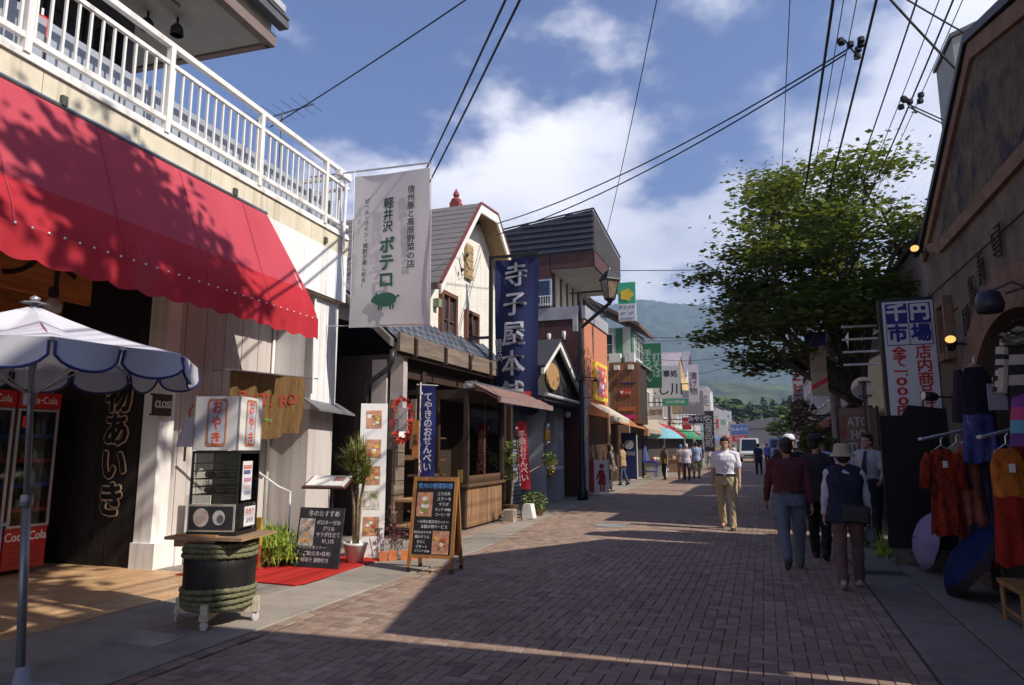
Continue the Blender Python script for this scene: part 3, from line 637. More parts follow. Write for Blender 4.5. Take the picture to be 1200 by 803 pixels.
# ================================================================== LEFT 5: brown modern building with metal parapet
BR=thing('brown_building','brown three level building with dark ribbed metal parapet and orange brick street wall','building',(-6,23,0))
brm=M('brown_cladding',(.075,.031,.030),.75,.14,2,stretch=(1,1,.3),objrand=.06); orb=M('orange_brick',(.52,.20,.115),.85,.12,6,wear=((.34,.12,.07),9,.63),bump=.3,bscale=30,stretch=(1,1,2.5))
MB().box(-12,-5.26,21.02,24.4,0,5.6).build('core',brm,BR)
for i in range(6): MB().box(-8.9+i*.6+.006,-8.9+(i+1)*.6-.006,21.0,21.019,0,5.55).build('cladding_panel',brm,BR)
MB().box(-5.258,-5.20,21.0,24.4,2.55,5.6).build('brick_wall',orb,BR)
MB().box(-5.258,-5.20,21.0,21.25,0,2.549).build('brick_pier',orb,BR)
MB().box(-12,-5.15,20.96,24.45,5.605,6.02).build('band',M('band_grey',(.33,.33,.36),.6),BR)
for i in range(6): MB().box(-8.9+i*.43+.006,-8.9+(i+1)*.43-.006,21.0,21.05,6.03,7.79).build('cladding_panel',brm,BR)
MB().box(-6.3,-4.86,21.0,21.05,7.30,7.79).build('lintel_panel',brm,BR)
MB().box(-12,-6.32,21.06,25.2,6.03,7.79).build('upper_core',M('brown_dark',(.09,.05,.045),.8),BR)
MB().box(-6.31,-4.87,21.06,25.3,7.27,7.30).build('soffit',M('soffit_pale',(.5,.47,.42),.8),BR)
MB().box(-4.88,-4.82,21.0,25.3,7.30,7.79).build('fascia',brm,BR)
pmx=M('ribbed_metal',(.06,.065,.085),.45,.12,3,metal=.3)
MB().add([(-12,21.0,7.8),(-4.86,21.0,7.8),(-4.86,21.0,9.2),(-8.4,21.0,8.75),(-12,21,8.3)],[(0,1,2,3,4)]).add([(-4.86,21.0,7.8),(-4.86,25.4,7.8),(-4.86,25.4,8.7),(-4.86,21.0,9.2)],[(0,1,2,3)]).add([(-4.86,21,9.2),(-4.86,25.4,8.7),(-12,25.4,8.2),(-12,21,8.3)],[(0,1,2,3)]).add([(-12,21,7.8),(-12,25.4,7.8),(-4.86,25.4,7.8),(-4.86,21,7.8)],[(0,1,2,3)]).build('parapet_box',pmx,BR)
for k in range(7):
    z=7.82+k*.19; xr=-4.84; xl=-12 if z<8.2 else max(-12,-4.86-(9.18-z-.1)*7.6)
    MB().prism([(20.995,z),(20.93,z+.04),(20.93,z+.10),(20.995,z+.16)],'x',xl,xr).build('metal_rib',pmx,BR)
for k in range(26):
    y=21.05+k*.168; MB().box(-4.855,-4.81,y,y+.07,7.82,9.12-.1136*(y-21)).build('metal_rib',M('ribbed_metal_l',(.12,.105,.10),.5,.1,metal=.3),BR)
MB().tube([(-8.4,20.95,8.80),(-4.82,20.95,9.22)],.03,6).tube([(-4.82,20.95,9.22),(-4.82,25.4,8.74)],.03,6).build('coping',black,BR)
window(BR,'y',-6.95,-6.26,6.1,6.98,20.99,M('blue_frame',(.30,.38,.50),.5),gl,mull=0,bar=False)
for k in range(9): MB().tube([(-6.93+k*.082,20.84,6.05),(-6.93+k*.082,20.84,6.38)],.008,5).build('guard_bar',white,BR)
MB().box(-6.95,-6.25,20.83,20.85,6.38,6.41).build('guard_rail',white,BR)
for k in range(5): MB().box(-6.3,-6.25,21.5+k*.78,21.9+k*.78,6.05,7.26).build('balcony_shutter',M('cream_panel',(.6,.55,.42),.7),BR)
MB().box(-5.2,-5.17,21.2,24.3,6.42,6.46).box(-5.2,-5.17,21.2,24.3,6.2,6.23).build('balcony_rail',black,BR)
for k in range(8): MB().box(-5.195,-5.175,21.25+k*.42,21.28+k*.42,6.02,6.42).build('balcony_post',black,BR)
for x,z in ((-6.35,4.95),(-5.85,5.0)):
    MB().lathe([(.05,0),(.07,.1),(.07,.2),(0,.22)],(x,20.9,z),10).box(x-.02,x+.02,20.9,21,z-.05,z+.02).build('floodlight',white,BR)
MB().box(-6.7,-6.2,20.93,20.999,4.05,4.6).build('small_window',MATS['blue_frame'],BR)
t=thing('picture_sign','square yellow framed cartoon-coloured sign on the orange brick wall','sign',(-5.15,22.9,3.7))
MB().box(-5.19,-5.09,22.05,23.85,3.08,4.34).build('box',M('sign_yellow',(.85,.62,.05),.5),t); MB().box(-5.089,-5.085,22.18,23.72,3.2,4.22).build('panel',M('sign_pinkred',(.75,.12,.12),.5,.3,6),t)
rr=random.Random(4); cols=[(.85,.85,.8),(.05,.25,.6),(.9,.7,.1),(.8,.35,.4),(.1,.1,.1),(.85,.85,.8)]
for i in range(16):
    y=22.35+(i%4)*.38+rr.uniform(-.06,.06); z=3.38+(i//4)*.22+rr.uniform(-.03,.03)
    MB().cbox((-5.082,y,z),(.006,rr.uniform(.12,.26),rr.uniform(.08,.18)),0,rr.uniform(-.5,.5)).build('printed_shape',M('print%d'%(i%6),cols[i%6],.5),t)
t=thing('cream_awning','cream fabric awning over the shop front in the orange brick wall','awning',(-5,22.8,2.5))
crm=cloth('cream_canvas',(.72,.66,.52),.1,3,.3,trans=.3)
MB().grid(lambda u,v:(-5.2+.75*v,21.3+3.1*u,2.95-.45*v-.03*math.sin(u*PI*4)**2*v),16,4).build('fabric',crm,t,smooth=True); MB().grid(lambda u,v:(-4.45,21.3+3.1*u,2.5-v*(.14+.03*abs(math.sin(u*PI*10)))),40,1).build('valance',crm,t)
# shop front in the orange wall, its shaded inside a flat dark panel
MB().box(-5.24,-5.2,21.3,21.45,0,2.5).box(-5.24,-5.2,24.2,24.4,0,2.5).build('shop_post',wood('redbrown_post',(.30,.12,.06)),BR)
MB().box(-5.259,-5.25,21.45,24.2,0,2.5).build('shop_dark_panel',M('shop_dim',(.06,.035,.025),.9),BR)
# ================================================================== foreground left props
# ---- white umbrella with navy piping
U=thing('garden_umbrella','white patio umbrella with navy piped scalloped flaps on a grey pole, bottom left','umbrella',(-4.78,3.37,0))
ux,uy=-4.62,3.17; RR=1.08; top=2.50; rimz=2.15
um=cloth('umbrella_white',(.62,.62,.68),.05,2,.18,trans=.10,bscale=4); navy=M('navy_piping',(.03,.04,.18),.6)
def urim(k): a=2*PI*(k+.35)/8; return Vector((ux+RR*math.cos(a),uy+RR*math.sin(a),rimz))
for k in range(8):
    A,B_=urim(k),urim(k+1); T_=Vector((ux,uy,top))
    def pf(u,v,A=A,B_=B_):
        e=A.lerp(B_,u); p=T_.lerp(e,v); p.z-=.07*math.sin(PI*v)*(1-abs(2*u-1))*.8+.03*math.sin(PI*v); return p
    po=MB().grid(pf,8,8).build('canopy_panel',um,U,smooth=True)
    def ff(u,v,A=A,B_=B_):
        e=A.lerp(B_,u); d=Vector((e.x-ux,e.y-uy,0)).normalized(); n_=u*2%1.0; dep=.175*(1-.0*n_)*min(1,(math.sin(PI*min(max(n_,.04),.96)))**.28)
        return e+d*(.03*math.sin(u*7+k)*v)+Vector((0,0,-dep*v))
    for h in range(2):
        MB().grid(lambda u,v:ff(h*.5+.02+u*.46,v),10,2).build('flap',um,po,smooth=True)
        MB().tube([ff(h*.5+.02+u*.046,1.0) for u in range(11)]+[ff(h*.5+.48,.2)],.009,5).tube([ff(h*.5+.02,.2),ff(h*.5+.02,1.0)],.009,5).build('piping',navy,po)
    MB().tube([(ux,uy,top-.05),tuple(A+Vector((0,0,-.02)))],.008,5).tube([(ux+.05,uy,1.88),tuple(T_.lerp(A,.55)+Vector((0,0,-.05)))],.007,5).build('rib',chrome,U)
pole=M('pole_grey',(.25,.26,.28),.4,.1,5,metal=.5)
MB().tube([(ux,uy,2.55),(ux+.12,uy,1.2)],.019,12).tube([(ux+.12,uy,1.2),(ux+.23,uy,.10)],.026,12).build('pole',pole,U,smooth=True)
MB().lathe([(.035,1.17),(.04,1.20),(.035,1.24)],(ux+.12,uy,0),12).lathe([(.04,1.82),(.04,1.90)],(ux+.05,uy,0),12).build('collar',pole,U)
MB().lathe([(.03,0),(.035,.03),(.0,.05)],(ux,uy,2.52),10).lathe([(.05,0),(.09,.004),(.0,.012)],(ux,uy,2.51),12).build('finial',chrome,U,smooth=True)
MB().lathe([(.21,.014),(.21,.05),(.08,.07),(.05,.09),(.035,.20),(.0,.20)],(ux+.24,uy,0),20).build('base',M('base_pale',(.28,.29,.33),.5,.1),U,smooth=True)
# ---- wheeled barrel stand
bx0,by0=-4.66,5.10
BA=thing('barrel_stand','black barrel bound with green straw rope on a wheeled frame under a thick wooden board','barrel',(bx0,by0,0))
MB().lathe([(.0,.14),(.28,.14),(.30,.3),(.305,.5),(.295,.72),(.0,.72)],(bx0,by0,0),28).build('barrel',M('barrel_black',(.014,.013,.013),.5,.3,6),BA,smooth=True)
rope=M('straw_rope',(.19,.185,.10),.9,.25,30,bump=.9,bscale=60,tint=(.09,.09,.05))
def ropering(z,r,tr,seed):
    rr=random.Random(seed); b=MB(); N_=96; vs=[];fs=[];n=8
    for i in range(N_):
        a=2*PI*i/N_; 
        for k in range(n):
            t=2*PI*k/n; q=tr*(1+.16*math.cos(3*t+a*28)); vs.append((bx0+(r+q*math.cos(t))*math.cos(a),by0+(r+q*math.cos(t))*math.sin(a),z+q*math.sin(t)+.006*math.sin(a*2+seed)))
    for i in range(N_):
        for k in range(n): fs.append((i*n+k,i*n+(k+1)%n,((i+1)%N_)*n+(k+1)%n,((i+1)%N_)*n+k))
    b.add(vs,fs); b.build('rope',rope,BA,smooth=True)
for i,(z,r) in enumerate([(.17,.288),(.215,.296),(.262,.30),(.308,.304),(.60,.305),(.645,.302),(.69,.298)]): ropering(z,r,.0225,i)
for k in range(20):
    a=2*PI*k/20; MB().cbox((bx0+.303*math.cos(a),by0+.303*math.sin(a),.45),(.004,.003,.26),a).build('stave_joint',black,BA) if k%2==0 else None
crw=wood('pale_pine',(.52,.46,.36),ax='y')
for a in (R(25),R(115)):
    MB().cbox((bx0,by0,.115),(.72,.07,.05),a).build('cross_beam',crw,BA)
for k in range(4):
    a=R(25+90*k); x,y=bx0+.33*math.cos(a),by0+.33*math.sin(a)
    MB().cbox((x,y,.17),(.05,.06,.10),a).build('bracket',crw,BA)
    w=MB(); T_=Matrix.Translation((x,y,.045))@Matrix.Rotation(a+R(60),4,'Z')@Matrix.Rotation(PI/2,4,'X'); w.T=T_; w.lathe([(.0,-.014),(.036,-.014),(.042,-.008),(.042,.008),(.036,.014),(.0,.014)],n=16); w.T=None
    w.box(x-.004,x+.004,y-.018,y+.018,.045,.12); w.build('caster',M('caster_grey',(.5,.48,.48),.4),BA)
MB().cbox((bx0,by0,.755),(.74,.58,.028),R(10)).build('top_board',wood('board_top',(.40,.26,.15),ax='y'),BA)
MB().cbox((bx0-.06,by0-.24,.73),(.40,.05,.10),R(10)).build('board_edge',wood('board_edge',(.38,.20,.08),ax='y'),BA)
# ---- food display case
zc=.772; DC=thing('steamer_case','glass food warming case with black frame and wire shelves on the barrel board','display case',(bx0,by0,zc))
rzc=R(14)
def cs(x,y,z): return Matrix.Translation((bx0,by0,zc))@Matrix.Rotation(rzc,4,'Z')@Matrix.Diagonal((.92,.92,1.15,1))@Matrix.Translation((x,y,z))
def cbx(b,x0,x1,y0,y1,z0,z1): b.box(x0,x1,y0,y1,z0,z1,cs(0,0,0))
blk=M('case_black',(.02,.02,.022),.4)
b=MB(); 
for x in (-.245,.225):
    for y in (-.21,.19): cbx(b,x,x+.02,y,y+.02,0,.64)
cbx(b,-.245,.245,-.21,.21,.62,.64); cbx(b,-.25,.25,-.215,.215,0,.03); b.build('frame',blk,DC)
for z in (.30,.36,.42,.48,.54):
    b=MB(); cbx(b,-.225,.225,-.19,.19,z,z+.008); b.build('shelf',M('shelf_steel',(.30,.28,.24),.4,metal=.5),DC)
b=MB(); cbx(b,-.225,.225,.185,.19,.03,.62); b.build('back_panel',M('case_back',(.50,.46,.36),.6,.2,6),DC)
b=MB(); cbx(b,-.225,.225,-.206,-.203,.24,.62); cbx(b,.241,.243,-.19,.19,.24,.62); b.build('glass_pane',clear('clear_glass'),DC)
b=MB(); cbx(b,-.24,.235,-.225,-.212,.03,.235); b.build('food_photo_frame',M('photo_frame_silver',(.4,.36,.3),.5),DC)
b=MB(); cbx(b,-.225,.22,-.229,-.2255,.045,.22); fp=b.build('food_photo',M('photo_dark',(.03,.025,.03),.3),DC)
for (x,z,r,c) in ((-.10,.135,.078,(.55,.42,.38)),(.08,.135,.062,(.5,.48,.46)),(.095,.125,.036,(.12,.10,.12))):
    q=MB(); q.T=cs(x,-.231-.001*(r<.05),z)@Matrix.Rotation(PI/2,4,'X'); q.lathe([(0,0),(r,0),(r,.0015),(0,.0015)],n=20,sy=.9); q.T=None; q.build('bun_picture',M('bun%d'%int(r*1000),c,.5,.15,20),fp)
b=MB(); cbx(b,.246,.25,-.14,.05,.26,.56); b.build('price_sheet',M('paper',(.75,.73,.72),.6,.05,6),DC)
for i,(z,c) in enumerate([(.50,(.65,.25,.2)),(.46,(.12,.12,.3)),(.40,(.55,.25,.45)),(.34,(.7,.6,.6)),(.30,(.35,.4,.5))]):
    b=MB(); cbx(b,.2505,.2525,-.13+.01*i,.03-.02*(i%2),z,z+.03); b.build('printed_band',M('printb%d'%i,c,.5,.3,40),DC)
b=MB(); cbx(b,.247,.27,-.19,.16,.05,.22); b.build('notice_frame',blk,DC); b=MB(); cbx(b,.271,.273,-.11,.11,.06,.21); b.build('notice',MATS['paper'],DC)
text('手作り',.06,cs(.2745,0,.165)@Matrix.Rotation(PI/2,4,'Z')@Matrix.Rotation(PI/2,4,'X'),M('ink_red',(.55,.05,.05),.5),DC,depth=.0008); text('おやき',.045,cs(.2745,0,.10)@Matrix.Rotation(PI/2,4,'Z')@Matrix.Rotation(PI/2,4,'X'),M('ink_blue',(.05,.05,.3),.5),DC,depth=.0008)
for i in range(6):
    q=MB().ball((0,0,0),(.055,.05,.025),10); 
    o=q.build('bun',M('bun_brown',(.50,.38,.24),.7,.2,20),None,smooth=True); o.parent=DC; o.matrix_basis=rootmat(DC).inverted()@cs(-.13+.13*(i%3),-.06,.335+.12*(i//3))
# ---- square lantern sign
LB=thing('lantern_sign','white four sided lantern box with red lettering standing on the food case','lantern sign',(bx0,by0,zc+.738))
z0=zc+.742; T0=Matrix.Translation((bx0,by0,z0))@Matrix.Rotation(rzc,4,'Z')@Matrix.Diagonal((.90,.90,1.15,1))
lw=M('lantern_white',(.72,.69,.66),.5,.05,3)
b=MB(); b.T=T0; b.box(-.235,.235,-.235,.235,.0,.42); b.build('box',lw,LB)
b=MB(); b.T=T0; 
for x in (-.24,.228): 
    for y in (-.24,.228): b.box(x,x+.012,y,y+.012,0,.43)
b.build('corner_edge',M('corner_grey',(.30,.29,.28),.5),LB)
ob_=M('panel_brown',(.48,.22,.11),.6,.1,6); pb=M('panel_bluegrey',(.50,.54,.62),.6,.15,5)
def rrect(w,h,r,n=5):
    P=[]
    for cx,cy,a0 in ((w-r,h-r,0),(-w+r,h-r,90),(-w+r,-h+r,180),(w-r,-h+r,270)):
        for k in range(n+1): a=R(a0+90*k/n); P.append((cx+r*math.cos(a),cy+r*math.sin(a)))
    return P
for rot in (0,PI/2):
    Tf=T0@Matrix.Rotation(rot,4,'Z')@Matrix.Translation((0.0,-.236,.215))@Matrix.Rotation(PI/2,4,'X')
    b=MB(); b.T=Tf; b.prism(rrect(.105,.185,.03),'z',0,.003); p_=b.build('panel',ob_,LB)
    b=MB(); b.T=Tf; b.prism(rrect(.082,.163,.02),'z',.003,.005); b.build('inner_panel',pb,p_)
    text('おやき',.118,Tf@Matrix.Translation((0,0,.0065)),M('letter_orange',(.75,.10,.03),.5),p_,vertical=True,depth=.001,bold=.003,space=1.04)
t=thing('plastic_bag','white plastic bag tied by a red cord to the left edge of the lantern sign','bag',(bx0-.27,by0-.1,z0+.2))
MB().grid(lambda u,v:(bx0-.31+(.03+.10*v)*math.cos(u*2*PI)+.01*math.sin(v*9+u*20),by0-.17+(.01+.035*v)*math.sin(u*2*PI),z0+.30-.27*v),14,8).build('bag',cloth('bag_white',(.72,.70,.74),.05,5,.5,trans=.3,bscale=14),t,smooth=True)
MB().tube([(bx0-.30,by0-.17,z0+.29),(bx0-.32,by0-.16,z0+.37),(bx0-.27,by0-.14,z0+.42)],.008,5).build('cord',M('cord_red',(.5,.05,.04),.6),t)
MB().box(bx0-.335,bx0-.315,by0-.18,by0-.17,z0-.10,z0+.04).build('stick',wdl,t)
# ---- CLOSE plate
t=thing('close_plate','small black wooden plate reading CLOSE hung on the white pillar','sign',(-7.2,6.75,2.1))
MB().box(-7.32,-7.28,6.64,6.92,1.96,2.20).box(-7.335,-7.30,6.62,6.94,1.94,1.965).box(-7.335,-7.30,6.62,6.94,2.195,2.22).build('plate',wdd,t); MB().box(-7.36,-7.335,6.93,6.96,1.95,2.2).build('edge',wd,t)
text('CLOSE',.125,faceX(-7.275,6.78,2.08),M('letter_cream',(.62,.58,.5),.6),t,depth=.003,bold=.003,sx=.72)
MB().tube([(-7.30,6.68,2.23),(-7.42,6.8,2.45),(-7.30,6.9,2.23)],.005,4).build('cord',white,t)
# ---- coolers
def bottle_mesh(b,x,y,z,r,h): b.lathe([(r*.9,0),(r,.02),(r,h*.6),(r*.4,h*.8),(r*.35,h)],(x,y,z),7)
cr=random.Random(9); red=M('cooler_red',(.48,.02,.018),.35,.06,3)
for n,(y0,y1,lab) in enumerate([(5.80,6.32,'right hand red and steel drink cooler with script lettering inside the shop porch'),(5.22,5.76,'glass door drink cooler left of the lettered red one in the shop porch')]):
    x0,x1=-9.05,-8.55; t=thing('drink_cooler',lab,'cooler',(-8.8,(y0+y1)/2,0),group='drink coolers in the shop porch')
    fs_=M('cooler_steel',(.42,.42,.42),.35,.08,4,metal=.6)
    MB().box(x0,x1,y0,y1,.08,.56).build('base',red,t); 
    for k in range(4):
        for ya in (y0+.08,y1-.24): MB().box(x1,x1+.004,ya,ya+.16,.14+k*.06,.17+k*.06).build('grille_slot',M('red_dark',(.35,.02,.02),.5),t)
    text('Coca‑Cola',.15,faceX(x1+.003,(y0+y1)/2,.46)@Matrix.Shear('XZ',4,(.25,0)) if False else faceX(x1+.003,(y0+y1)/2,.46),M('cooler_white',(.85,.83,.82),.4),t,depth=.001,bold=.002,sx=.78)
    MB().box(x0,x0+.02,y0,y1,.56,2.02).box(x0+.02,x1,y0,y0+.02,.56,2.02).box(x0+.02,x1,y1-.02,y1,.56,2.02).build('cabinet',fs_,t)
    MB().box(x0+.02,x0+.024,y0+.02,y1-.02,.57,2.0).build('liner',M('cooler_liner',(.40,.36,.30),.6),t)
    MB().box(x0,x1+.02,y0-.01,y1+.01,2.02,2.22).build('header',red,t); text('Coca‑Cola',.13,faceX(x1+.023,(y0+y1)/2,2.12),MATS['cooler_white'],t,depth=.001,sx=.78)
    dr=MB().box(x1,x1+.02,y0,y0+.035,.57,2.01).box(x1,x1+.02,y1-.035,y1,.57,2.01).box(x1,x1+.02,y0+.035,y1-.035,.57,.60).box(x1,x1+.02,y0+.035,y1-.035,1.98,2.01).build('door',M('alu',(.50,.48,.46),.35,metal=.7),t)
    MB().box(x1+.008,x1+.012,y0+.035,y1-.035,.60,1.98).build('pane',clear('clear_glass'),dr)
    for s_,z in enumerate((.78,1.08,1.38,1.68)):
        MB().box(x0+.03,x1-.02,y0+.02,y1-.02,z-.012,z).build('shelf',white,t); MB().box(x1-.02,x1-.012,y0+.03,y1-.03,z-.03,z+.02).build('price_strip',M('strip%d'%(s_%2),[(.6,.04,.04),(.05,.12,.5)][s_%2],.5),t)
        for k in range(6):
            b=MB(); bottle_mesh(b,x1-.09,y0+.085+k*.082,z,.03,.2 if s_%2 else .13); c=cr.choice([(.25,.4,.08),(.5,.05,.04),(.6,.3,.05),(.1,.15,.35),(.5,.48,.45),(.1,.25,.08)]); b.build('bottle',M('drink%d'%int(c[0]*100+c[2]*7),c,.25,.2,30),t,smooth=True)
MB().box(-9.06,-8.98,6.9,7.0,.02,3.2).build('x',wdl,B1) if False else None
t=thing('pasted_note','small bright red price note stuck in the cooler door','note',(-8.5,6.4,1.85)); MB().box(-8.528,-8.525,5.86,5.98,1.78,1.92).build('sheet',M('note_red',(.85,.06,.05),.5),t)
# grey metal table corner at far left
t=thing('grey_table','grey metal table corner beside the cooler, cut by the left picture edge','table',(-7.9,4.9,0))
MB().box(-8.3,-7.55,4.0,5.15,.72,.75).build('top',M('table_grey',(.34,.36,.38),.5),t)
for x,y in ((-7.6,5.1),(-8.25,5.1),(-7.6,4.05),(-8.25,4.05)): MB().box(x-.02,x+.02,y-.02,y+.02,.014,.72).build('leg',MATS['table_grey'],t)
# bare bulb lamp under the awning
t=thing('bulb_lamp','glass bulb lamp hanging under the red awning at the left edge','lamp',(-7.3,5.0,3.3)); MB().lathe([(.03,.22),(.05,.20),(.05,.12),(.03,.1)],(-6.98,4.98,3.0),12).build('socket',black,t); MB().lathe([(.04,.1),(.09,.03),(.08,-.05),(.0,-.07)],(-6.98,4.98,3.0),14).build('glass',M('bulb_glass',(.55,.50,.48),.15),t,smooth=True); MB().tube([(-6.98,4.98,3.2),(-6.98,4.98,3.95)],.006,5).build('cord',black,t)
# ---- recess: steps, rail, yellow sign
t=thing('stair_flight','white plastered stair flight with grey handrail behind the barrel','stairs',(-7.2,7.6,0))
for k in range(5): MB().box(-7.36,-6.95,7.35+k*.24,7.35+(k+1)*.24,.01,.18*(5-k)).build('step',white,t)
t=thing('stair_handrail','thin white metal handrail along the siding between barrel and noren','handrail',(-7.1,8,0)); MB().tube([(-7.0,7.2,1.75),(-6.98,7.75,1.45),(-6.95,8.7,.95),(-6.95,9.0,.85),(-6.95,9.0,.15)],.018,8).build('rail',white,t)
t=thing('yellow_board','mustard yellow low board with white lettering beside the white plinth','sign',(-6.6,7.3,0)); MB().box(-7.0,-6.0,7.22,7.26,.32,.66).build('board',M('mustard',(.50,.33,.04),.6,.1),t); MB().box(-7.0,-6.0,7.22,7.26,.03,.315).build('red_base',M('board_red',(.40,.05,.03),.6),t)
text('ボテロ',.26,faceY(-6.55,7.215,.49),white,t,depth=.002,space=1.1)
t=thing('dry_reeds','bunch of thin dark reeds in a white pot on the stair flight','plant',(-7.1,7.45,.9)); 
b=tuft('','','',(-7.15,7.5,.95),40,.28,.3,None,.1,3,.004,droop=.05,up=1.3); b.build('reeds',M('reed_dark',(.05,.05,.04),.8),t); MB().lathe([(.07,0),(.09,.1),(0,.1)],(-7.15,7.5,.90),12).build('pot',white,t)
# noren burlap
NO=thing('burlap_curtain','brown burlap curtain with red lettering hung from a steel pole on the siding','curtain',(-6.9,8.9,2.6))
bur=cloth('burlap',(.17,.10,.04),.25,14,.5,trans=.15,bscale=5,stretch=(3,3,.4)); 
def nrf(u,v):
    y=7.55+1.62*u; return (-6.93+.075*math.sin(u*27+v*2.5)*(.25+v*.8)+.03*math.sin(u*9-v*2),y,2.60+.04*u-(.93-.05*math.sin(u*PI*3))*v)
MB().grid(nrf,60,14).build('cloth',bur,NO,smooth=True)
MB().tube([(-6.93,7.4,2.60),(-6.93,9.55,2.66)],.014,8).tube([(-6.93,9.5,2.66),(-7.2,9.5,2.66)],.012,6).tube([(-6.93,7.5,2.6),(-7.2,7.5,2.6)],.012,6).build('pole',chrome,NO)
rr=M('noren_red',(.28,.03,.02),.8); gg=M('noren_green',(.10,.26,.06),.8)
for i,ch in enumerate('BOTERO'):
    u=.16+i*.135; p=nrf(u,.42); text(ch,.24,faceX(p[0],p[1],p[2]-.02*math.sin(i*2)),rr,NO,depth=.001,bold=.005,drapex=lambda y,z:nrf((y-7.55)/1.62,(2.62-z)/.93)[0])
for i in range(4):
    u=.18+i*.12; p=nrf(u,.70); b=MB(); 
    MB().cbox((p[0]+.02,p[1]+.03,p[2]),(.003,.09,.025),0,R(10*(-1)**i)).build('green_print',gg,NO)
# red carpet
t=thing('red_carpet','bright red carpet lying on the pavement before the siding wall','carpet',(-5.7,7.3,.012))
rc=M('carpet_red',(.50,.02,.012),.95,.10,60,bump=.5,bscale=160)
MB().prism([(-6.75,6.65),(-4.98,6.60),(-4.93,6.75),(-5.0,8.5),(-6.6,8.6)],'z',.016,.026).build('carpet',rc,t)
# chalk sign
CK=thing('chalk_sign','low black chalkboard with white handwriting and a food photo leaning by the green bush','chalkboard',(-5.4,7.6,.02))
Tc=Matrix.Translation((-5.42,7.58,.03))@Matrix.Rotation(R(3),4,'Z')@Matrix.Rotation(R(-9),4,'X')
b=MB(); b.T=Tc; b.box(-.325,.325,0,.025,0,.74); b.build('board',M('chalk_black',(.035,.038,.045),.75,.3,3,wear=((.09,.09,.10),2.5,.55)),CK)
chalk=M('chalk_white',(.68,.68,.70),.8); 
for s_,sz,x,z in (('冬のおすすめ',.085,.04,.66),('ボロネーゼの',.065,.12,.55),('グリル',.065,.13,.475),('サラダ仕立て',.065,.13,.40),('¥1,175',.07,.14,.32),('〜ランチセット〜',.055,-.08,.24),('ご飯(玄米+白米)',.062,.0,.165),('味噌汁 漬物付き',.062,-.02,.085)):
    text(s_,sz,Tc@Matrix.Translation((x,-.002,z))@Matrix.Rotation(PI/2,4,'X'),chalk,CK,depth=.0008,sx=.9)
def foodphoto(parent,T_,w,h,seed,base=(.55,.50,.45),frame=True):
    r=random.Random(seed)
    b=MB(); b.T=T_; b.box(-w/2,w/2,-.003,0,-h/2,h/2); o=b.build('food_photo',M('fp%d'%(seed%5),base,.4,.35,14),parent)
    for k in range(7):
        c=r.choice([(.55,.12,.05),(.75,.7,.6),(.2,.3,.06),(.7,.4,.1),(.35,.12,.05),(.8,.78,.72)]); rx=w*r.uniform(.08,.2)
        b=MB(); b.T=T_@Matrix.Translation((r.uniform(-.3,.3)*w,-.0035-.0006*k,r.uniform(-.32,.25)*h))@Matrix.Rotation(PI/2,4,'X'); b.lathe([(0,0),(rx,0),(rx,.0006),(0,.0006)],n=10,sy=.7); b.T=None
        b.build('food_shape',M('food%d'%int(c[0]*100+c[1]*10),c,.5,.3,40),o)
    return o
foodphoto(CK,Tc@Matrix.Translation((-.19,-.001,.43)),.22,.34,3)
# green bush
t=thing('green_bush','bright yellow-green grassy bush spilling over the red carpet by the siding','bush',(-6.0,7.75,0))
bsh=M('leaf_bush',(.34,.42,.06),.6,.35,9,tint=(.14,.22,.03)); 
for k,(x,y,z,nn,h) in enumerate([(-6.15,7.55,.14,520,.38),(-6.42,7.65,.12,380,.36),(-5.93,7.68,.12,380,.30),(-6.2,7.75,.34,420,.30),(-6.05,7.52,.28,300,.28)]):
    tuft('','','',(x,y,z),nn,h,.5,None,.5,20+k,.009,droop=.85,up=1.0).build('foliage',bsh,t,kind='stuff')
MB().lathe([(.2,.02),(.24,.2),(.0,.2)],(-6.0,7.85,0),16).build('pot',wdd,t)
# menu stand
t=thing('menu_stand','open white menu book on a thin black stand beside the burlap curtain','menu stand',(-5.45,7.95,0))
Tm=Matrix.Translation((-5.48,7.9,1.09))@Matrix.Rotation(R(6),4,'Z')@Matrix.Rotation(R(25),4,'X')
MB().tube([(-5.45,7.95,.02),(-5.45,7.95,1.05)],.012,8).lathe([(.16,0),(.16,.015),(0,.02)],(-5.45,7.95,.015),16).build('stem',black,t)
b=MB(); b.T=Tm; b.box(-.33,.30,-.16,.16,-.035,-.012); b.build('tray',M('tray_red',(.10,.035,.03),.5),t)
b=MB(); b.T=Tm; b.box(-.28,-.005,-.14,.14,-.01,.012).box(.005,.27,-.14,.14,-.01,.012); bk=b.build('book',M('book_white',(.78,.76,.72),.6),t)
b=MB(); b.T=Tm; b.box(.06,.22,-.02,.10,.0125,.0135); b.build('photo',M('photo_brown',(.30,.16,.14),.5,.4,20),bk)
# potted dracaena
DP=thing('potted_dracaena','tall potted dracaena with several thin trunks in a white pot by the photo panel','potted plant',(-5.15,8.2,0))
px_,py_=-5.2,8.15
MB().lathe([(.10,.03),(.155,.24),(.17,.25),(.17,.28),(.145,.28),(.14,.24),(0,.24)],(px_,py_,0),20).build('pot',white,DP,smooth=True)
trk=M('dracaena_bark',(.26,.19,.12),.9,.25,20,bump=.6,bscale=40); dr=random.Random(5); heads=[]
for k in range(6):
    a=k*1.05; h=dr.uniform(.40,1.15); e=(px_+.11*math.cos(a),py_+.11*math.sin(a),.27+h)
    MB().tube([(px_+.02*math.cos(a),py_+.02*math.sin(a),.24),(px_+.05*math.cos(a+.3),py_+.05*math.sin(a+.3),.27+h*.5),e],[.028,.018,.013],7).build('trunk',trk,DP,smooth=True); heads.append(e)
dg=M('leaf_dracaena',(.13,.17,.035),.5,.4,8,tint=(.22,.20,.05))
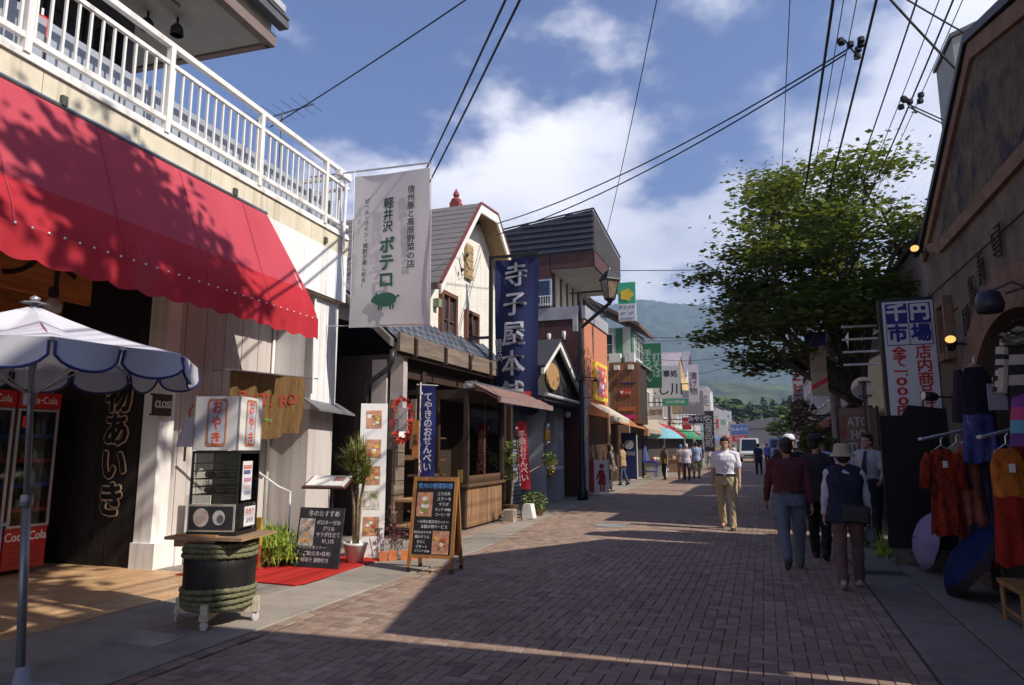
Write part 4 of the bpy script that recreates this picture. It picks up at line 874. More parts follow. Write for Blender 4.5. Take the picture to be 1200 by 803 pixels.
for k,e in enumerate(heads+[(px_,py_,1.45),(px_-.06,py_,1.25),(px_+.05,py_-.03,1.05)]):
    tuft('','','',e,95,.30,.3,None,.12,40+k,.011,droop=.45,up=1.05).build('leaf_cluster',dg,DP,kind='stuff')
# photo panel
PP=thing('photo_panel','tall white leaning panel with a column of food photos beside the dracaena','sign panel',(-5.2,8.6,0))
Tp=Matrix.Translation((-5.22,8.55,.02))@Matrix.Rotation(R(30),4,'Z')@Matrix.Rotation(R(-4),4,'X')
b=MB(); b.T=Tp; b.box(-.19,.19,0,.04,0,2.15); b.build('panel',M('panel_white',(.76,.74,.73),.5,.04),PP)
for k,z in enumerate((1.92,1.5,1.12,.78,.42)): foodphoto(PP,Tp@Matrix.Translation((.0,-.001,z)),.22,.26,10+k,(.5,.25,.15))
# maple leaf wreath on shingle pier
t=thing('maple_garland','garland of red artificial maple leaves around a small white tag on the wooden pier','garland',(-5.9,10.4,1.9))
b=MB(); mr_=random.Random(8)
def mleaf(b,c,s,rz,rx):
    T_=Matrix.Translation(c)@Matrix.Rotation(rz,4,'Z')@Matrix.Rotation(rx,4,'X')@Matrix.Rotation(PI/2,4,'X'); vs=[];n=10
    for k in range(n): rr_=s*(1 if k%2==0 else .38); a=2*PI*k/n; vs.append(tuple(T_@Vector((rr_*math.cos(a),rr_*math.sin(a),0))))
    b.add(vs,[tuple(range(n))])
for k in range(85):
    a=mr_.uniform(0,2*PI); mleaf(b,(-5.78+.17*math.cos(a)+mr_.gauss(0,.03),10.38+mr_.uniform(-.05,.03),2.0+.36*math.sin(a)+mr_.gauss(0,.03)),mr_.uniform(.035,.06),mr_.uniform(-.6,.6),mr_.uniform(-.6,.6))
b.build('leaves',M('maple_red',(.60,.05,.03),.6,.2,20),t,kind='stuff'); MB().box(-5.86,-5.70,10.41,10.43,1.8,2.2).build('tag',M('tag_pale',(.55,.5,.48),.6),t)
for i,x in enumerate((-6.02,-5.60)): MB().box(x-.05,x+.05,10.42,10.46,1.5,2.35).build('wood_slat',wdg,t)
t=thing('orange_plank_sign','narrow orange wooden vertical sign by the timber shop entrance','sign',(-5.5,10.3,1.5)); MB().box(-5.56,-5.44,10.34,10.37,1.35,1.98).build('board',wdo,t); text('手焼',.1,faceY(-5.5,10.335,1.66),tk,t,vertical=True,depth=.001,space=.9)
# small flower planter with orange bricks
t=thing('brick_planter','row of orange bricks edging purple-leaved flowers at the foot of the photo panel','planter',(-4.9,8.7,0))
ob2=M('brick_orange',(.55,.17,.06),.85,.12,12,objrand=.12)
for k in range(6):
    o=MB().cbox((-4.93+.11*k-.02*(k%2),8.42+.10*k,.07),(.10,.08,.13),R(25)).build('brick',ob2,t)
fl=MB(); fr_=random.Random(2); st=MB()
for k in range(26):
    x=-4.95+.55*fr_.random()*.9; y=8.6+.5*(x+4.95)+fr_.gauss(0,.05); h=fr_.uniform(.3,.75); st.tube([(x,y,.05),(x+fr_.gauss(0,.05),y,h*.6),(x+fr_.gauss(0,.08),y,h)],.004,4)
    for j in range(9): mleaf(fl,(x+fr_.gauss(0,.06),y+fr_.gauss(0,.04),h*fr_.uniform(.4,1.1)),fr_.uniform(.018,.034),fr_.uniform(-1,1),fr_.uniform(-1,1))
fl.build('flowers',M('leaf_purple',(.22,.06,.09),.7,.4,20,tint=(.10,.07,.03)),t,kind='stuff'); st.build('stems',M('stem_brown',(.10,.05,.03),.8),t,kind='stuff')
# A-board
AB=thing('menu_easel','wooden A-frame chalk menu board with two food photos standing at the kerb line','menu board',(-3.95,7.95,0))
ew=wood('easel_wood',(.36,.16,.05))
def eas(T_,front):
    q=AB
    for x in (-.30,.26):
        b=MB(); b.T=T_; b.box(x,x+.04,-.02,.015,.0,1.16); b.build('leg',ew,q); b=MB(); b.T=T_; b.box(x-.001,x+.041,-.021,.016,.0,.05); b.build('foot',black,q)
    b=MB(); b.T=T_; b.box(-.26,.26,-.018,.012,1.11,1.16); b.build('rail',ew,q); b=MB(); b.T=T_; b.box(-.26,.26,-.018,.012,.17,.21); b.build('rail',ew,q)
    b=MB(); b.T=T_; b.box(-.258,.258,-.006,.008,.21,1.11); b.build('panel',M('easel_black',(.012,.012,.014),.6) if front else ew,q)
Ta=Matrix.Translation((-3.94,7.84,0.012))@Matrix.Rotation(R(4),4,'Z')@Matrix.Rotation(R(-9),4,'X')
Tb=Matrix.Translation((-3.97,8.22,0.012))@Matrix.Rotation(R(4),4,'Z')@Matrix.Rotation(R(9),4,'X')
eas(Ta,True); eas(Tb,False)
text('信州の野菜料理',.075,Ta@Matrix.Translation((0,-.008,1.045))@Matrix.Rotation(PI/2,4,'X'),M('chalk_blue',(.12,.28,.60),.8),AB,depth=.0008,bold=.001,sx=.9)
for s_,sz,x,z in (('コラボ丼',.05,.12,.95),('ステーキ',.055,.13,.885),('サラダ',.05,.13,.82),('ランチ ¥980',.045,.12,.755),('コーヒー付',.045,.12,.695),('〜お得な軽井沢セット〜',.043,.0,.605),('お飲み物サービス',.05,.02,.545),('本日のおすすめ',.038,-.13,.475),('鶏のグリル',.045,-.13,.42),('きのこ',.045,-.14,.36),('デザート',.045,-.13,.30),('ドリンク ¥200',.035,-.12,.25)):
    text(s_,sz,Ta@Matrix.Translation((x,-.008,z))@Matrix.Rotation(PI/2,4,'X'),chalk,AB,depth=.0008,sx=.9)
foodphoto(AB,Ta@Matrix.Translation((-.13,-.007,.82)),.21,.30,21,(.5,.48,.46)); foodphoto(AB,Ta@Matrix.Translation((.12,-.007,.36)),.22,.28,22,(.35,.3,.3))
# ---- white BOTERO cloth banner
WB=thing('white_banner','tall white hanging banner with green Japanese lettering and a green pig emblem','banner',(-5.7,9.6,6))
bw=cloth('banner_white',(.68,.66,.66),.04,1.5,.06,trans=.25,bscale=2)
yb=9.72
def wby(x,z): return -.015+ wbf((x+6.46)/1.47,(6.2-z)/2.68)[1]
def wbf(u,v): 
    xl=-6.46+.0*v; xr=-4.99+.0*v; return (xl+(xr-xl)*u,yb+.03*math.sin(u*5+v*4)+.03*v*u,6.20-.06*u+(-2.68+.02*u)*v)
MB().grid(wbf,14,22).build('cloth',bw,WB,smooth=True)
MB().tube([(-7.4,yb+.02,6.33),(-4.97,yb,6.24)],.016,8).tube([(-4.98,yb,6.26),(-4.97,yb+.04,3.46)],.008,6).tube([(-6.47,yb,6.33),(-6.46,yb,3.55)],.006,5).tube([(-7.3,yb+.02,3.60),(-5.0,yb,3.50)],.008,6).build('frame',chrome,WB)
gr=M('banner_green',(.025,.12,.085),.7); gk=M('banner_ink',(.02,.05,.045),.7)
text('信州豚と高原野菜の店',.142,faceY(-5.32,yb-.05,5.17),gk,WB,vertical=True,depth=.001,bold=.002,space=1.0,drape=wby)
text('軽井沢',.21,faceY(-5.76,yb-.05,5.42),gk,WB,vertical=True,depth=.001,bold=.004,space=1.0,drape=wby)
text('ボテロ',.30,faceY(-5.76,yb-.05,4.60),gr,WB,vertical=True,depth=.001,bold=.010,space=.98,drape=wby)
text('ビール・ワイン・焼酎が楽しめる！',.10,faceY(-6.20,yb-.05,4.98),gk,WB,vertical=True,depth=.001,bold=.001,space=1.0,drape=wby)
pg=MB(); pg.T=faceY(-5.76,yb-.05,3.95); pg.lathe([(0,0),(.21,0),(.21,.003),(0,.003)],n=26,sy=.58); pg.prism([(-.26,.03),(-.27,-.03),(-.18,-.06),(-.16,.06),(-.21,.08)],'z',.0,.0031); pg.prism([(-.17,.13),(-.21,.05),(-.12,.07)],'z',0,.0032)
for x in (-.13,-.08,.09,.14): pg.prism([(x,-.09),(x+.035,-.09),(x+.02,-.17),(x-.012,-.17)],'z',0,.0033)
pg.prism([(.19,.04),(.25,.07),(.27,.05),(.27,.02),(.255,.04),(.2,.01)],'z',0,.0034); pg.build('pig_emblem',gr,WB)
# ---- navy banner on black frame
NB=thing('navy_banner','huge dark navy banner with five white characters on a black steel frame','banner',(-5.4,15.2,4))
nv=cloth('navy_cloth',(.022,.028,.085),.15,1.2,.10,bscale=1.6)
def nby(x,z): return -.035+ nbf((x+5.90)/1.1,(6.02-z)/3.65)[1]
def nbf(u,v): return (-5.90+1.10*u-.05*math.sin(v*3)*u,15.0+.06*math.sin(u*7+v*2.0)+.05*math.sin(u*3-v*5),6.02+.0*u-(3.65)*v+ (.12*math.sin(u*6)*(v>.98)))
MB().grid(nbf,20,30).build('cloth',nv,NB,smooth=True)
MB().box(-6.05,-5.97,14.96,15.04,0.02,6.13).box(-5.97,-4.78,14.97,15.03,6.06,6.12).box(-6.7,-6.05,14.97,15.03,4.1,4.16).build('frame',black,NB)
wl=M('banner_letter',(.45,.45,.50),.8)
for i,ch in enumerate('寺子屋本舗'): 
    p=nbf(.5,.12+i*.195); text(ch,.62,faceY(-5.36-.02*i,14.86,p[2]-.02),wl,NB,depth=.001,bold=.014,sx=1.0,drape=nby)
text('軽井沢',.2,faceY(-5.80,14.86,3.8),wl,NB,vertical=True,depth=.001,bold=.004,space=.9,drape=nby)
MB().box(-5.15,-4.95,14.85,14.853,2.45,2.8).build('red_seal',M('seal_red',(.55,.05,.04),.7),NB)
# ---- blue nobori
def nobori(name,label,x,y,z0,z1,w,col,ink,s,size,lean=0,pole=True,polez=.02,key=''):
    t=thing(name,label,'banner',(x,y,polez)); T_=Matrix.Translation((x,y,z0))@Matrix.Rotation(lean,4,'Y')
    b=MB(); b.T=T_; b.grid(lambda u,v:(w*u,.015*math.sin(u*4+v*9),(z1-z0)*(1-v)),6,16); b.build('cloth',cloth('nobori'+key,col,.08,2,.15,trans=.2),t,smooth=True)
    text(s,size,T_@Matrix.Translation((w*.5,-.025,(z1-z0)*.5))@Matrix.Rotation(PI/2,4,'X'),M('nobori_ink'+key,ink,.7),t,vertical=True,depth=.001,bold=.004,space=.88)
    b=MB(); b.T=T_; b.tube([(-.03,0,polez-z0),(-.03,0,z1-z0+.06)],.012,6).tube([(-.10,0,z1-z0+.03),(w+.03,0,z1-z0+.0)],.008,6); b.build('pole',black if key=='r' else white,t)
    for k in range(4):
        b=MB(); b.T=T_; b.box(-.035,0,-.01,.01,(z1-z0)*(.08+.28*k)-.02,(z1-z0)*(.08+.28*k)+.02); b.build('loop',white,t)
    return t
nobori('blue_nobori','narrow royal blue vertical banner with white brush lettering by the timber shop entrance',-5.08,9.75,1.05,2.50,.24,(.055,.065,.27),(.75,.75,.78),'てやきのおせんべい',.155,key='b')
nobori('red_nobori','slanting red vertical banner with white lettering beside the kiosk',-4.83,13.8,.65,2.05,.22,(.55,.035,.06),(.75,.6,.6),'手焼おせんべい',.17,lean=R(-4),key='r')
t=thing('banner_foot','white tapered concrete foot block holding the red banner pole','base block',(-4.85,14.3,0)); MB().prism([(-4.98,.02),(-4.70,.02),(-4.76,.32),(-4.92,.32)],'y',14.2,14.45).build('block',white,t)
t=thing('stone_block','small square tan stone block on the pavement in front of the potted shrub','stone block',(-4.98,13.5,0)); MB().slab(-5.12,-4.9,13.5,13.75,.01,.26,.02).build('block',M('tan_stone',(.42,.36,.28),.9,.2,12,bump=.5),t)
# shrub beside red nobori
def leafcloud(parent,cs_,mat,n,ls,seed,name='foliage'):
    r=random.Random(seed); b=MB()
    for (cx,cy,cz,rx,ry,rz_) in cs_:
        for k in range(n):
            d=Vector((r.gauss(0,1),r.gauss(0,1),r.gauss(0,1))).normalized()*(r.random()**.35); c=Vector((cx+d.x*rx,cy+d.y*ry,cz+d.z*rz_)); s=ls*r.uniform(.6,1.3)
            e=Matrix.Rotation(r.uniform(0,6.3),3,'Z')@Matrix.Rotation(r.uniform(-1.2,1.2),3,'X'); p=[c+e@Vector(v) for v in ((-s,0,0),(0,-s*.5,0),(s,0,0),(0,s*.5,s*.2))]
            b.add([tuple(v) for v in p],[(0,1,2,3)])
    return b.build(name,mat,parent,kind='stuff')
t=thing('potted_pine','small cloud pruned shrub in a pot between kiosk and red banner','potted plant',(-5.2,14.2,0))
lg=M('leaf_yellowgreen',(.16,.20,.03),.6,.4,8,tint=(.05,.09,.02)); lgo=M('leaf_autumn',(.34,.24,.05),.6,.3,8,tint=(.12,.14,.03))
leafcloud(t,[(-5.25,14.2,1.55,.22,.2,.12),(-5.1,14.15,1.25,.25,.22,.13),(-5.3,14.2,.95,.25,.2,.14),(-4.55,14.9,1.25,.18,.18,.2)],lg,260,.035,3); leafcloud(t,[(-4.5,14.9,1.1,.16,.16,.22)],lgo,90,.035,4)
MB().tube([(-5.2,14.2,.3),(-5.15,14.2,.9),(-5.22,14.2,1.5)],[.03,.02,.01],6).tube([(-5.15,14.2,.8),(-4.6,14.9,1.2)],[.015,.008],5).build('trunk',trk,t); MB().lathe([(.12,.01),(.18,.3),(.0,.3)],(-5.2,14.2,0),14).build('pot',M('pot_brown',(.12,.06,.05),.5),t)
t=thing('low_shrub','low rounded green shrub behind the white foot block','shrub',(-4.9,15.0,0)); leafcloud(t,[(-4.95,15.0,.28,.34,.34,.28)],lg,700,.035,5); MB().lathe([(.2,.01),(.25,.12),(.0,.12)],(-4.95,15,0),14).build('pot',M('pot_brown',(.12,.06,.05),.5),t)
# street lamp
SL=thing('street_lamp','black iron street lamp post with a four sided lantern on a bracket arm','street lamp',(-5.0,19.7,0))
iron=M('lamp_iron',(.015,.018,.022),.4,.2,8)
MB().lathe([(.16,.01),(.16,.25),(.10,.35),(.085,.9),(.075,1.0),(.065,5.0),(.05,5.6),(.0,5.62)],(-5.0,19.7,0),16).build('post',iron,SL,smooth=True)
MB().tube([(-5.0,19.7,5.05),(-4.1,19.7,5.75)],.055,8).tube([(-5.0,19.7,6.2),(-5.0,19.7,5.6)],.04,8).tube([(-5.0,19.7,6.15),(-4.15,19.7,6.15)],.03,8).tube([(-5.3,19.7,6.15),(-5.0,19.7,6.15)],.02,6).build('arm',iron,SL)
lx=-4.08
MB().lathe([(.0,.52),(.03,.50),(.05,.42),(.12,.38),(.33,.14),(.34,.10),(.0,.10)],(lx,19.7,6.35),4).build('lantern_cap',iron,SL)
MB().lathe([(.0,-.32),(.05,-.30),(.1,-.22),(.17,-.18),(.17,-.14),(.0,-.14)],(lx,19.7,6.05),8).tube([(lx,19.7,5.7),(lx,19.7,5.95)],.04,8).build('lantern_base',iron,SL)
MB().lathe([(.15,-.16),(.27,.44),(.0,.44)],(lx,19.7,6.03),4).build('lantern_glass',M('lantern_glass',(.22,.16,.12),.2,.3,6),SL)
for k in range(4):
    a=PI/2*k; MB().tube([(lx+.155*math.cos(a),19.7+.155*math.sin(a),5.87),(lx+.275*math.cos(a),19.7+.275*math.sin(a),6.47)],.014,4).build('lantern_bar',iron,SL)
MB().cbox((-5.12,19.6,5.2),(.14,.12,.5)).build('junction_box',M('jbox',(.35,.35,.36),.5),SL)
for z in (3.55,):
    MB().cbox((-4.98,19.6,z),(.26,.2,.16)).build('speaker',iron,SL); MB().lathe([(.02,0),(.09,-.08),(.09,-.10),(0,-.1)],(-4.55,19.7,z-.02),10).tube([(-4.98,19.7,z+.03),(-4.55,19.7,z)],.015,5).build('spot',iron,SL)
MB().cbox((-4.9,19.6,2.95),(.7,.03,.02)).build('bracket',iron,SL)
t=thing('grey_box_pillar','grey square utility pillar right of the street lamp post','utility box',(-4.8,20.3,0)); MB().box(-5.14,-4.98,20.1,20.4,.01,1.25).box(-5.12,-5.0,20.12,20.38,1.25,3.4).build('pillar',M('pier_grey',(.36,.38,.44),.8),t); MB().box(-5.1,-4.96,20.085,20.095,1.7,2.2).build('notice',M('notice_cream',(.6,.55,.4),.6),t)
# woman icon sign
t=thing('toilet_sign','white standing sign with a dark red woman figure and a red strip','sign',(-4.8,21.4,0))
MB().box(-5.05,-4.62,21.38,21.42,.12,1.12).build('panel',M('sign_greywhite',(.62,.62,.66),.5,.04),t); MB().box(-5.28,-5.055,21.38,21.42,.12,1.12).build('red_strip',M('strip_red',(.42,.03,.04),.5),t); MB().tube([(-4.60,21.4,.01),(-4.60,21.4,1.14)],.014,5).box(-5.28,-4.62,21.375,21.425,.07,.11).build('stand',white,t)
fg=M('figure_red',(.33,.012,.02),.5); b=MB(); b.T=faceY(-4.80,21.37,.0); b.prism([(-.06,.82),(.06,.82),(.13,.55),(.10,.53),(.075,.66),(.13,.36),(-.13,.36),(-.075,.66),(-.16,.50),(-.19,.52),(-.10,.80)],'z',0,.004); b.prism([(-.07,.36),(-.02,.36),(-.02,.14),(-.07,.14)],'z',0,.004); b.prism([(.02,.36),(.07,.36),(.07,.14),(.02,.14)],'z',0,.004); b.build('figure',fg,t)
b=MB(); b.T=faceY(-4.80,21.37,.93); b.lathe([(0,0),(.075,0),(.075,.004),(0,.004)],n=16); b.build('head',fg,t)
# roof antenna behind balcony
t=thing('tv_antenna','thin rooftop television antenna behind the balcony end','antenna',(-16,16,9)); an=M('antenna_grey',(.10,.10,.11),.5)
ax,ay,azz=-12.9,15.5,11.3
MB().tube([(ax,ay,6.5),(ax,ay,azz)],.03,6).tube([(ax-1.0,ay,azz-.1),(ax+1.1,ay,azz+.1)],.02,5).build('boom',an,t)
for k in range(7): MB().tube([(ax-.9+k*.32,ay-.55,azz-.05+.03*k),(ax-.9+k*.32,ay+.55,azz-.05+.03*k)],.008,4).build('element',an,t)
t=thing('back_house','dark roofed house glimpsed between the balcony balusters','house',(-14,15,0)); MB().box(-18,-12.4,13.5,19,0,5.4).build('wall',M('backwall',(.25,.23,.2),.8),t); MB().prism([(13,5.3),(16.2,7.9),(19.5,5.3)],'x',-18.5,-12.5).build('roof',M('backroof',(.035,.03,.03),.8),t)
# balcony furniture
for k,(y,lab) in enumerate([(1.4,'dark balcony table behind the frosted panels, nearer one'),(3.3,'dark balcony table behind the frosted panels, farther one')]):
    t=thing('balcony_table',lab,'table')
    MB().box(-.4,.4,-.5,.5,.68,.72).build('top',wdd,t); 
    t2=t
    for x in (-.35,.35):
        for yy in (-.45,.45): MB().box(x-.02,x+.02,yy-.02,yy+.02,0,.68).build('leg',wdd,t)
    t.location=L1(-1.0,y,5.29)
t=thing('red_parasol','folded red parasol seen between balusters on the balcony','parasol'); t.location=L1(-1.2,.9,5.29)
# (built at the origin of its own empty)
for o_,f in (('canopy',lambda:MB().lathe([(.05,1.25),(.28,1.0),(.33,.85),(.05,.80)],n=10).build('canopy',cloth('parasol_red',(.5,.05,.04)),None)),('pole',lambda:MB().tube([(0,0,0),(0,0,1.35)],.02,6).build('pole',chrome,None))):
    q=f(); q.parent=t
# ================================================================== street farther off, left side
t=thing('board_building','dark brown boarded shop wall with small plaques under two white lamps','building',(-5.4,29.2,0))
bm_=wood('board_brown',(.26,.11,.055),objrand=.08)
MB().box(-10,-4.82,29.03,31,2.5,5.05).box(-10,-6.3,29.03,31,0,2.5).build('core',wdd,t)
for i in range(8): MB().box(-6.1+i*.16+.004,-6.1+(i+1)*.16-.004,28.97,29.02,2.5,5.1).build('plank',bm_,t)
MB().box(-6.2,-6.11,28.94,29.02,0,5.2).build('corner_post',wood('post_pale',(.50,.36,.22)),t)
for x in (-5.75,-5.15): MB().box(x-.11,x+.11,28.8,28.96,4.78,4.98).build('wall_lamp',white,t)
for (x0,x1,z0,z1,c,s_) in ((-5.62,-5.2,3.68,3.95,(.60,.04,.03),'♥ shop'),(-5.75,-5.05,3.02,3.20,(.50,.16,.05),'CREPE'),(-5.75,-5.0,2.70,2.86,(.55,.03,.22),'sweets')):
    o=MB().box(x0,x1,28.93,28.965,z0,z1).build('plaque',M('plq%d'%int(c[2]*100),c,.5),t); text(s_,.14,faceY((x0+x1)/2,28.925,(z0+z1)/2),white,o,depth=.001) if 'shop' in s_ else None
MB().lathe([(0,0),(.08,0),(.08,.02),(0,.02)],(-5.8,28.9,4.2),12).box(-5.6,-5.0,28.94,28.966,4.17,4.24).build('logo_letters',M('logo_ink',(.03,.03,.10),.6),t)
t=thing('upper_house','pale two tone house with green posts and brown roof above the brown boarded wall','house',(-7,30.5,5))
MB().box(-11,-5.25,29.6,33.5,5.06,6.75).build('wall',M('palegreen_wall',(.50,.52,.48),.8),t); MB().box(-5.9,-5.6,29.55,29.599,5.1,6.7).box(-5.25,-5.2,29.6,30.1,5.06,6.7).build('green_post',M('post_green',(.04,.16,.09),.6),t)
window(t,'y',-6.9,-6.0,5.5,6.5,29.6,white,gl); window(t,'x',30.3,32.8,5.4,6.5,-5.25,white,gl,mull=3)
MB().prism([(-11.5,6.7),(-8.2,8.6),(-4.8,6.7),(-4.8,6.85),(-8.2,8.8),(-11.5,6.85)],'y',29.3,33.8).build('roof',M('roof_brown2',(.14,.08,.06),.7),t); MB().box(-5.5,-4.7,29.4,33.6,5.0,5.055).build('canopy',M('canopy_grey',(.3,.3,.3),.6),t)
MB().cbox((-5.9,29.4,5.35),(.5,.35,.4)).cbox((-5.25,29.4,5.35),(.4,.35,.4)).build('air_conditioner',white,t)
t=thing('orange_awning','orange and brown fabric awning stretching below the boarded shop wall','awning',(-5,27,2.4))
MB().add([(-5.35,24.5,2.75),(-5.35,30.5,2.75),(-4.75,30.5,2.25),(-4.75,24.5,2.35)],[(0,1,2,3)]).build('fabric',cloth('orange_canvas',(.42,.17,.07),trans=.2),t); MB().box(-4.85,-4.68,30.0,30.6,2.0,2.29).build('end_board',wdl,t)
t=thing('boss_panel','tall navy standing panel with a pale portrait badge and lettering by the souvenir racks','sign',(-5.7,31,0))
MB().box(-6.04,-5.36,30.95,31.05,.1,2.15).build('panel',M('navy_panel',(.02,.03,.14),.4,.05),t); text('BOSS',.22,faceY(-5.68,30.94,1.22),M('pale_letter',(.5,.5,.55),.5),t,depth=.002,bold=.006); MB().box(-5.36,-5.33,30.95,31.05,.1,2.1).build('stripe',white,t)
b=MB(); b.T=faceY(-5.68,30.94,1.62); b.lathe([(.15,0),(.21,0),(.21,.004),(.15,.004)],n=20); b.lathe([(0,0),(.09,0),(.09,.003),(0,.003)],n=14); b.build('badge',MATS['pale_letter'],t)
t=thing('safari_sign','square projecting sign with green top, yellow blob emblem and blue lettering','sign',(-4.1,22,5.2))
MB().box(-4.27,-3.70,21.95,22.03,6.18,6.90).build('green_face',M('sign_green',(.06,.42,.24),.5,.04),t); MB().box(-4.27,-3.70,21.95,22.03,5.60,6.179).build('white_face',M('sign_white',(.72,.73,.75),.5,.04),t)
b=MB(); b.T=faceY(-3.98,21.94,6.48); b.prism([(.21*(1+.12*math.cos(5*a))*math.cos(a),.19*(1+.12*math.cos(5*a))*math.sin(a)) for a in [2*PI*k/30 for k in range(30)]],'z',0,.004); b.build('emblem',M('emblem_yellow',(.80,.55,.05),.5),t)
bl=M('letter_blue',(.05,.12,.42),.5); text('サファリ',.15,faceY(-3.98,21.94,6.06),bl,t,depth=.001,bold=.003,sx=.95); text('喫茶・土産',.085,faceY(-3.98,21.94,5.87),bl,t,depth=.001); text('軽井沢銀座店',.075,faceY(-3.98,21.94,5.69),bl,t,depth=.001)
MB().tube([(-4.85,21.99,6.8),(-4.27,21.99,6.8)],.02,5).tube([(-4.85,21.99,5.8),(-4.27,21.99,5.8)],.02,5).build('bracket',black,t)
def facade(name,label,x,y0,y1,h,col,cat='shop',side=-1,depth=7,windows=2,floors=2,awn=None,roof=None,roofcol=(.12,.11,.12),wcol=None,ground=(.05,.04,.035),gable=False):
    t=thing(name,label,cat,(x+side*depth/2,(y0+y1)/2,0)); wm=M('fc%02d%02d%02d'%tuple(int(c*99) for c in col),col,.8,.08,1.5)
    xa,xb=(x-depth,x) if side<0 else (x,x+depth); o_=-side   # outward sign
    MB().box(xa,xb,y0+.03,y1-.03,0,h).build('wall',wm,t)
    MB().box(min(x,x+o_*.02),max(x,x+o_*.02),y0+.2,y1-.2,.1,2.45).build('shop_dark_panel',M('grd%d'%int(ground[0]*100),ground,.9),t)  # flat dark panel, the shade inside the shop put into its colour
    fh=(h-2.8)/max(1,floors-1) if floors>1 else 0
    for f in range(floors-1):
        for k in range(windows):
            w=(y1-y0)/windows; c=y0+w*(k+.5); z0=3.3+f*fh
            window(t,'x',c-w*.28,c+w*.28,z0,min(h-.3,z0+1.25),x,white if not wcol else M('wf%d'%int(wcol[0]*99),wcol,.6),gl,mull=1,out=o_,bar=False,ft=.07)
    rm=M('rf%02d%02d'%(int(roofcol[0]*99),int(roofcol[2]*99)),roofcol,.6,.15,3)
    if roof=='gable':
        ym=(y0+y1)/2; MB().prism([(y0-.25,h-.05),(y0-.25,h+.08),(ym,h+.08+(y1-y0)*.36),(y1+.25,h+.08),(y1+.25,h-.05),(ym,h-.05+(y1-y0)*.36)],'x',xa,xb+ (.35 if side<0 else 0) - (0)).build('roof',rm,t); MB().prism([(y0,h),(ym,h+(y1-y0)*.34),(y1,h)],'x',xa+.02,xb-.02).build('gable_wall',wm,t)
    elif roof=='side':
        xr=(xa+xb)/2; MB().prism([(xa-.3,h-.05),(xa-.3,h+.07),(xr,h+1.9),(xb+.45,h+.07),(xb+.45,h-.05),(xr,h+1.75)],'y',y0,y1).build('roof',rm,t); MB().prism([(xa,h),(xr,h+1.72),(xb,h)],'y',y0+.04,y1-.04).build('gable_wall',wm,t)
    else: MB().box(xa-.02,xb+.06,y0,y1,h+.001,h+.12).build('roof',rm,t)
    if awn:
        am=cloth('aw%02d%02d%02d'%tuple(int(c*99) for c in awn),awn,.1,2,.3,trans=.2)
        MB().grid(lambda u,v:(x+o_*(.03+.80*v),y0+.15+(y1-y0-.3)*u,2.95-.62*v),8,3).build('awning',am,t); MB().grid(lambda u,v:(x+o_*.83,y0+.15+(y1-y0-.3)*u,2.33-(.16+.05*abs(math.sin(u*20)))*v),40,1).build('valance',am,t)
    return t
L_=[ # y0,y1,x,h,col,awn,roof,roofcol,label
 (24.6,28.9,-6.9,7.0,(.24,.28,.25),None,'side',(.08,.08,.09),'two storey green and pale building with brown gable behind the orange brick wall'),
 (31.2,36.5,-5.7,4.6,(.42,.28,.22),(.50,.40,.30),'side',(.30,.17,.14),'pinkish low shop with tan awning beyond the navy panel'),
 (36.6,41.5,-5.9,5.4,(.50,.44,.36),(.46,.40,.30),None,(.2,.2,.2),'cream shop with beige awning beside the pale blue umbrella'),
 (41.7,46.5,-6.0,5.2,(.42,.38,.36),(.50,.06,.10),'side',(.25,.13,.12),'grey shop with rose red awning past the blue umbrella'),
 (46.8,53,-6.2,6.2,(.36,.27,.18),(.30,.06,.05),None,(.2,.16,.12),'tan plaster shop with dark red awning under the framed grey sign'),
 (53.3,60,-6.3,6.6,(.60,.58,.54),(.05,.30,.14),'gable',(.35,.30,.33),'pale mauve gabled house with green awning down the street'),
 (60.4,68,-6.3,7.4,(.58,.56,.57),(.10,.32,.20),'gable',(.25,.23,.27),'grey steep gabled house with white peak down the street'),
 (68.5,77,-6.2,7.2,(.62,.56,.52),(.35,.10,.08),None,(.4,.38,.36),'pale pink flat roofed shop with a mural panel far down the street'),
 (77.5,88,-5.6,8.0,(.52,.54,.58),(.12,.2,.4),None,(.4,.4,.42),'tall grey white flat roofed building at the far left bend'),
 (88.5,102,-4.6,6.0,(.60,.58,.56),(.5,.1,.1),'side',(.15,.15,.17),'white shop with dark roof at the far end on the left'),
 (103,120,-3.6,5.0,(.5,.47,.42),None,'side',(.12,.12,.14),'small pale shop where the street bends out of sight')]
for i,(y0,y1,x,h,col,awn,roof,rc_,lab) in enumerate(L_):
    facade('street_shop',lab,x,y0,y1,h,col,awn=awn,roof=roof,roofcol=rc_,windows=3 if y1-y0>5 else 2)
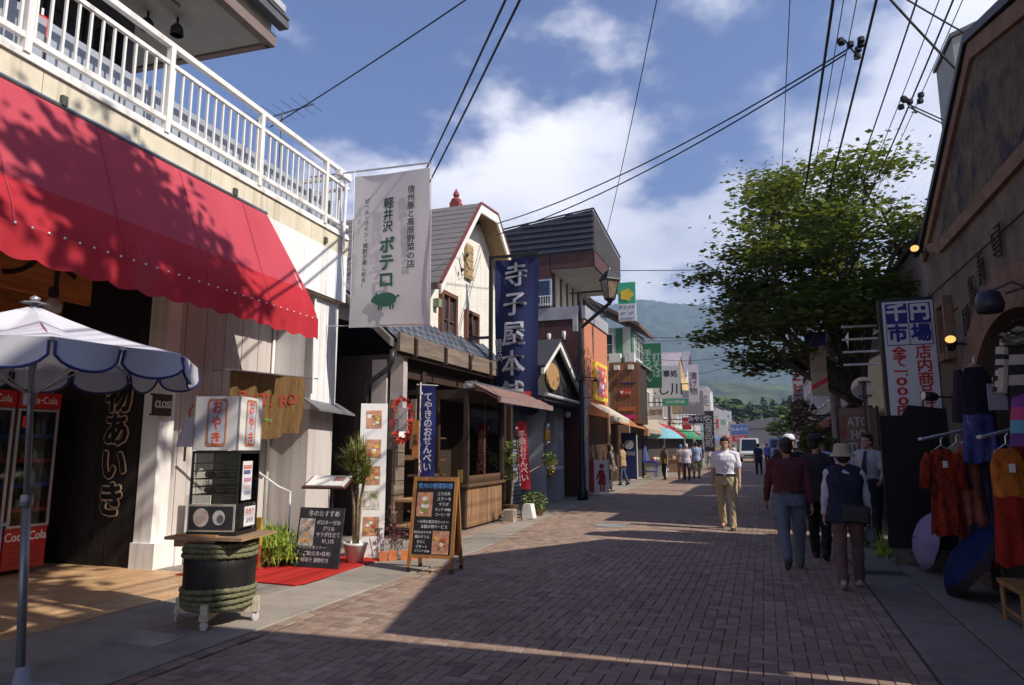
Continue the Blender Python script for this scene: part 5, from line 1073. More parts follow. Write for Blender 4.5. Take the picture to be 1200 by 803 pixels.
def psign(name,label,x0,x1,y,z0,z1,col,lines,ink,size,vert=False,arm=True,dep=.12,sx=1,bold=.004,cat='sign',space=.92,xs=None,armx=-6.2):
    t=thing(name,label,cat,((x0+x1)/2,y,z0)); MB().box(x0,x1,y,y+dep,z0,z1).build('panel',M('ps%02d%02d%02d'%tuple(int(c*99) for c in col),col,.55,.05,2),t)
    MB().box(x0-.02,x1+.02,y+.01,y+dep-.01,z1,z1+.03).box(x0-.02,x1+.02,y+.01,y+dep-.01,z0-.03,z0).build('frame',greyw,t)
    im=M('ik%02d%02d%02d'%tuple(int(c*99) for c in ink),ink,.6)
    for i,s_ in enumerate(lines):
        if vert: text(s_,size,faceY(xs[i] if xs else (x0+x1)/2,y-.004,(z0+z1)/2),im,t,vertical=True,depth=.002,bold=bold,sx=sx,space=space)
        else: text(s_,size if not isinstance(size,list) else size[i],faceY((x0+x1)/2,y-.004,z1-(z1-z0)*(i+.5)/len(lines)),im,t,depth=.002,bold=bold,sx=sx)
    if arm:
        z=(z0+z1)/2; l,r=sorted((armx,x0 if armx<x0 else x1)); MB().tube([(l,y+dep/2,z),(r,y+dep/2,z)],.03,5).build('arm',black,t)
    return t
psign('noodle_banner','dark green vertical banner sign with white characters for soba and udon',-5.10,-4.28,32,4.25,6.32,(.03,.17,.08),['手うどん','打そば'],(.42,.50,.45),.42,True,xs=[-4.9,-4.5],sx=.9,bold=.01)
psign('brush_sign','big pale rectangular sign with black brush lettering under the green banner',-6.3,-4.25,40,4.30,6.12,(.52,.51,.50),['お食事処','にし川'],(.03,.03,.03),[.42,.75],bold=.01)
psign('pink_edge_sign','narrow white and pink vertical sign right beside the big brush-lettered sign',-4.15,-3.55,43,4.2,6.5,(.62,.55,.55),['漬け物'],(.06,.04,.05),.5,True)
psign('framed_sign','grey square framed sign with a round white knob below the brush-lettered sign',-5.0,-3.6,47,3.7,5.2,(.26,.26,.27),['○'],(.65,.65,.65),[.5])
psign('dark_oval_sign','small dark sign with white script under the grey framed sign',-4.4,-3.4,45,3.0,3.5,(.03,.03,.06),['みやげ'],(.6,.6,.65),[.38])
psign('green_strip_sign','small green strip sign just under the brush-lettered sign',-5.1,-3.7,38,3.75,4.1,(.05,.30,.15),['SOUVENIR'],(.6,.7,.6),[.22])
psign('black_column_sign','tall narrow dark sign with pale blocks of writing in front of the far shops',-3.9,-3.2,50,1.2,4.0,(.03,.03,.035),['名産品処'],(.5,.5,.52),.6,True)
psign('mural_sign','painted upright panel with a dark figure on the pink flat roofed shop',-6.0,-4.6,68.3,4.6,7.0,(.55,.45,.42),['美'],(.08,.12,.15),[1.2])
psign('blue_shop_sign','small blue sign with pale writing far down the street, left side',-3.6,-1.6,86,2.9,4.1,(.10,.15,.38),['おみやげ'],(.6,.62,.7),[.5])
psign('red_shop_sign','small red sign under the blue one far down the street',-3.4,-1.7,84,2.1,2.8,(.45,.06,.07),['SALE'],(.7,.6,.6),[.5])
psign('pale_blue_panel','pale sky blue and pink upright panel far down the street',-5.3,-4.2,64,2.4,4.6,(.42,.58,.68),['夏'],(.6,.2,.3),[.7])
psign('white_green_sign','tall white sign with green edge far down the street',-4.0,-3.2,70,2.6,5.0,(.66,.66,.64),['茶'],(.05,.3,.2),[.6])
for k,(x0,x1,y,z0,z1,c,tx_,ic,lab) in enumerate([
 (-5.3,-4.6,34.5,2.9,3.5,(.55,.52,.45),'珈琲',(.2,.08,.05),'small cream sign with brown characters above the souvenir cart'),
 (-5.2,-4.6,48.5,2.7,3.5,(.50,.04,.05),'甘味',(.7,.6,.5),'small red square sign near the rose red awning'),
 (-4.9,-4.3,55,3.2,4.6,(.60,.60,.58),'そば',(.05,.05,.05),'white upright sign between the column sign and the green awning'),
 (-4.8,-4.0,62,3.0,4.0,(.70,.45,.06),'味噌',(.3,.05,.02),'mustard yellow sign past the green awning on the left'),
 (-4.6,-3.9,75,3.4,4.4,(.55,.10,.12),'酒',(.7,.65,.6),'dark red projecting sign far down the left side'),
 (-4.0,-3.2,80,4.2,5.4,(.62,.62,.64),'薬',(.05,.2,.5),'white projecting sign near the tall grey building'),
 (-2.9,-2.0,95,3.0,4.2,(.75,.55,.08),'旅',(.4,.05,.03),'yellow sign at the far end of the street')]):
    psign('street_sign',lab,x0,x1,y,z0,z1,c,[tx_],ic,[(x1-x0)*.48])
t=thing('gold_spire_shop','small turret with steep golden tiled spire among the far signs','building',(-5.2,49,0)); MB().box(-5.9,-4.7,48.8,50,3.8,5.4).build('wall',M('turret_tan',(.45,.36,.22),.8),t); MB().lathe([(.95,0),(.35,.9),(.04,2.1),(0,2.15)],(-5.3,49.4,5.4),4).build('spire',M('spire_gold',(.42,.26,.06),.5,.3,6),t)
# pale blue umbrella over a cart
t=thing('street_umbrella','pale sky blue market umbrella over a display cart down the street','umbrella',(-4.95,36.5,0))
pbm=cloth('umbrella_blue',(.30,.62,.72),.08,3,.2,trans=.3)
for k in range(8):
    a0,a1=2*PI*k/8,2*PI*(k+1)/8
    MB().grid(lambda u,v:(-4.85+1.0*v*math.cos(a0+(a1-a0)*u),36.5+1.0*v*math.sin(a0+(a1-a0)*u),2.50-.55*v**1.7),4,5).build('canopy_panel',pbm,t,smooth=True)
MB().tube([(-4.85,36.5,.02),(-4.85,36.5,2.6)],.025,6).build('pole',white,t)
t=thing('souvenir_cart','small blue wheeled cart with a folded navy umbrella and toys','cart',(-5.6,34.5,0))
MB().box(-6.0,-5.0,34.2,34.9,.75,.82).box(-6.0,-5.0,34.2,34.9,.3,.34).build('tray',M('cart_blue',(.04,.06,.30),.5),t)
for x,y in ((-5.95,34.25),(-5.05,34.25),(-5.95,34.85),(-5.05,34.85)): MB().tube([(x,y,.02),(x,y,.8)],.025,6).build('leg',MATS['cart_blue'],t)
MB().lathe([(.28,.0),(.25,.15),(.05,.9),(.02,1.0),(0,1.05)],(-5.6,34.5,.83),12).build('folded_cover',M('cart_navy',(.06,.08,.22),.8),t)
for k,c in enumerate([(.6,.1,.08),(.7,.7,.65),(.1,.2,.5),(.7,.5,.1)]): MB().ball((-5.15+.05*k,34.4+.12*k,.93),.1,8).build('toy',M('toy%d'%k,c,.6),t)
def rack(label,x,y,n,seed,ln=1.5):
    t=thing('clothes_rack',label,'clothes rack',(x,y,0)); r=random.Random(seed)
    MB().tube([(x,y,.02),(x,y,1.5),(x,y+ln,1.5),(x,y+ln,.02)],.02,6).build('frame',chrome,t)
    for k in range(n):
        c=r.choice([(.5,.3,.15),(.65,.6,.5),(.12,.12,.2),(.5,.12,.08),(.25,.18,.12),(.6,.45,.2)]); yy=y+ln*(k+.5)/n; h=r.uniform(.7,.95)
        MB().grid(lambda u,v:(x+(.10+.12*v)*math.cos(u*2*PI),yy+.05*math.sin(u*2*PI)*(1+.3*math.sin(u*30)),1.46-h*v),12,4).build('garment',cloth('gar%d%d'%(int(c[0]*100),int(c[2]*100)),c,.3,12,.4),t)
    return t
rack('steel rack of brown and cream garments in front of the boarded wall',-6.1,27.0,6,1,1.8)
rack('steel rack of mixed clothes just left of the navy badge panel',-6.35,29.6,4,2,1.1)
rack('rack of dark bags and tan clothes between navy panel and cart',-6.0,32.2,5,3,1.4)
for k,(x,y,c,lab) in enumerate([(-5.3,36.3,(.55,.5,.42),'cream display counter under the pale blue umbrella'),(-5.0,43.5,(.35,.2,.12),'brown goods table in front of the rose red awning'),(-4.8,49.5,(.5,.12,.1),'red goods table farther down on the left'),(-4.9,56,(.2,.35,.2),'green draped goods table far down on the left')]):
    t=thing('goods_table',lab,'table',(x,y,0)); MB().box(x-.5,x+.5,y-.8,y+.8,.72,.78).build('top',wdl,t); MB().box(x-.46,x+.46,y-.76,y+.76,.02,.72).build('skirt',cloth('sk%d'%k,c),t)
    r=random.Random(k); 
    b=MB(); 
    for j in range(16): b.cbox((x+r.uniform(-.4,.4),y+r.uniform(-.7,.7),.78+.08),(r.uniform(.08,.2),r.uniform(.08,.2),r.uniform(.1,.24)),r.uniform(0,3)); b.mi=j%3
    b.build('goods',[M('gd0',(.55,.3,.15),.6),M('gd1',(.6,.58,.5),.6),M('gd2',(.5,.1,.08),.6)],t,kind='stuff')
# ================================================================== RIGHT side
AR=thing('arched_building','dark mottled plaster building with a pointed gable, orange trim bands and an arched doorway, right','building',(5,7,0))
st_=M('stucco_dark',(.15,.125,.092),.9,.25,2.2,bump=.8,bscale=16,wear=((.085,.065,.055),1.3,.52)); trim=M('trim_terracotta',(.20,.125,.082),.85,.2,6,bump=.4,bscale=30); pat=M('patina_panel',(.10,.08,.045),.9,.6,3.5,bump=.9,bscale=20,wear=((.03,.025,.04),1.8,.50),tint=(.045,.035,.03))
FX=2.3; gz=[(5.2,4.95),(7.94,5.78),(10.84,4.28)]
cy_,spr=7.62,1.95
outer=[(10.84,0)]+gz[::-1]+[(5.2,0)]
ro_=[(cy_+1.36*math.cos(a),spr+.88*math.sin(a)) for a in [PI*k/20 for k in range(21)]]
def archwall(x0,x1):   # wall outline with arch cut out: strips
    b=MB(); 
    def top(y):
        for (ya,za),(yb,zb) in zip(gz,gz[1:]):
            if ya<=y<=yb: return za+(zb-za)*(y-ya)/(yb-ya)
        return gz[0][1]
    ys=sorted(set([5.2,7.94,10.84,cy_-1.36,cy_+1.36]+[p[0] for p in ro_]))
    for a,b2 in zip(ys,ys[1:]):
        m=(a+b2)/2
        def lo(y):
            d=abs(y-cy_)/1.36
            return 0 if abs(m-cy_)>1.36 else spr+.88*math.sqrt(max(0,1-d*d))
        b.prism([(a,lo(a)),(b2,lo(b2)),(b2,top(b2)),(a,top(a))],'x',x0,x1)
    return b
archwall(FX,FX+.35).build('front_wall',st_,AR)
MB().box(FX+.35,9,5.2,10.84,0,4.3).build('body',st_,AR) if False else None
MB().box(FX+1.6,9,5.2,10.84,0,4.3).box(FX+.35,FX+1.6,10.5,10.84,0,4.25).box(FX+.35,FX+1.6,5.2,5.5,0,4.25).box(FX+.35,FX+1.6,5.2,10.84,3.4,4.25).build('body',st_,AR)
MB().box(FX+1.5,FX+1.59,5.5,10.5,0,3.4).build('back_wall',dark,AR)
for s_ in (-1,1):
    b=MB()
ring=MB(); n=20
vo=[(cy_+1.80*math.cos(PI*k/n),spr+1.28*math.sin(PI*k/n)) for k in range(n+1)]
for k in range(n):
    ring=MB(); ring.prism([ro_[k],vo[k],vo[k+1],ro_[k+1]],'x',FX-.06,FX-.002); ring.build('voussoir',trim,AR)
for y0,y1 in ((cy_-1.80,cy_-1.37),(cy_+1.37,cy_+1.80)):
    for k in range(5): MB().box(FX-.06,FX-.002,y0,y1,.02+k*.385,.02+(k+1)*.385-.012).build('jamb_block',M('jamb_brown',(.13,.08,.058),.85,.25,6,bump=.5,bscale=20),AR)
gt=[(5.2,4.95),(7.94,5.78),(10.84,4.28)]
MB().prism([(4.40,4.76),(7.94,5.79),(10.86,4.28),(10.88,4.37),(7.94,5.88),(4.40,4.86)],'x',FX-.09,FX+3).build('roof',M('roof_edge',(.02,.022,.028),.5),AR)
for off,th in ((.0,.16),):
    MB().prism([(5.2,4.78),(7.94,5.60),(10.82,4.12),(10.82,4.27),(7.94,5.78),(5.2,4.95)],'x',FX-.05,FX-.002).build('trim_band',trim,AR)
# lower sloping band and patina panel between the bands
MB().prism([(5.2,4.02),(9.9,4.02),(9.9,4.17),(5.2,4.17)],'x',FX-.05,FX-.003).build('trim_band',trim,AR)
MB().prism([(9.9,4.02),(10.5,4.2),(10.5,4.3),(9.85,4.17)],'x',FX-.05,FX-.003).build('trim_band',trim,AR)
MB().prism([(5.2,4.19),(9.85,4.19),(9.6,4.66),(7.94,5.55),(5.2,4.72)],'x',FX-.02,FX-.004).build('patina_panel',pat,AR)
for z in (3.62,3.20,2.78): MB().box(FX-.012,FX-.002,9.46,10.82,z,z+.014).build('groove_line',M('groove',(.04,.032,.028),.9),AR)
for z in (3.62,): MB().box(FX-.012,FX-.002,5.2,9.46,z,z+.014).build('groove_line',MATS['groove'],AR)
# small blind window with terracotta frame
MB().box(FX-.10,FX-.003,9.72,9.80,2.62,3.42).box(FX-.10,FX-.003,10.12,10.20,2.62,3.42).box(FX-.10,FX-.003,9.80,10.12,3.32,3.42).box(FX-.12,FX-.003,9.80,10.12,2.62,2.72).build('window_frame',trim,AR)
MB().box(FX-.03,FX-.003,9.80,10.12,2.72,3.32).build('window_panel',M('panel_rust',(.11,.055,.04),.8,.3,6),AR)
# iron script ornaments
ir=M('iron_script',(.03,.025,.025),.5); r=random.Random(12)
for k,(yc,zc_) in enumerate([(9.05,2.98),(8.72,3.25),(8.35,3.42),(7.75,3.55)]):
    b=MB()
    for j in range(7): b.box(FX-.05,FX-.03,yc+r.uniform(-.14,0),yc+r.uniform(.02,.14),zc_-.16+j*.05,zc_-.16+j*.05+.012)
    for j in range(4): yy=yc+r.uniform(-.12,.12); b.box(FX-.05,FX-.03,yy,yy+.012,zc_+r.uniform(-.18,-.05),zc_+r.uniform(.03,.18))
    b.build('iron_ornament',ir,AR)
def spot(label,p,d,lit=True,group=None,al=.22):
    t=thing('wall_spotlight',label,'spotlight',p); p=Vector(p); d=Vector(d)
    MB().tube([tuple(p),tuple(p+Vector((-al,0,.02)))],.014,6).box(p.x-.02,p.x,p.y-.05,p.y+.05,p.z-.07,p.z+.07).build('arm',black,t)
    c=p+Vector((-al-.04,0,.02)); q=Matrix.Translation(c)@d.to_track_quat('Z','Y').to_matrix().to_4x4(); b=MB(); b.T=q; b.lathe([(0,-.09),(.045,-.085),(.06,0),(.06,.08),(.052,.08)],n=14); b.build('housing',black,t,smooth=True)
    b=MB(); b.T=q; b.lathe([(0,.080),(.054,.080),(.054,.084),(0,.084)],n=12); b.build('bulb',emit('bulb_warm',(1.0,.55,.15),.8) if lit else glass('lens2',(.1,.1,.1)),t)
spot('black spotlight with glowing lamp on the arched building corner near the roof',(2.29,10.7,4.24),(-.25,-.85,.35),al=.10)
spot('black spotlight with glowing lamp above the white and blue sign',(2.29,9.05,2.70),(-.2,-.8,.5),al=.16)
spot('unlit black spotlight between the sign and the hanging navy dress',(2.26,9.9,2.15),(-.8,-.3,.1),False)
t=thing('dome_lamp','dark round hooded lamp on an iron bracket at the top of the arch','lamp',(2.2,7.1,2.85)); MB().lathe([(.10,-.12),(.12,-.05),(.09,.06),(.0,.10)],(1.98,7.15,2.86),14).build('hood',M('hood_navy',(.03,.03,.05),.4),t,smooth=True); MB().tube([(1.98,7.15,2.93),(2.15,7.1,3.0),(2.3,7.05,2.9)],.012,6).tube([(2.1,7.1,2.9),(2.25,6.9,2.92),(2.1,6.7,2.86)],.01,5).build('bracket',iron,t)
# panel sign 千円市場
SG=thing('thousand_yen_sign','tall white panel sign with blue and red Japanese lettering on a black board, right','sign',(2.0,10.7,2))
MB().box(1.62,2.31,10.66,10.8,1.92,3.60).build('box',M('sign_frame_black',(.02,.02,.025),.5),SG)
MB().box(1.665,2.285,10.645,10.659,1.97,3.55).build('white_face',M('sign_face',(.62,.66,.68),.4,.03),SG)
nb=M('sign_navy',(.015,.02,.20),.5); MB().box(1.70,1.965,10.638,10.644,3.235,3.52).box(1.985,2.25,10.638,10.644,3.235,3.52).build('blue_square',nb,SG)
MB().box(1.693,2.257,10.640,10.644,2.93,2.942).box(1.693,1.70,10.640,10.644,2.942,3.235).box(2.25,2.257,10.640,10.644,2.942,3.235).box(1.97,1.98,10.640,10.644,2.942,3.235).build('blue_line',nb,SG)
text('千',.25,faceY(1.832,10.635,3.378),MATS['sign_face'],SG,depth=.001,bold=.010); text('円',.25,faceY(2.118,10.635,3.378),MATS['sign_face'],SG,depth=.001,bold=.010)
text('市',.25,faceY(1.832,10.635,3.085),nb,SG,depth=.001,bold=.010); text('場',.25,faceY(2.118,10.635,3.085),nb,SG,depth=.001,bold=.010)
rd=M('sign_red',(.50,.02,.02),.5); text('店内商品は',.20,faceY(2.125,10.64,2.47),rd,SG,vertical=True,depth=.001,bold=.0045,space=.92); text('全て1,000円',.155,faceY(1.83,10.64,2.45),rd,SG,vertical=True,depth=.001,bold=.007,space=.70,sx=1.25) if False else None
for i,ch in enumerate(['全','て','一','0','0','0','円']):
    z=2.83-i*.135; text(ch,.155 if ch!='0' else .15,faceY(1.83,10.64,z),rd,SG,depth=.001,bold=.006,sx=1.15 if ch!='0' else 1.9)
text(',',.14,faceY(1.90,10.64,2.56),rd,SG,depth=.001,bold=.004)
t=thing('black_hoarding','matt black board standing below the white and blue sign','board',(1.9,10.6,0)); MB().box(1.50,2.3,10.5,10.6,.22,1.96).prism([(1.78,1.96),(2.3,1.96),(2.3,2.04),(1.86,2.10)],'y',10.5,10.6).build('board',M('board_black',(.010,.011,.011),.8),t); MB().box(1.55,2.3,10.46,10.62,.01,.2199).build('stone_foot',M('foot_stone',(.12,.11,.09),.9,.3,8),t)
# exterior stair railing
t=thing('stair_railing','thin black iron stair railing rising against the sky behind the sign','railing',(2.6,12,3.4))
MB().tube([(2.30,12.6,3.35),(3.1,12.6,4.75)],.022,6).tube([(2.30,12.6,2.95),(3.1,12.6,4.3)],.01,5).build('handrail',iron,t)
for k in range(5): x=2.34+k*.17; z=3.42+k*.30; MB().tube([(x,12.6,z-.85),(x,12.6,z)],.012,5).build('post',iron,t)
MB().box(2.45,3.25,12.5,12.95,1.8,2.3).build('stair_block',st_,t)
facade('annex','low annex behind the arched building beside the outer stair','',3.0,11.0,13.2,4.4,(.30,.26,.24)) if False else None
t=thing('annex_building','unseen low plastered annex behind the stair railing, shaped for its road shadow','building',(5,12,0)); MB().prism([(11,0),(12.9,0),(12.87,2.3),(12.0,5.28),(11.4,5.84),(11,5.84)],'x',3.3,9).build('wall',M('annex_wall',(.3,.27,.26),.8),t)  # hidden block, leaning outline shaped for its shadow on the road
t=thing('grey_tower','tall smooth grey block rising behind the arched gable','building',(8,13,0)); MB().prism([(4.0,0),(4.0,9.7),(9,11.5),(9,0)],'y',15.0,16.35).build('wall',M('tower_grey',(.35,.34,.32),.85,.05),t); MB().prism([(3.95,9.7),(9.05,11.53),(9.05,11.62),(3.95,9.79)],'y',14.95,16.4).build('roof',M('tower_cap',(.12,.12,.13),.7),t)
t=thing('mauve_building','plain mauve-grey building with flat dark coping beyond the tree','building',(6,18,0)); MB().box(3.3,10,13.5,21.5,0,5.8).build('wall',M('mauve_wall',(.36,.30,.30),.8,.06),t); MB().box(3.2,10.1,13.4,21.6,5.801,5.92).build('coping',M('mauve_cap',(.08,.07,.08),.6),t)
for k in range(3): window(t,'y',3.6+k*1.5,4.4+k*1.5,4.0,5.1,13.5,white,gl,mull=1)
t=thing('pale_gable_shop','small shop with pale gabled roof edge behind the tree trunk','shop',(4,24,0)); MB().box(2.6,8,22.2,27,0,4.3).build('wall',M('paleshop',(.35,.33,.31),.8),t); MB().prism([(2.3,4.25),(5.2,5.9),(8.2,4.25),(8.2,4.45),(5.2,6.1),(2.3,4.45)],'y',21.9,27.2).build('roof',M('paleroof',(.30,.28,.30),.7),t); MB().prism([(2.6,4.3),(5.2,5.8),(7.9,4.3)],'y',22.18,22.25).build('gable_board',white,t)
for k in range(4): MB().box(1.75,2.45,16.5,16.6,3.3+k*.28,3.34+k*.28).build('sign_slat',M('slat_white',(.60,.60,.62),.5),t) 
# unseen corner building, outline shaped to throw the near shadow
t=thing('corner_building','unseen two storey plaster building beside the photographer, shaped to throw the near shadow','building',(6,1,0)); MB().prism([(-7,0),(4.95,0),(4.93,1.94),(4.05,5.5),(3.47,7.7),(-7,7.7)],'x',2.6,9).build('wall',st_,t); MB().prism([(3.5,7.71),(3.5,7.85),(-7,7.85),(-7,7.71)],'x',2.5,9.1).build('roof',M('roof_edge',(.02,.022,.028),.5),t)
for y in (-4,-1.5,.6,2.6): window(t,'x',y-.5,y+.5,3.6,5.0,2.6,brf,gl,out=-1)
MB().prism([(5.19,0),(5.08,1.94),(4.43,4.93),(5.19,5.13)],'x',FX,FX+2).build('side_shade_wedge',st_,AR)  # unseen slanting wedge added so the near shadow edge leans
# SATO board, mirror, pole signs
t=thing('studio_board','brown slatted board with pale block lettering for a photo studio, right','sign',(1.7,14.5,0))
for k in range(11): MB().box(1.37,2.02,14.46,14.5,.62+k*.15+.004,.62+(k+1)*.15-.004).build('plank',wood('studio_plank',(.22,.14,.09),ax='y',objrand=.08),t)
MB().box(1.33,1.37,14.44,14.52,.02,2.3).box(2.02,2.06,14.44,14.52,.02,2.3).build('post',wdd,t)
pal=M('letter_pale',(.45,.45,.44),.6); redl=M('letter_red',(.40,.03,.03),.6)
for i,(a,b2) in enumerate((('S','ATO'),('P','HO'),('S','TUD'))):
    z=2.0-i*.24; text(a,.25,faceY(1.46,14.45,z),redl,t,depth=.003,bold=.004,sx=.75); text(b2,.25,faceY(1.70,14.45,z),pal,t,depth=.003,bold=.004,sx=.72)
t=thing('road_mirror','round pinkish disc sign on a dark post in front of the studio board','sign',(1.70,13.3,0))
b=MB(); b.T=faceY(1.69,13.29,2.55); b.lathe([(0,0),(.19,0),(.19,.01),(0,.01)],n=28); b.build('disc',M('disc_pink',(.42,.32,.31),.4,.1),t)
b=MB(); b.T=faceY(1.69,13.285,2.55); b.lathe([(.185,0),(.20,0),(.20,.02),(.185,.02)],n=28); b.build('rim',M('rim_grey',(.3,.26,.26),.4),t); MB().tube([(1.70,13.24,.02),(1.70,13.24,2.68)],.035,8).box(1.60,1.80,13.2,13.23,2.40,2.43).box(1.60,1.80,13.2,13.23,2.64,2.67).build('post',iron,t)
t=thing('timber_fence','brown timber screen wall between the studio board and the black hoarding','fence',(2.1,14,0))
for k in range(6): MB().box(2.1+k*.15,2.24+k*.15,14.0,14.04,.02,2.75).build('board',wood('fence_brown',(.17,.10,.06),objrand=.15),t)
t=thing('utility_pole','grey concrete utility pole behind the tree trunk','utility pole',(2.0,21.5,0)); MB().tube([(2.05,21.5,0),(1.95,21.5,4.3),(1.93,21.5,7.9)],[.16,.14,.11],12).build('pole',M('concrete_pole',(.33,.33,.34),.8,.1),t); MB().box(.6,3.2,21.45,21.55,7.5,7.58).build('crossarm',iron,t)
for x in (.6,1.05,1.75,2.2,2.5): MB().lathe([(.03,0),(.05,.05),(.03,.1),(.0,.12)],(x,21.5,7.58),8).build('insulator',white,t)
psign('coffee_sign','white vertical sign with red katakana hanging over the right side of the far street',.98,1.30,24,2.95,5.05,(.52,.50,.55),['ミカドコーヒー'],(.55,.05,.06),.30,True,armx=2.6,space=.85,bold=.008)
psign('small_blue_white_sign','small white sign with blue letters below the red lettered vertical sign',.98,1.28,24.1,2.2,2.85,(.50,.52,.58),['営業','中'],(.1,.12,.4),[.14,.14],armx=2.6)
t=thing('hanging_sign','beige hanging panel with black lines and a red diagonal stripe by the pole','sign',(1.3,18,3)); MB().box(1.16,1.52,17.9,17.96,2.75,3.95).build('panel',M('beige_panel',(.38,.33,.25),.7,.06),t)
MB().prism([(1.16,2.88),(1.52,3.08),(1.52,3.20),(1.16,3.0)],'y',17.893,17.899).build('red_stripe',rd,t); 
for k in range(5): MB().cbox((1.24+k*.06,17.896,3.35+.05*(k%2)),(.10,.004,.012),0,0,R(-35)).build('black_mark',black,t)
MB().box(1.14,1.54,17.88,17.97,3.95,4.3).build('dark_top',nb,t)
R_=[(22.3,28,2.7,4.6,(.38,.30,.24),(.3,.12,.08),None,'brown shop on the right past the studio board with dull red awning'),
 (28.5,36,2.6,5.6,(.36,.34,.33),(.2,.25,.2),'side','grey two storey shop on the right behind the coffee sign'),
 (36.5,46,2.6,5.2,(.45,.40,.34),(.45,.42,.38),None,'beige shop with pale awning deeper along the right side'),
 (46.5,58,2.8,5.8,(.40,.40,.42),(.1,.2,.35),'side','grey gabled shop well down the right side'),
 (58.5,75,3.4,4.8,(.50,.48,.45),(.4,.1,.08),None,'light flat roofed shop near the parked vehicles on the right'),
 (76,100,4.2,4.6,(.45,.42,.38),None,'side','last low building on the right before the wooded hill')]
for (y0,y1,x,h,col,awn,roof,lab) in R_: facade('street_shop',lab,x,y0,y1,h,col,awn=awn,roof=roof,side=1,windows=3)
t=thing('end_building','low grey building closing the far end of the street','building',(0,140,0)); MB().box(-9,12,125,135,0,4.6).build('wall',M('endwall',(.33,.32,.31),.8),t)
MB().prism([(-9.5,4.6),(1.5,6.4),(12.5,4.6)],'y',124.5,135.5).build('roof',M('endroof',(.2,.19,.2),.7),t)
# ================================================================== vehicles far down the street
def vehicle(name,label,cat,x,y,w,l,h,col,hood,wind):
    t=thing(name,label,cat,(0,0,0)); pm_=M('vp%02d%02d'%(int(col[0]*99),int(col[2]*99)),col,.25,.04,3,spec=.6,coat=.5); hw=w/2
    prof=[(-l/2,.35),(-l/2,.75+hood*.25),(-l/2+hood,.95+hood*.1),(-l/2+hood+wind,h),(l/2-.15,h),(l/2,h*.55),(l/2,.35)]
    b=MB(); n=len(prof)
    for sx,ins in ((-1,0),): pass
    vs=[];
    for s in (-1,-.86,.86,1):
        for (yy,zz) in prof:
            k=1 if abs(s)==1 else 1; sh=.0 if abs(s)<1 else .10; tx=hw*s*(1-.10*max(0,(zz-1.0))/max(.1,h-1.0)); vs.append((tx,yy*(1-.02*(abs(s)==1)),zz-(.05 if abs(s)==1 and zz>1.2 else 0)))
    fs=[tuple(range(n-1,-1,-1)),tuple(range(3*n,4*n))]
    for j in range(3):
        for i in range(n): fs.append((j*n+i,j*n+(i+1)%n,(j+1)*n+(i+1)%n,(j+1)*n+i))
    b.add(vs,fs); smoothen(b.build('body',pm_,t,fixn=True),35)
    y0,z0=prof[2]; y1,z1=prof[3]; g=MB(); 
    def P(u,v,s): yy=y0+(y1-y0)*v; zz=z0+(z1-z0)*v; return (hw*.86*u*(1-.10*max(0,(zz-1))/(h-1)),yy-.012,zz+.01)
    g.add([P(-.93,.08,0),P(.93,.08,0),P(.90,.9,0),P(-.90,.9,0)],[(0,1,2,3)]); g.build('windscreen',gld,t)
    for s in (-1,1):
        MB().cbox((s*(hw-.25),-l/2-.01,.72),(.3,.04,.16)).build('headlight',M('headlamp',(.6,.6,.6),.15),t)
        g=MB(); g.add([(s*(hw+.004),y1-.1,1.15),(s*(hw+.004),l/2-.5,1.15),(s*(hw*.95+.004),l/2-.6,h-.22),(s*(hw*.95+.004),y1+.15,h-.22)],[(0,1,2,3)]); g.build('side_window',gld,t)
        MB().cbox((s*(hw+.1),y0+.25,1.12),(.14,.08,.2)).build('mirror',black,t)
        for yy in (-l/2+.75,l/2-.8):
            q=MB(); q.T=Matrix.Translation((s*(hw-.1),yy,.31))@Matrix.Rotation(PI/2,4,'Y'); q.lathe([(.18,-.1),(.31,-.1),(.33,-.06),(.33,.06),(.31,.1),(.18,.1)],n=18); wo=q.build('wheel',M('tyre',(.02,.02,.02),.8),t); q=MB(); q.T=Matrix.Translation((s*(hw-.1),yy,.31))@Matrix.Rotation(PI/2,4,'Y'); q.lathe([(0,-.09),(.18,-.09),(.18,.09),(0,.09)],n=14); q.build('rim',chrome,wo)
    MB().box(-hw*.9,hw*.9,-l/2-.06,-l/2-.001,.36,.52).build('bumper',M('bumper_grey',(.1,.1,.1),.5),t); MB().box(-.26,.26,-l/2-.07,-l/2-.061,.40,.5).build('number_plate',M('plate_y',(.6,.55,.2),.5),t); MB().box(-hw*.5,hw*.5,-l/2-.03,-l/2-.001,.62,.72).build('grille',black,t)
    t.location=(x,y,0); return t
vehicle('parked_van','white boxy delivery van facing the camera far down the street','van',-1.35,74,1.9,4.6,2.35,(.62,.62,.60),.45,.6)
vehicle('parked_van','blue minivan standing right of the white van far down the street','van',1.35,70,1.9,4.7,2.25,(.13,.19,.34),.8,.8)
# ================================================================== wooded hills
def hill(name,label,y,x0,x1,zf,depth,mat,n=60,ny=14,kind='structure'):
    b=MB(); b.grid(lambda u,v:(x0+(x1-x0)*u,y+depth*v+30*math.sin(u*13),zf(u,v)),n,ny); o=b.build(name,mat,None,smooth=True); o['kind']=kind; return o
fm=M('forest',(.060,.085,.035),.95,.7,.035,tint=(.006,.014,.008),bump=1.0,bscale=.09); 
def fz(H,sd,pk):
    def f(u,v):
        nn=noise.noise(Vector((u*6,v*2,sd)))*.22+noise.noise(Vector((u*25,v*9,sd)))*.06
        return -3+H*math.sin(min(1,v*1.25)*PI/2)**1.1*(pk(u)+nn*min(1,v*2))+ (noise.noise(Vector((u*300,v*60,sd)))*H*.022)
    return f
hill('mountain','',1700,-2600,2600,fz(650,2.0,lambda u:.90-.30*abs(u-.36)*1.6),1500,fm,420,60)
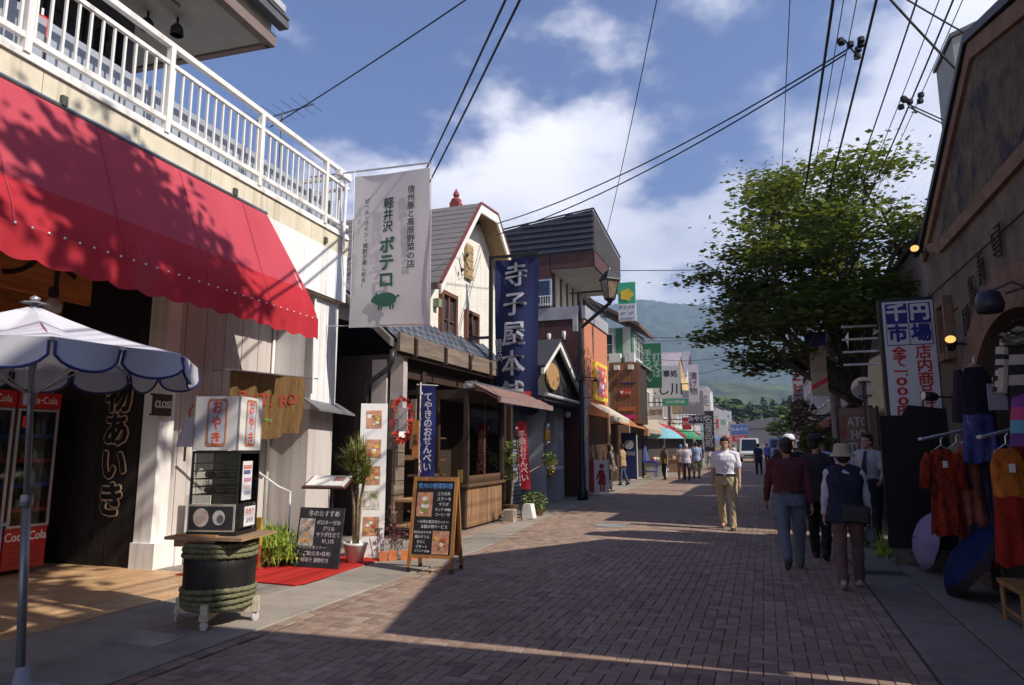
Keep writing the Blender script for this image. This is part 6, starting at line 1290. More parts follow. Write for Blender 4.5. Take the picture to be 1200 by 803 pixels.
hill('mountain','',650,-1200,1300,fz(118,7.0,lambda u:.75+.25*math.sin(u*5+1)),420,fm,360,40)
# forest crowns standing on the nearer hill and the street end (one mass)
fr=random.Random(31); b=MB()
def conif(b,x,y,z,h,r_,n=6):
    for k in range(4):
        zz=z+h*(.15+.2*k); rr_=r_*(1-.22*k); b.lathe([(rr_*fr.uniform(.8,1.1),0),(rr_*.35,h*.22),(.01,h*.34)],(x+fr.gauss(0,.1),y,zz),n)
for k in range(1100):
    y=fr.uniform(180,640); x=fr.uniform(-.26,.16)*y+fr.gauss(0,5); h=fr.uniform(9,17)+(y-180)*.012
    if abs(x)<8 and y<200: continue
    z0=-1+(y-180)*.03; con=fr.random()<.5; nn=70
    for j in range(nn):
        f=(j+.5)/nn; a=fr.uniform(0,2*PI)
        if con: rr_=h*.24*(1-f)*fr.uniform(.7,1.1); q=Vector((x+rr_*math.cos(a),y+rr_*math.sin(a),z0+h*(.1+.92*f)))
        else: th=math.acos(1-2*f); rr_=h*.30*fr.uniform(.75,1.05); q=Vector((x+rr_*math.sin(th)*math.cos(a),y+rr_*math.sin(th)*math.sin(a),z0+h*.6+rr_*1.1*math.cos(th)))
        s=h*fr.uniform(.07,.13)*(1-.5*f*con); E=Matrix.Rotation(fr.uniform(0,6.3),3,'Z')@Matrix.Rotation(fr.uniform(-1,1),3,'X'); b.add([tuple(q+E@Vector(w)) for w in ((-s,-s*.6,0),(s,-s*.4,0),(s*.7,s*.8,s*.3),(-s*.5,s*.7,-s*.2))],[(0,1,2,3)])
b.build('far_forest',M('forest_near',(.055,.085,.025),.9,.5,.25,tint=(.02,.04,.015),bump=1,bscale=1.5),None,kind='stuff')
# ================================================================== trees
leafm=M('leaf_green',(.085,.12,.03),.55,.45,.9,tint=(.035,.06,.016),spec=.35); 
def add_trans(m,f,c):
    nt=m.node_tree; b=nt.nodes['Principled BSDF']; o=[n for n in nt.nodes if n.type=='OUTPUT_MATERIAL'][0]; t=nt.nodes.new('ShaderNodeBsdfTranslucent'); t.inputs[0].default_value=(*c,1); mx=nt.nodes.new('ShaderNodeMixShader'); mx.inputs[0].default_value=f; nt.links.new(b.outputs[0],mx.inputs[1]); nt.links.new(t.outputs[0],mx.inputs[2]); nt.links.new(mx.outputs[0],o.inputs[0])
add_trans(leafm,.35,(.20,.24,.03))
bark=M('bark',(.10,.085,.075),.95,.3,4,bump=.9,bscale=14,stretch=(3,3,.6))
def tree(name,label,base,H,ends,seed,leaf=.085,per=230,crownmat=None,trunks=3,spr=.62,group=None):
    t=thing(name,label,'tree',base,group=group); r=random.Random(seed); W_=MB(); tips=[]
    def branch(p,e,r0,depth):
        p=Vector(p); e=Vector(e); L0=(e-p).length; n=5; pts=[]; off=Vector((r.gauss(0,.08),r.gauss(0,.08),-.04))*L0
        for k in range(n+1): f=k/n; pts.append(p.lerp(e,f)+off*math.sin(PI*f)+Vector((r.gauss(0,.012),r.gauss(0,.012),0))*L0)
        W_.tube([tuple(q) for q in pts],[max(.006,r0*(1-.72*k/n)) for k in range(n+1)],6 if depth else 9)
        if depth>=3: tips.append((e,L0)); return
        for k in range(3 if depth<2 else 4):
            f=r.uniform(.45,1.0); s=p.lerp(e,f)+off*math.sin(PI*f); d=(e-p).normalized(); q=Vector((r.gauss(0,1),r.gauss(0,1),r.gauss(.05,.5))).normalized(); dd=(d*.62+q*.72).normalized(); branch(s,s+dd*L0*r.uniform(.34,.52),r0*.42,depth+1)
        tips.append((e,L0*.6)); 
    B0=Vector(base)
    for e,r0,f0 in ends:
        s=B0+Vector((0,0,f0)); branch(s,Vector(e),r0,1)
    W_.tube([tuple(B0+Vector((0,0,-.05))),tuple(B0+Vector((.02,0,H*.12))),tuple(B0+Vector((.05,0,H*.3)))],[H*.038,H*.03,H*.022],12)
    W_.build('trunk',bark,t,smooth=True); lf=MB()
    for (c,L0) in tips:
        n=int(per*r.uniform(.5,1.2)); R0=min(.80,.36+L0*.30)
        for k in range(n):
            v=Vector((r.gauss(0,1),r.gauss(0,1),r.gauss(0,.30)))*R0*.62; p=c+v; s=leaf*r.choice((.45,.7,.9,1.1,1.4))*r.uniform(.85,1.15)
            e=Matrix.Rotation(r.uniform(0,6.3),3,'Z')@Matrix.Rotation(r.gauss(0,.6),3,'X')
            q=[tuple(p+e@Vector(w)) for w in ((-s,0,0),(-s*.1,-s*.5,0),(s,0,-s*.15),(-s*.1,s*.5,0))]; lf.v+=q; l=len(lf.v); lf.f.append((l-4,l-3,l-2,l-1)); lf.m.append(0)
    lf.build('crown',crownmat or leafm,t,kind='stuff'); return t
tb_=(2.35,19.0,0)
ends=[((-.1,18.6,5.5),.13,2.7),((.3,18.9,4.1),.09,2.5),((.3,18.2,6.6),.12,2.9),((.5,19.4,7.9),.14,3.1),((1.9,18.8,8.0),.12,3.2),((1.4,18.4,7.3),.12,3.1),((2.6,19.0,7.0),.12,3.0),((3.9,18.6,7.2),.11,3.1),((2.3,17.4,5.0),.09,2.7),((-.3,17.9,5.0),.08,2.5),((.3,17.2,5.2),.1,2.7),((1.4,20.4,5.9),.12,2.9),((.5,20.2,4.9),.1,2.7),((2.0,17.0,5.9),.1,2.9),((-.2,19.2,4.7),.1,2.6)]
tree('broadleaf_tree','large green leafy tree with several trunks overhanging the street on the right',tb_,8.5,ends,5,per=215,leaf=.080)
tree('broadleaf_tree','tree standing beside the photographer whose shadow falls on the red awning',(2.35,3.6,0),10.5,[((2.3,3.5,10.4),.10,6.5)],9,leaf=.13,per=210)
t=thing('awning_shadow_pole','unseen concrete pole with transformer cans beside the photographer, added to shadow the red awning','utility pole',(2.3,3.2,0))  # out of view, added to cast part of the awning shadow
MB().tube([(2.3,3.2,0),(2.3,3.2,12.4)],[.17,.11],12).build('pole',M('concrete_pole',(.33,.33,.34),.8,.1),t)
for y,z in ((3.75,11.0),(4.55,10.75)): MB().lathe([(.0,-.5),(.26,-.5),(.28,-.3),(.28,.4),(.2,.5),(0,.5)],(2.25,y,z),14).build('transformer',greyw,t)
for z in (10.1,11.9): MB().box(2.2,2.3,1.9,5.3,z,z+.1).build('crossarm',iron,t)
for k in range(6): MB().tube([(2.25,3.3+.33*k,11.9),(2.2+.05*k,3.5+.30*k,11.3-.1*(k%3)),(2.3,3.6+.3*k,10.2)],.02,5).build('jumper_wire',iron,t)
tree('small_tree','round yellow-green tree beyond the vehicles at the end of the street',(3.0,112,0),6,[((2.2,112,5.2),.2,1.5),((4.0,112,5.0),.2,1.5),((3.0,111,6.0),.2,1.5),((5.2,113,4.4),.2,1.5),((1.2,113,3.9),.2,1.5)],4,leaf=.28,per=60,crownmat=M('leaf_bright',(.15,.20,.04),.6,.4,.6,tint=(.08,.12,.03)))
t=thing('hedge_shrubs','mixed dark shrubs at the foot of the street tree behind the students','shrub',(1.6,17,0)); leafcloud(t,[(1.35,17.2,1.1,.5,.6,.7),(1.2,18.6,1.5,.4,.7,.6),(1.7,16.2,.9,.3,.4,.7)],leafm,1500,.06,8)
MB().tube([(1.4,17.2,0),(1.4,17.2,1.2)],.05,6).build('stem',bark,t)
t=thing('autumn_shrub','shrub with dull brown and pink leaves left of the street tree','shrub',(1.1,19,0)); leafcloud(t,[(1.0,19.5,2.3,.4,.5,.5)],M('leaf_brown',(.20,.11,.08),.7,.5,4,tint=(.06,.07,.03)),700,.07,9); MB().tube([(1.0,19.5,0),(1.0,19.5,2.2)],.04,6).build('stem',bark,t)
t=thing('foot_weeds','tuft of yellow-green weeds at the foot of the black hoarding','weeds',(1.75,11.2,0)); tuft('','','',(1.62,11.3,.0),160,.5,.3,None,.5,3,.012,droop=.3).build('blades',bsh,t,kind='stuff')
# ================================================================== overhead cables
def cable(label,pts,r=.012,sag=.3,group=None,n=14):
    t=thing('power_cable',label,'cable',pts[0],group=group)
    b=MB()
    for a,c in zip(pts,pts[1:]):
        a=Vector(a);c=Vector(c); b.tube([tuple(a.lerp(c,k/n)+Vector((0,0,-sag*4*(k/n)*(1-k/n)))) for k in range(n+1)],r,5)
    b.build('wire',M('cable_black',(.02,.02,.022),.6),t); return t
H_=5.65
def st(rt): return [(rt*H_*1.0,-1.0,7.35),(rt*H_,8.9,7.2),(rt*H_+.1,21.5,7.6)]
for k,(rt,r_,lab) in enumerate([(.108,.007,'thin overhead cable running along the street, leftmost of the bundle above the tree'),(.20,.022,'thick twisted black cable hanging along the street left of the insulators'),(.222,.007,'thin cable just right of the thick twisted one'),(.25,.007,'thin cable running to the lower insulator cluster'),(.292,.020,'thick cable that carries both insulator clusters over the street'),(.378,.013,'middle cable between the insulator clusters and the right bundle'),(.425,.008,'thin cable, left one of the bundle by the arched building'),(.455,.014,'thick cable of the bundle by the arched building'),(.475,.007,'thin outermost cable beside the arched building gable')]):
    cable(lab,st(rt),r_,.10,'cables along the street')
cable('upper of two cables from the white house gable to the insulator cluster',[(-6.2,15.9,7.27),(1.52,10.4,7.35)],.014,.28)
cable('lower of two cables from the white house gable to the insulator cluster',[(-6.2,15.9,6.97),(1.42,10.3,7.2)],.014,.28)
cable('left one of two thick cables rising from behind the white banner',[(-9.5,17.2,8.7),(-7.5,14.4,8.37),(-3.0,8,7.62),(-.8,4.9,7.2)],.020,.02)
cable('right one of two thick cables rising from behind the white banner',[(-9.7,17.5,8.2),(-7.55,14.55,7.96),(-2.8,8,7.55),(-.6,4.9,7.3)],.020,.02)
cable('cable rising from the television antenna to the top of the picture',[(-13.4,15.6,11.0),(-5.4,12,10.85),(-1,10,10.8)],.018,.05)
cable('slack cable from the dark parapet to the top of the picture',[(-4.7,22.5,8.9),(-1.46,12,9.9),(-.6,9,10.1)],.011,.12)
for k,(a,b2,sg,lab) in enumerate([((-4.2,22,7.33),(2.0,22,6.9),.03,'level cable across the street right of the green topped sign'),((-4.8,27,5.9),(2.5,27,6.0),.25,'cable crossing the street above the green soba banner'),((-5.0,33,6.6),(2.4,30,7.1),.4,'slack cable crossing in front of the mountain, upper'),((-5.2,38,6.3),(2.4,36,7.3),.6,'slack cable crossing in front of the mountain, lower'),((-5.0,45,6.0),(2.6,40,7.8),.5,'farthest slack cable crossing the street')]): cable(lab,[a,b2],.013,sg)
cable('upper cable from the insulators to the grey block on the right',[(1.68,8.9,7.28),(5.0,12.5,7.0)],.012,.05)
cable('greenish stay cable from the insulators to the arched gable',[(1.68,8.9,7.2),(3.0,10.2,6.2)],.016,.03)
cable('cable from the right joint to the grey block, upper',[(2.55,12.2,7.15),(5.0,15.2,7.2)],.012,.02); cable('cable from the right joint to the grey block, lower',[(2.55,12.2,7.1),(5.0,14.8,6.9)],.012,.05)
for (p,n,lab) in (((1.65,8.8,7.2),7,'cluster of black insulators and clamps on the thick cable, upper one'),((1.47,10.3,7.25),7,'cluster of black insulators on the thick cable, lower one'),((2.55,12.2,7.12),6,'knot of cable clamps near the arched gable')):
    t=thing('insulator_cluster',lab,'insulators',p); r=random.Random(n+int(p[0]*9)); b=MB()
    for k in range(n): q=(p[0]+r.uniform(-.16,.16),p[1]+r.uniform(-.35,.35),p[2]+r.uniform(-.10,.10)); b.lathe([(.02,-.04),(.05,-.03),(.05,.03),(.02,.05),(.0,.06)],q,7)
    b.tube([(p[0]-.1,p[1]-.3,p[2]),(p[0]+.1,p[1],p[2]-.14),(p[0]+.1,p[1]+.3,p[2]+.02)],.012,5).build('clamps',iron,t)
# ================================================================== people
def V(*a): return Vector(a)
def capsule(b,p,q,r1,r2,fl=1.0,n=10,up=None):
    """rounded tapered limb; fl<1 flattens along local y"""
    p=Vector(p);q=Vector(q);d=(q-p); L0=d.length; d=d.normalized() if L0>1e-6 else V(0,0,1)
    a=Vector(up) if up else V(0,1,0)
    if abs(a.dot(d))>.95: a=V(0,0,1)
    u=(a-d*a.dot(d)).normalized(); w=d.cross(u)
    rings=[(-r1,.05)]+[(-r1*math.cos(t),math.sin(t)) for t in (.5,1.0)]+[(0,1)]
    prof=[(-r1*.98,r1*.12),(-r1*.72,r1*.7),(-r1*.3,r1*.95),(0,r1),(L0*.5,(r1+r2)/2),(L0,r2),(L0+r2*.3,r2*.95),(L0+r2*.72,r2*.7),(L0+r2*.98,r2*.12)]
    vs=[];fs=[]
    for z,r in prof:
        for k in range(n): t=2*PI*k/n; vs.append(tuple(p+d*z+w*(r*math.cos(t))+u*(r*fl*math.sin(t))))
    for i in range(len(prof)-1):
        for k in range(n): fs.append((i*n+k,i*n+(k+1)%n,(i+1)*n+(k+1)%n,(i+1)*n+k))
    fs.append(tuple(range(n-1,-1,-1))); fs.append(tuple(range((len(prof)-1)*n,len(prof)*n))); b.add(vs,fs)
def loft(b,secs,n=20,cap=True):
    """secs: (centre, rx, ry) rings, closed"""
    vs=[];fs=[]
    for c,rx,ry in secs:
        for k in range(n):
            t=2*PI*k/n; e=.86; cx=math.copysign(abs(math.cos(t))**e,math.cos(t)); sy=math.copysign(abs(math.sin(t))**e,math.sin(t)); vs.append((c[0]+rx*cx,c[1]+ry*sy,c[2]))
    m=len(secs)
    for i in range(m-1):
        for k in range(n): fs.append((i*n+k,i*n+(k+1)%n,(i+1)*n+(k+1)%n,(i+1)*n+k))
    fs.append(tuple(range(n-1,-1,-1))); fs.append(tuple(range((m-1)*n,m*n))); b.add(vs,fs)
def fuse(b,name,mat,parent,vox,smooth=4,fold=0.0,fseed=0,disp=None):
    me=b.mesh(name); bm=bmesh.new(); bm.from_mesh(me); bmesh.ops.recalc_face_normals(bm,faces=bm.faces); bm.to_mesh(me); bm.free()
    o=bpy.data.objects.new('tmp',me); C.objects.link(o)
    m=o.modifiers.new('r','REMESH'); m.mode='VOXEL'; m.voxel_size=vox
    if smooth: s=o.modifiers.new('s','SMOOTH'); s.iterations=smooth; s.factor=.5
    dg=bpy.context.evaluated_depsgraph_get(); out=bpy.data.meshes.new_from_object(o.evaluated_get(dg)); bpy.data.objects.remove(o); bpy.data.meshes.remove(me); out.name=name
    if fold:
        n=len(out.vertices); co=np.empty(n*3); out.vertices.foreach_get('co',co); co=co.reshape(-1,3); no=np.empty(n*3); out.vertices.foreach_get('normal',no) ; no=no.reshape(-1,3)
        x,y,z=co.T; d=np.sin(x*31+fseed+6*np.sin(z*9+fseed))*.4+np.sin(z*38+5*np.sin(x*14+y*11+fseed))*.6+np.sin((x+y)*57+z*23+fseed*2)*.3
        co+=no*(d*fold)[:,None]; out.vertices.foreach_set('co',co.ravel()); out.update()
    out.materials.clear(); return link(name,out,mat,parent,smooth=True)
SK=M('skin',(.46,.27,.18),.55,.10,12,spec=.35); SKD=M('skin_tan',(.38,.21,.135),.55,.10,12,spec=.35)
HA=M('hair_black',(.018,.014,.012),.5,.4,40,bump=.5,bscale=90); 
def person(label,loc,face,H=1.7,vox=.011,skin=None,shirt=(.6,.6,.6),trouser=(.1,.1,.12),sleeve='short',stride=(.25,-.25),knee=(.05,.35),arms=((-.2,.25),(.2,.2)),armout=(.10,.10),head=(0,0),lean=0,hair='short',haircol=None,shoe=(.03,.03,.03),build=1.0,skirt=None,hat=None,hatcol=None,belt=True,extra=None,tuck=True,name='person',group=None,grip=(0.5,0.5),collar=True,hands=True):
    """face: rz (0 looks along +y).  angles in radians: leg swing (+ forward), knee bend, arm swing (+ forward) and elbow bend"""
    t=thing(name,label,'person',group=group); skin=skin or SK; b=MB(); k=H/1.7
    hipz=.90*k; hip=lambda s:V(s*.092*k*build,0,hipz-.02)
    J={}
    low=0
    for i,s in enumerate((-1,1)):
        h=hip(s); a=stride[i]; kn=h+V(s*.01,math.sin(a)*.42*k,-math.cos(a)*.42*k); a2=a-knee[i]; an=kn+V(0,math.sin(a2)*.40*k,-math.cos(a2)*.40*k); J[i]=(h,kn,an,a2)
    low=min(J[0][2].z,J[1][2].z)-.085*k
    drop=V(0,0,-low)
    for i in (0,1): J[i]=tuple([q+drop if isinstance(q,Vector) else q for q in J[i]])
    T0=V(0,0,hipz)+drop; ln=lambda z:V(0,math.sin(lean)*z,math.cos(lean)*z)   # along the trunk
    pel=T0; wst=T0+ln(.14*k); chs=T0+ln(.36*k); shl=T0+ln(.49*k); nk=T0+ln(.53*k); hd=T0+ln(.655*k)+V(0,.015,0)
    bw=build
    def torso(b,g=1.0,zlo=-.06,hem=0.0,hi=.50):
        secs=[(zlo,.165*bw,.115*bw)]+([(.02,.165*bw,.118*bw)] if zlo<.02 else [])+[(.13,.140*bw,.105*bw),(.24,.155*bw,.115*bw),(.36,.175*bw,.120*bw),(.44,.165*bw,.100*bw),(hi-.01,.105,.070),(hi+.02,.060,.055)]
        out=[]
        for z,rx,ry in secs:
            c=T0+ln(z*k); f=1+hem*max(0,(.2-z))/.26; out.append((c,rx*k*g*f,ry*k*g*f))
        loft(b,out)
    def arm(i):
        s=-1 if i==0 else 1; sh=shl+V(s*.175*k*bw,0,-.045*k); a,e=arms[i]; o=armout[i]
        d=V(s*math.sin(o),math.sin(a)*math.cos(o),-math.cos(a)*math.cos(o)).normalized(); el=sh+d*.27*k; a2=a+e; d2=V(s*math.sin(o*.4),math.sin(a2),-math.cos(a2)).normalized(); wr=el+d2*.25*k; return s,sh,el,wr,d2
    # ---- body, one continuous mesh
    torso(b,.93)
    for i in (0,1):
        h,kn,an,a2=J[i]; capsule(b,h,kn,.078*k*bw,.052*k); capsule(b,kn,an,.052*k,.036*k); capsule(b,an+V(0,.01,-.02),an+V(0,.11*k,-.055*k),.035*k,.03*k)
        s,sh,el,wr,d2=arm(i); capsule(b,shl+V(s*.08*k,0,-.03*k),sh,.055*k,.052*k); capsule(b,sh,el,.047*k,.038*k); capsule(b,el,wr,.038*k,.025*k)
        # palm and fingers
        side=V(0,1,0); pn=V(-s,0,0) # palm looks inward
        pc=wr+d2*.075*k; capsule(b,wr+d2*.02*k,wr+d2*.075*k,.027*k,.033*k,fl=.55,up=pn)
        if hands:
            fw=(side-d2*side.dot(d2)).normalized(); g=grip[i]
            for j,(off,ln_) in enumerate(((-.028,.062),(-.010,.072),(.009,.076),(.027,.070))):
                bs=wr+d2*.088*k+fw*off*k; k1=(d2*math.cos(g*.6)+pn*math.sin(g*.6)); k2=(d2*math.cos(g*1.7)+pn*math.sin(g*1.7)); m_=bs+k1*ln_*.5*k; capsule(b,bs,m_,.0095*k,.009*k,n=6); capsule(b,m_,m_+k2*ln_*.45*k,.009*k,.008*k,n=6)
            tb=wr+d2*.035*k+fw*.026*k; tm=tb+(d2*.6+fw*.75+pn*.3).normalized()*.035*k; capsule(b,tb,tm,.012*k,.010*k,n=6); capsule(b,tm,tm+(d2*.9+fw*.25+pn*.3).normalized()*.028*k,.010*k,.009*k,n=6)
    # neck + head
    yaw_,pit=head; HR=Matrix.Rotation(yaw_,4,'Z')@Matrix.Rotation(pit,4,'X'); HT=Matrix.Translation(hd)@HR
    capsule(b,nk-V(0,0,.03*k),hd+V(0,-.01,-.04*k),.052*k,.050*k)
    hb=lambda c,r: b.ball(tuple(HT@(Vector(c)*k)),tuple(x*k for x in r),14,HR)
    hb((0,-.008,.03),(.076,.092,.095)); hb((0,.012,-.035),(.060,.072,.075)); hb((0,.045,-.085),(.036,.035,.030)); hb((0,.088,-.018),(.013,.020,.026)); hb((-.076,-.003,-.012),(.012,.020,.032)); hb((.076,-.003,-.012),(.012,.020,.032)); hb((0,.078,.018),(.05,.014,.012)); hb((0,.078,-.055),(.026,.012,.012))
    fuse(b,'body',skin,t,vox*.8,3)
    hx=lambda nm,c,r,m_: (lambda o:o)(MB().ball(tuple(HT@(Vector(c)*k)),tuple(x*k for x in r),8,HR).build(nm,m_,t,smooth=True))
    for s in (-1,1): hx('eye',(s*.030,.086,.010),(.010,.006,.005),M('eye_dark',(.03,.02,.015),.3)); hx('eyebrow',(s*.031,.090,.031),(.017,.005,.004),haircol or HA)
    hx('mouth',(0,.092,-.053),(.022,.005,.005),M('lip',(.35,.13,.10),.5))
    # ---- hair / hat
    hm=haircol or HA; q=MB()
    if hair:
        for (c,r) in [((0,-.022,.045),(.085,.094,.095)),((0,.03,.082),(.074,.062,.05)),((0,-.05,-.01),(.076,.055,.075))]+([((0,-.05,-.09),(.085,.05,.10)),((-.06,-.01,-.05),(.03,.05,.10)),((.06,-.01,-.05),(.03,.05,.10))] if hair=='long' else [((-.070,-.012,.02),(.020,.035,.045)),((.070,-.012,.02),(.020,.035,.045))]): q.ball(tuple(HT@(Vector(c)*k)),tuple(x*k for x in r),14,HR)
        fuse(q,'hair',hm,t,vox,2,.0015,3)
    hc=hatcol or M('hatw',(.7,.7,.7),.8)
    if hat=='cap':
        q=MB(); q.T=HT@Matrix.Scale(k,4); q.lathe([(.097,.045),(.098,.085),(.085,.125),(.05,.148),(.0,.155)],n=24,sy=1.12,c=(0,-.008,0)); q.grid(lambda u,v:((u-.5)*.16,.07+.105*v*math.sin(PI*min(.97,max(.03,u)))**.5,.058-.022*v-.02*(2*u-1)**2),12,5); q.T=None; q.build('cap',hc,t,smooth=True)
    if hat=='bucket':
        q=MB(); q.T=HT@Matrix.Scale(k,4); q.lathe([(.155,-.005),(.150,.0),(.118,.035),(.104,.055),(.100,.10),(.088,.142),(.055,.155),(.0,.157)],n=28,sy=1.08,c=(0,-.006,.01)); q.lathe([(.152,-.003),(.116,.030),(.0,.035)],n=28,sy=1.08,c=(0,-.006,.01)); q.T=None; q.build('sun_hat',hc,t,smooth=True)
    # ---- clothing
    tm_=cloth('tr%02d%02d%02d'%tuple(int(c*99) for c in trouser),trouser,.10,10,.5,bscale=11); sm_=cloth('sh%02d%02d%02d'%tuple(int(c*99) for c in shirt),shirt,.06,10,.55,bscale=10)
    q=MB()
    if skirt:
        loft(q,[(T0+V(0,0,-skirt*k),.20*k,.17*k),(T0+V(0,0,-.2*k),.19*k,.15*k),(T0+V(0,0,.02),.165*k,.125*k),(T0+V(0,0,.12*k),.145*k,.11*k)])
    else:
        loft(q,[(T0+V(0,-.005,-.10*k),.175*k*bw,.125*k*bw),(T0+V(0,-.008,-.02*k),.178*k*bw,.128*k*bw),(T0+V(0,0,.05*k),.163*k*bw,.120*k*bw),(T0+V(0,0,.095*k),.140*k*bw,.104*k*bw)])
        for i in (0,1):
            h,kn,an,a2=J[i]; capsule(q,h+V(0,0,-.02),kn,.100*k*bw,.074*k); capsule(q,kn,an+(an-kn).normalized()*.01,.074*k,.062*k); 
    fuse(q,'skirt' if skirt else 'trousers',tm_,t,vox,4,.0045,len(label))
    q=MB(); torso(q,1.09,zlo=.07 if tuck else -.14,hem=0 if tuck else .12)
    for i in (0,1):
        s,sh,el,wr,d2=arm(i); capsule(q,shl+V(s*.09*k,0,-.02*k),sh,.066*k,.066*k)
        if sleeve=='short': capsule(q,sh,sh.lerp(el,.72),.064*k,.064*k)
        elif sleeve=='long': capsule(q,sh,el,.062*k,.052*k); capsule(q,el,el.lerp(wr,.92),.052*k,.040*k)
        elif sleeve=='none': pass
    fuse(q,'shirt',sm_,t,vox,4,.0045,len(label)*2)
    if belt and not skirt and tuck:
        q=MB(); loft(q,[(T0+V(0,0,.070*k),.170*k*bw,.131*k*bw),(T0+V(0,0,.102*k),.166*k*bw,.129*k*bw)],28); q.build('belt',M('belt_black',(.02,.017,.015),.4),t); MB().cbox(tuple(T0+V(0,.128*k*bw,.092*k)),(.04,.008,.032)).build('buckle',chrome,t)
    if collar:
        for s in (-1,1): MB().add([tuple(nk+V(s*.012,.062*k,-.02*k)),tuple(nk+V(s*.062,.02,.035*k)),tuple(nk+V(s*.06,-.03,.04*k)),tuple(nk+V(s*.085,.0,-.005*k)),tuple(nk+V(s*.045,.075*k,-.055*k))],[(0,1,3,4),(1,2,3)]).build('collar',sm_,t)
    for i in (0,1):
        h,kn,an,a2=J[i]; pit_=-max(-.1,min(1.0,-a2))*1.0; q=MB(); base=an+V(0,0,-.085*k); R_f=Matrix.Translation(an)@Matrix.Rotation(a2 if a2<0 else a2*.3,4,'X'); q.T=R_f
        q.ball((0,.035*k,-.055*k),(.046*k,.135*k,.032*k),14); q.ball((0,-.045*k,-.04*k),(.040*k,.05*k,.045*k),12); q.ball((0,.0,-.02*k),(.042*k,.055*k,.04*k),12); q.T=None
        fuse(q,'shoe',M('shoe%02d%02d'%(int(shoe[0]*99),int(shoe[2]*99)),shoe,.5,.2,20),t,vox*.8,2)
    ctx=dict(t=t,k=k,T0=T0,ln=ln,shl=shl,nk=nk,hd=hd,HT=HT,arm=arm,J=J,bw=bw,torso=torso,vox=vox,wr=[arm(0)[3],arm(1)[3]])
    if extra: extra(ctx)
    t.location=loc; t.rotation_euler=(0,0,face); return t
# face 0 looks away from the camera (along the street), PI towards it
def ex_tie(c):
    t,k=c['t'],c['k']; nk=c['nk']; MB().add([tuple(nk+V(-.02,.10,-.03)),tuple(nk+V(.02,.10,-.03)),tuple(c['T0']+c['ln'](.30)+V(.036,.185,0)),tuple(c['T0']+c['ln'](.18)+V(.036,.175,0)),tuple(c['T0']+c['ln'](.10)+V(0,.17,0)),tuple(c['T0']+c['ln'](.18)+V(-.036,.175,0)),tuple(c['T0']+c['ln'](.30)+V(-.036,.185,0))],[(0,1,2,6),(6,2,3,5),(5,3,4)]).build('necktie',M('tie_black',(.012,.012,.016),.6),t)
    MB().ball(tuple(nk+V(0,.078,-.035)),(.02,.012,.018),8).build('knot',M('tie_black',(.012,.012,.016),.6),t)
def ex_vest(c):
    t,k=c['t'],c['k']; q=MB(); c['torso'](q,1.27,zlo=-.14,hem=.10,hi=.47); vm=cloth('vest_navy',(.025,.03,.055),.1,8,.5)
    for s in (-1,1): capsule(q,c['shl']+V(s*.05,0,-.01),c['shl']+V(s*.12,0,-.02),.085,.072)
    fuse(q,'vest',vm,t,c['vox'],4,.003,3)
    MB().tube([tuple(c['shl']+V(-.12,-.06,.03)),tuple(c['shl']+V(-.05,-.17,-.15)),tuple(c['T0']+V(.10,-.19,.03))],.012,6).tube([tuple(c['shl']+V(-.12,-.0,.05)),tuple(c['shl']+V(-.02,.16,-.2)),tuple(c['T0']+V(.14,.12,.0))],.012,6).build('strap',black,t)
    q=MB(); q.cbox(tuple(c['T0']+V(.08,-.19,-.02)),(.27,.09,.19),0,0,R(4)); fuse(q,'shoulder_bag',M('bag_black',(.015,.015,.018),.5),t,.012,6)
for_hat=M('hat_beige',(.42,.35,.24),.85,.08,20,bump=.3,bscale=60)
def ex_pouch(c):
    w=c['wr'][1]; q=MB(); q.cbox(tuple(w+V(.0,.02,-.22)),(.10,.22,.15)); fuse(q,'hand_bag',M('bag_teal',(.06,.10,.12),.5),c['t'],.012,6); MB().tube([tuple(w+V(0,-.05,-.15)),tuple(w+V(0,.0,-.07)),tuple(w+V(0,.07,-.15))],.006,5).build('bag_strap',black,c['t'])
person('man in white short sleeved shirt and khaki trousers walking towards the camera',(-.70,13.75,.014),PI-.10,H=1.72,vox=.010,build=1.12,shirt=(.74,.72,.78),trouser=(.42,.34,.21),stride=(.20,-.12),knee=(.02,.30),arms=((.10,.25),(-.12,.22)),armout=(.16,.16),shoe=(.06,.045,.04),hair='short',head=(.1,.0))
person('man in dark maroon long sleeved shirt and grey-blue trousers walking away',(.27,9.6,.014),.12,H=1.66,vox=.010,shirt=(.105,.032,.040),trouser=(.13,.15,.19),sleeve='long',stride=(-.34,.26),knee=(.42,.06),arms=((.20,.30),(-.25,.15)),armout=(.16,.14),shoe=(.09,.085,.085),skin=SKD,build=1.16,haircol=M('hair_dark_grey',(.035,.028,.025),.6,.4,40,bump=.5,bscale=90))
person('walker seen from behind in beige sun hat, navy vest, white sleeves and brown trousers',(.83,8.62,.014),-.02,H=1.54,vox=.010,shirt=(.52,.52,.60),trouser=(.135,.085,.075),sleeve='long',stride=(-.20,.22),knee=(.22,.05),arms=((.08,.20),(.18,.15)),armout=(.20,.22),shoe=(.34,.30,.27),hat='bucket',hatcol=for_hat,hair='short',tuck=False,belt=False,extra=lambda c:(ex_vest(c),ex_pouch(c)),collar=False)
person('man in black cap and black short sleeved shirt walking beside the beige sun hat',(.68,10.6,.014),-.25,H=1.70,vox=.011,shirt=(.035,.035,.045),trouser=(.02,.02,.025),stride=(.18,-.22),knee=(.05,.3),arms=((-.05,.35),(.1,.5)),armout=(.14,.14),hat='cap',hatcol=M('cap_black',(.022,.024,.035),.7),hair='short',head=(-.55,0),skin=SKD,extra=lambda c:MB().cbox(tuple(c['HT']@V(.045,.108,.10)),(.05,.004,.014),0,R(-20)).build('cap_emblem',white,c['t']),tuck=False,belt=False)
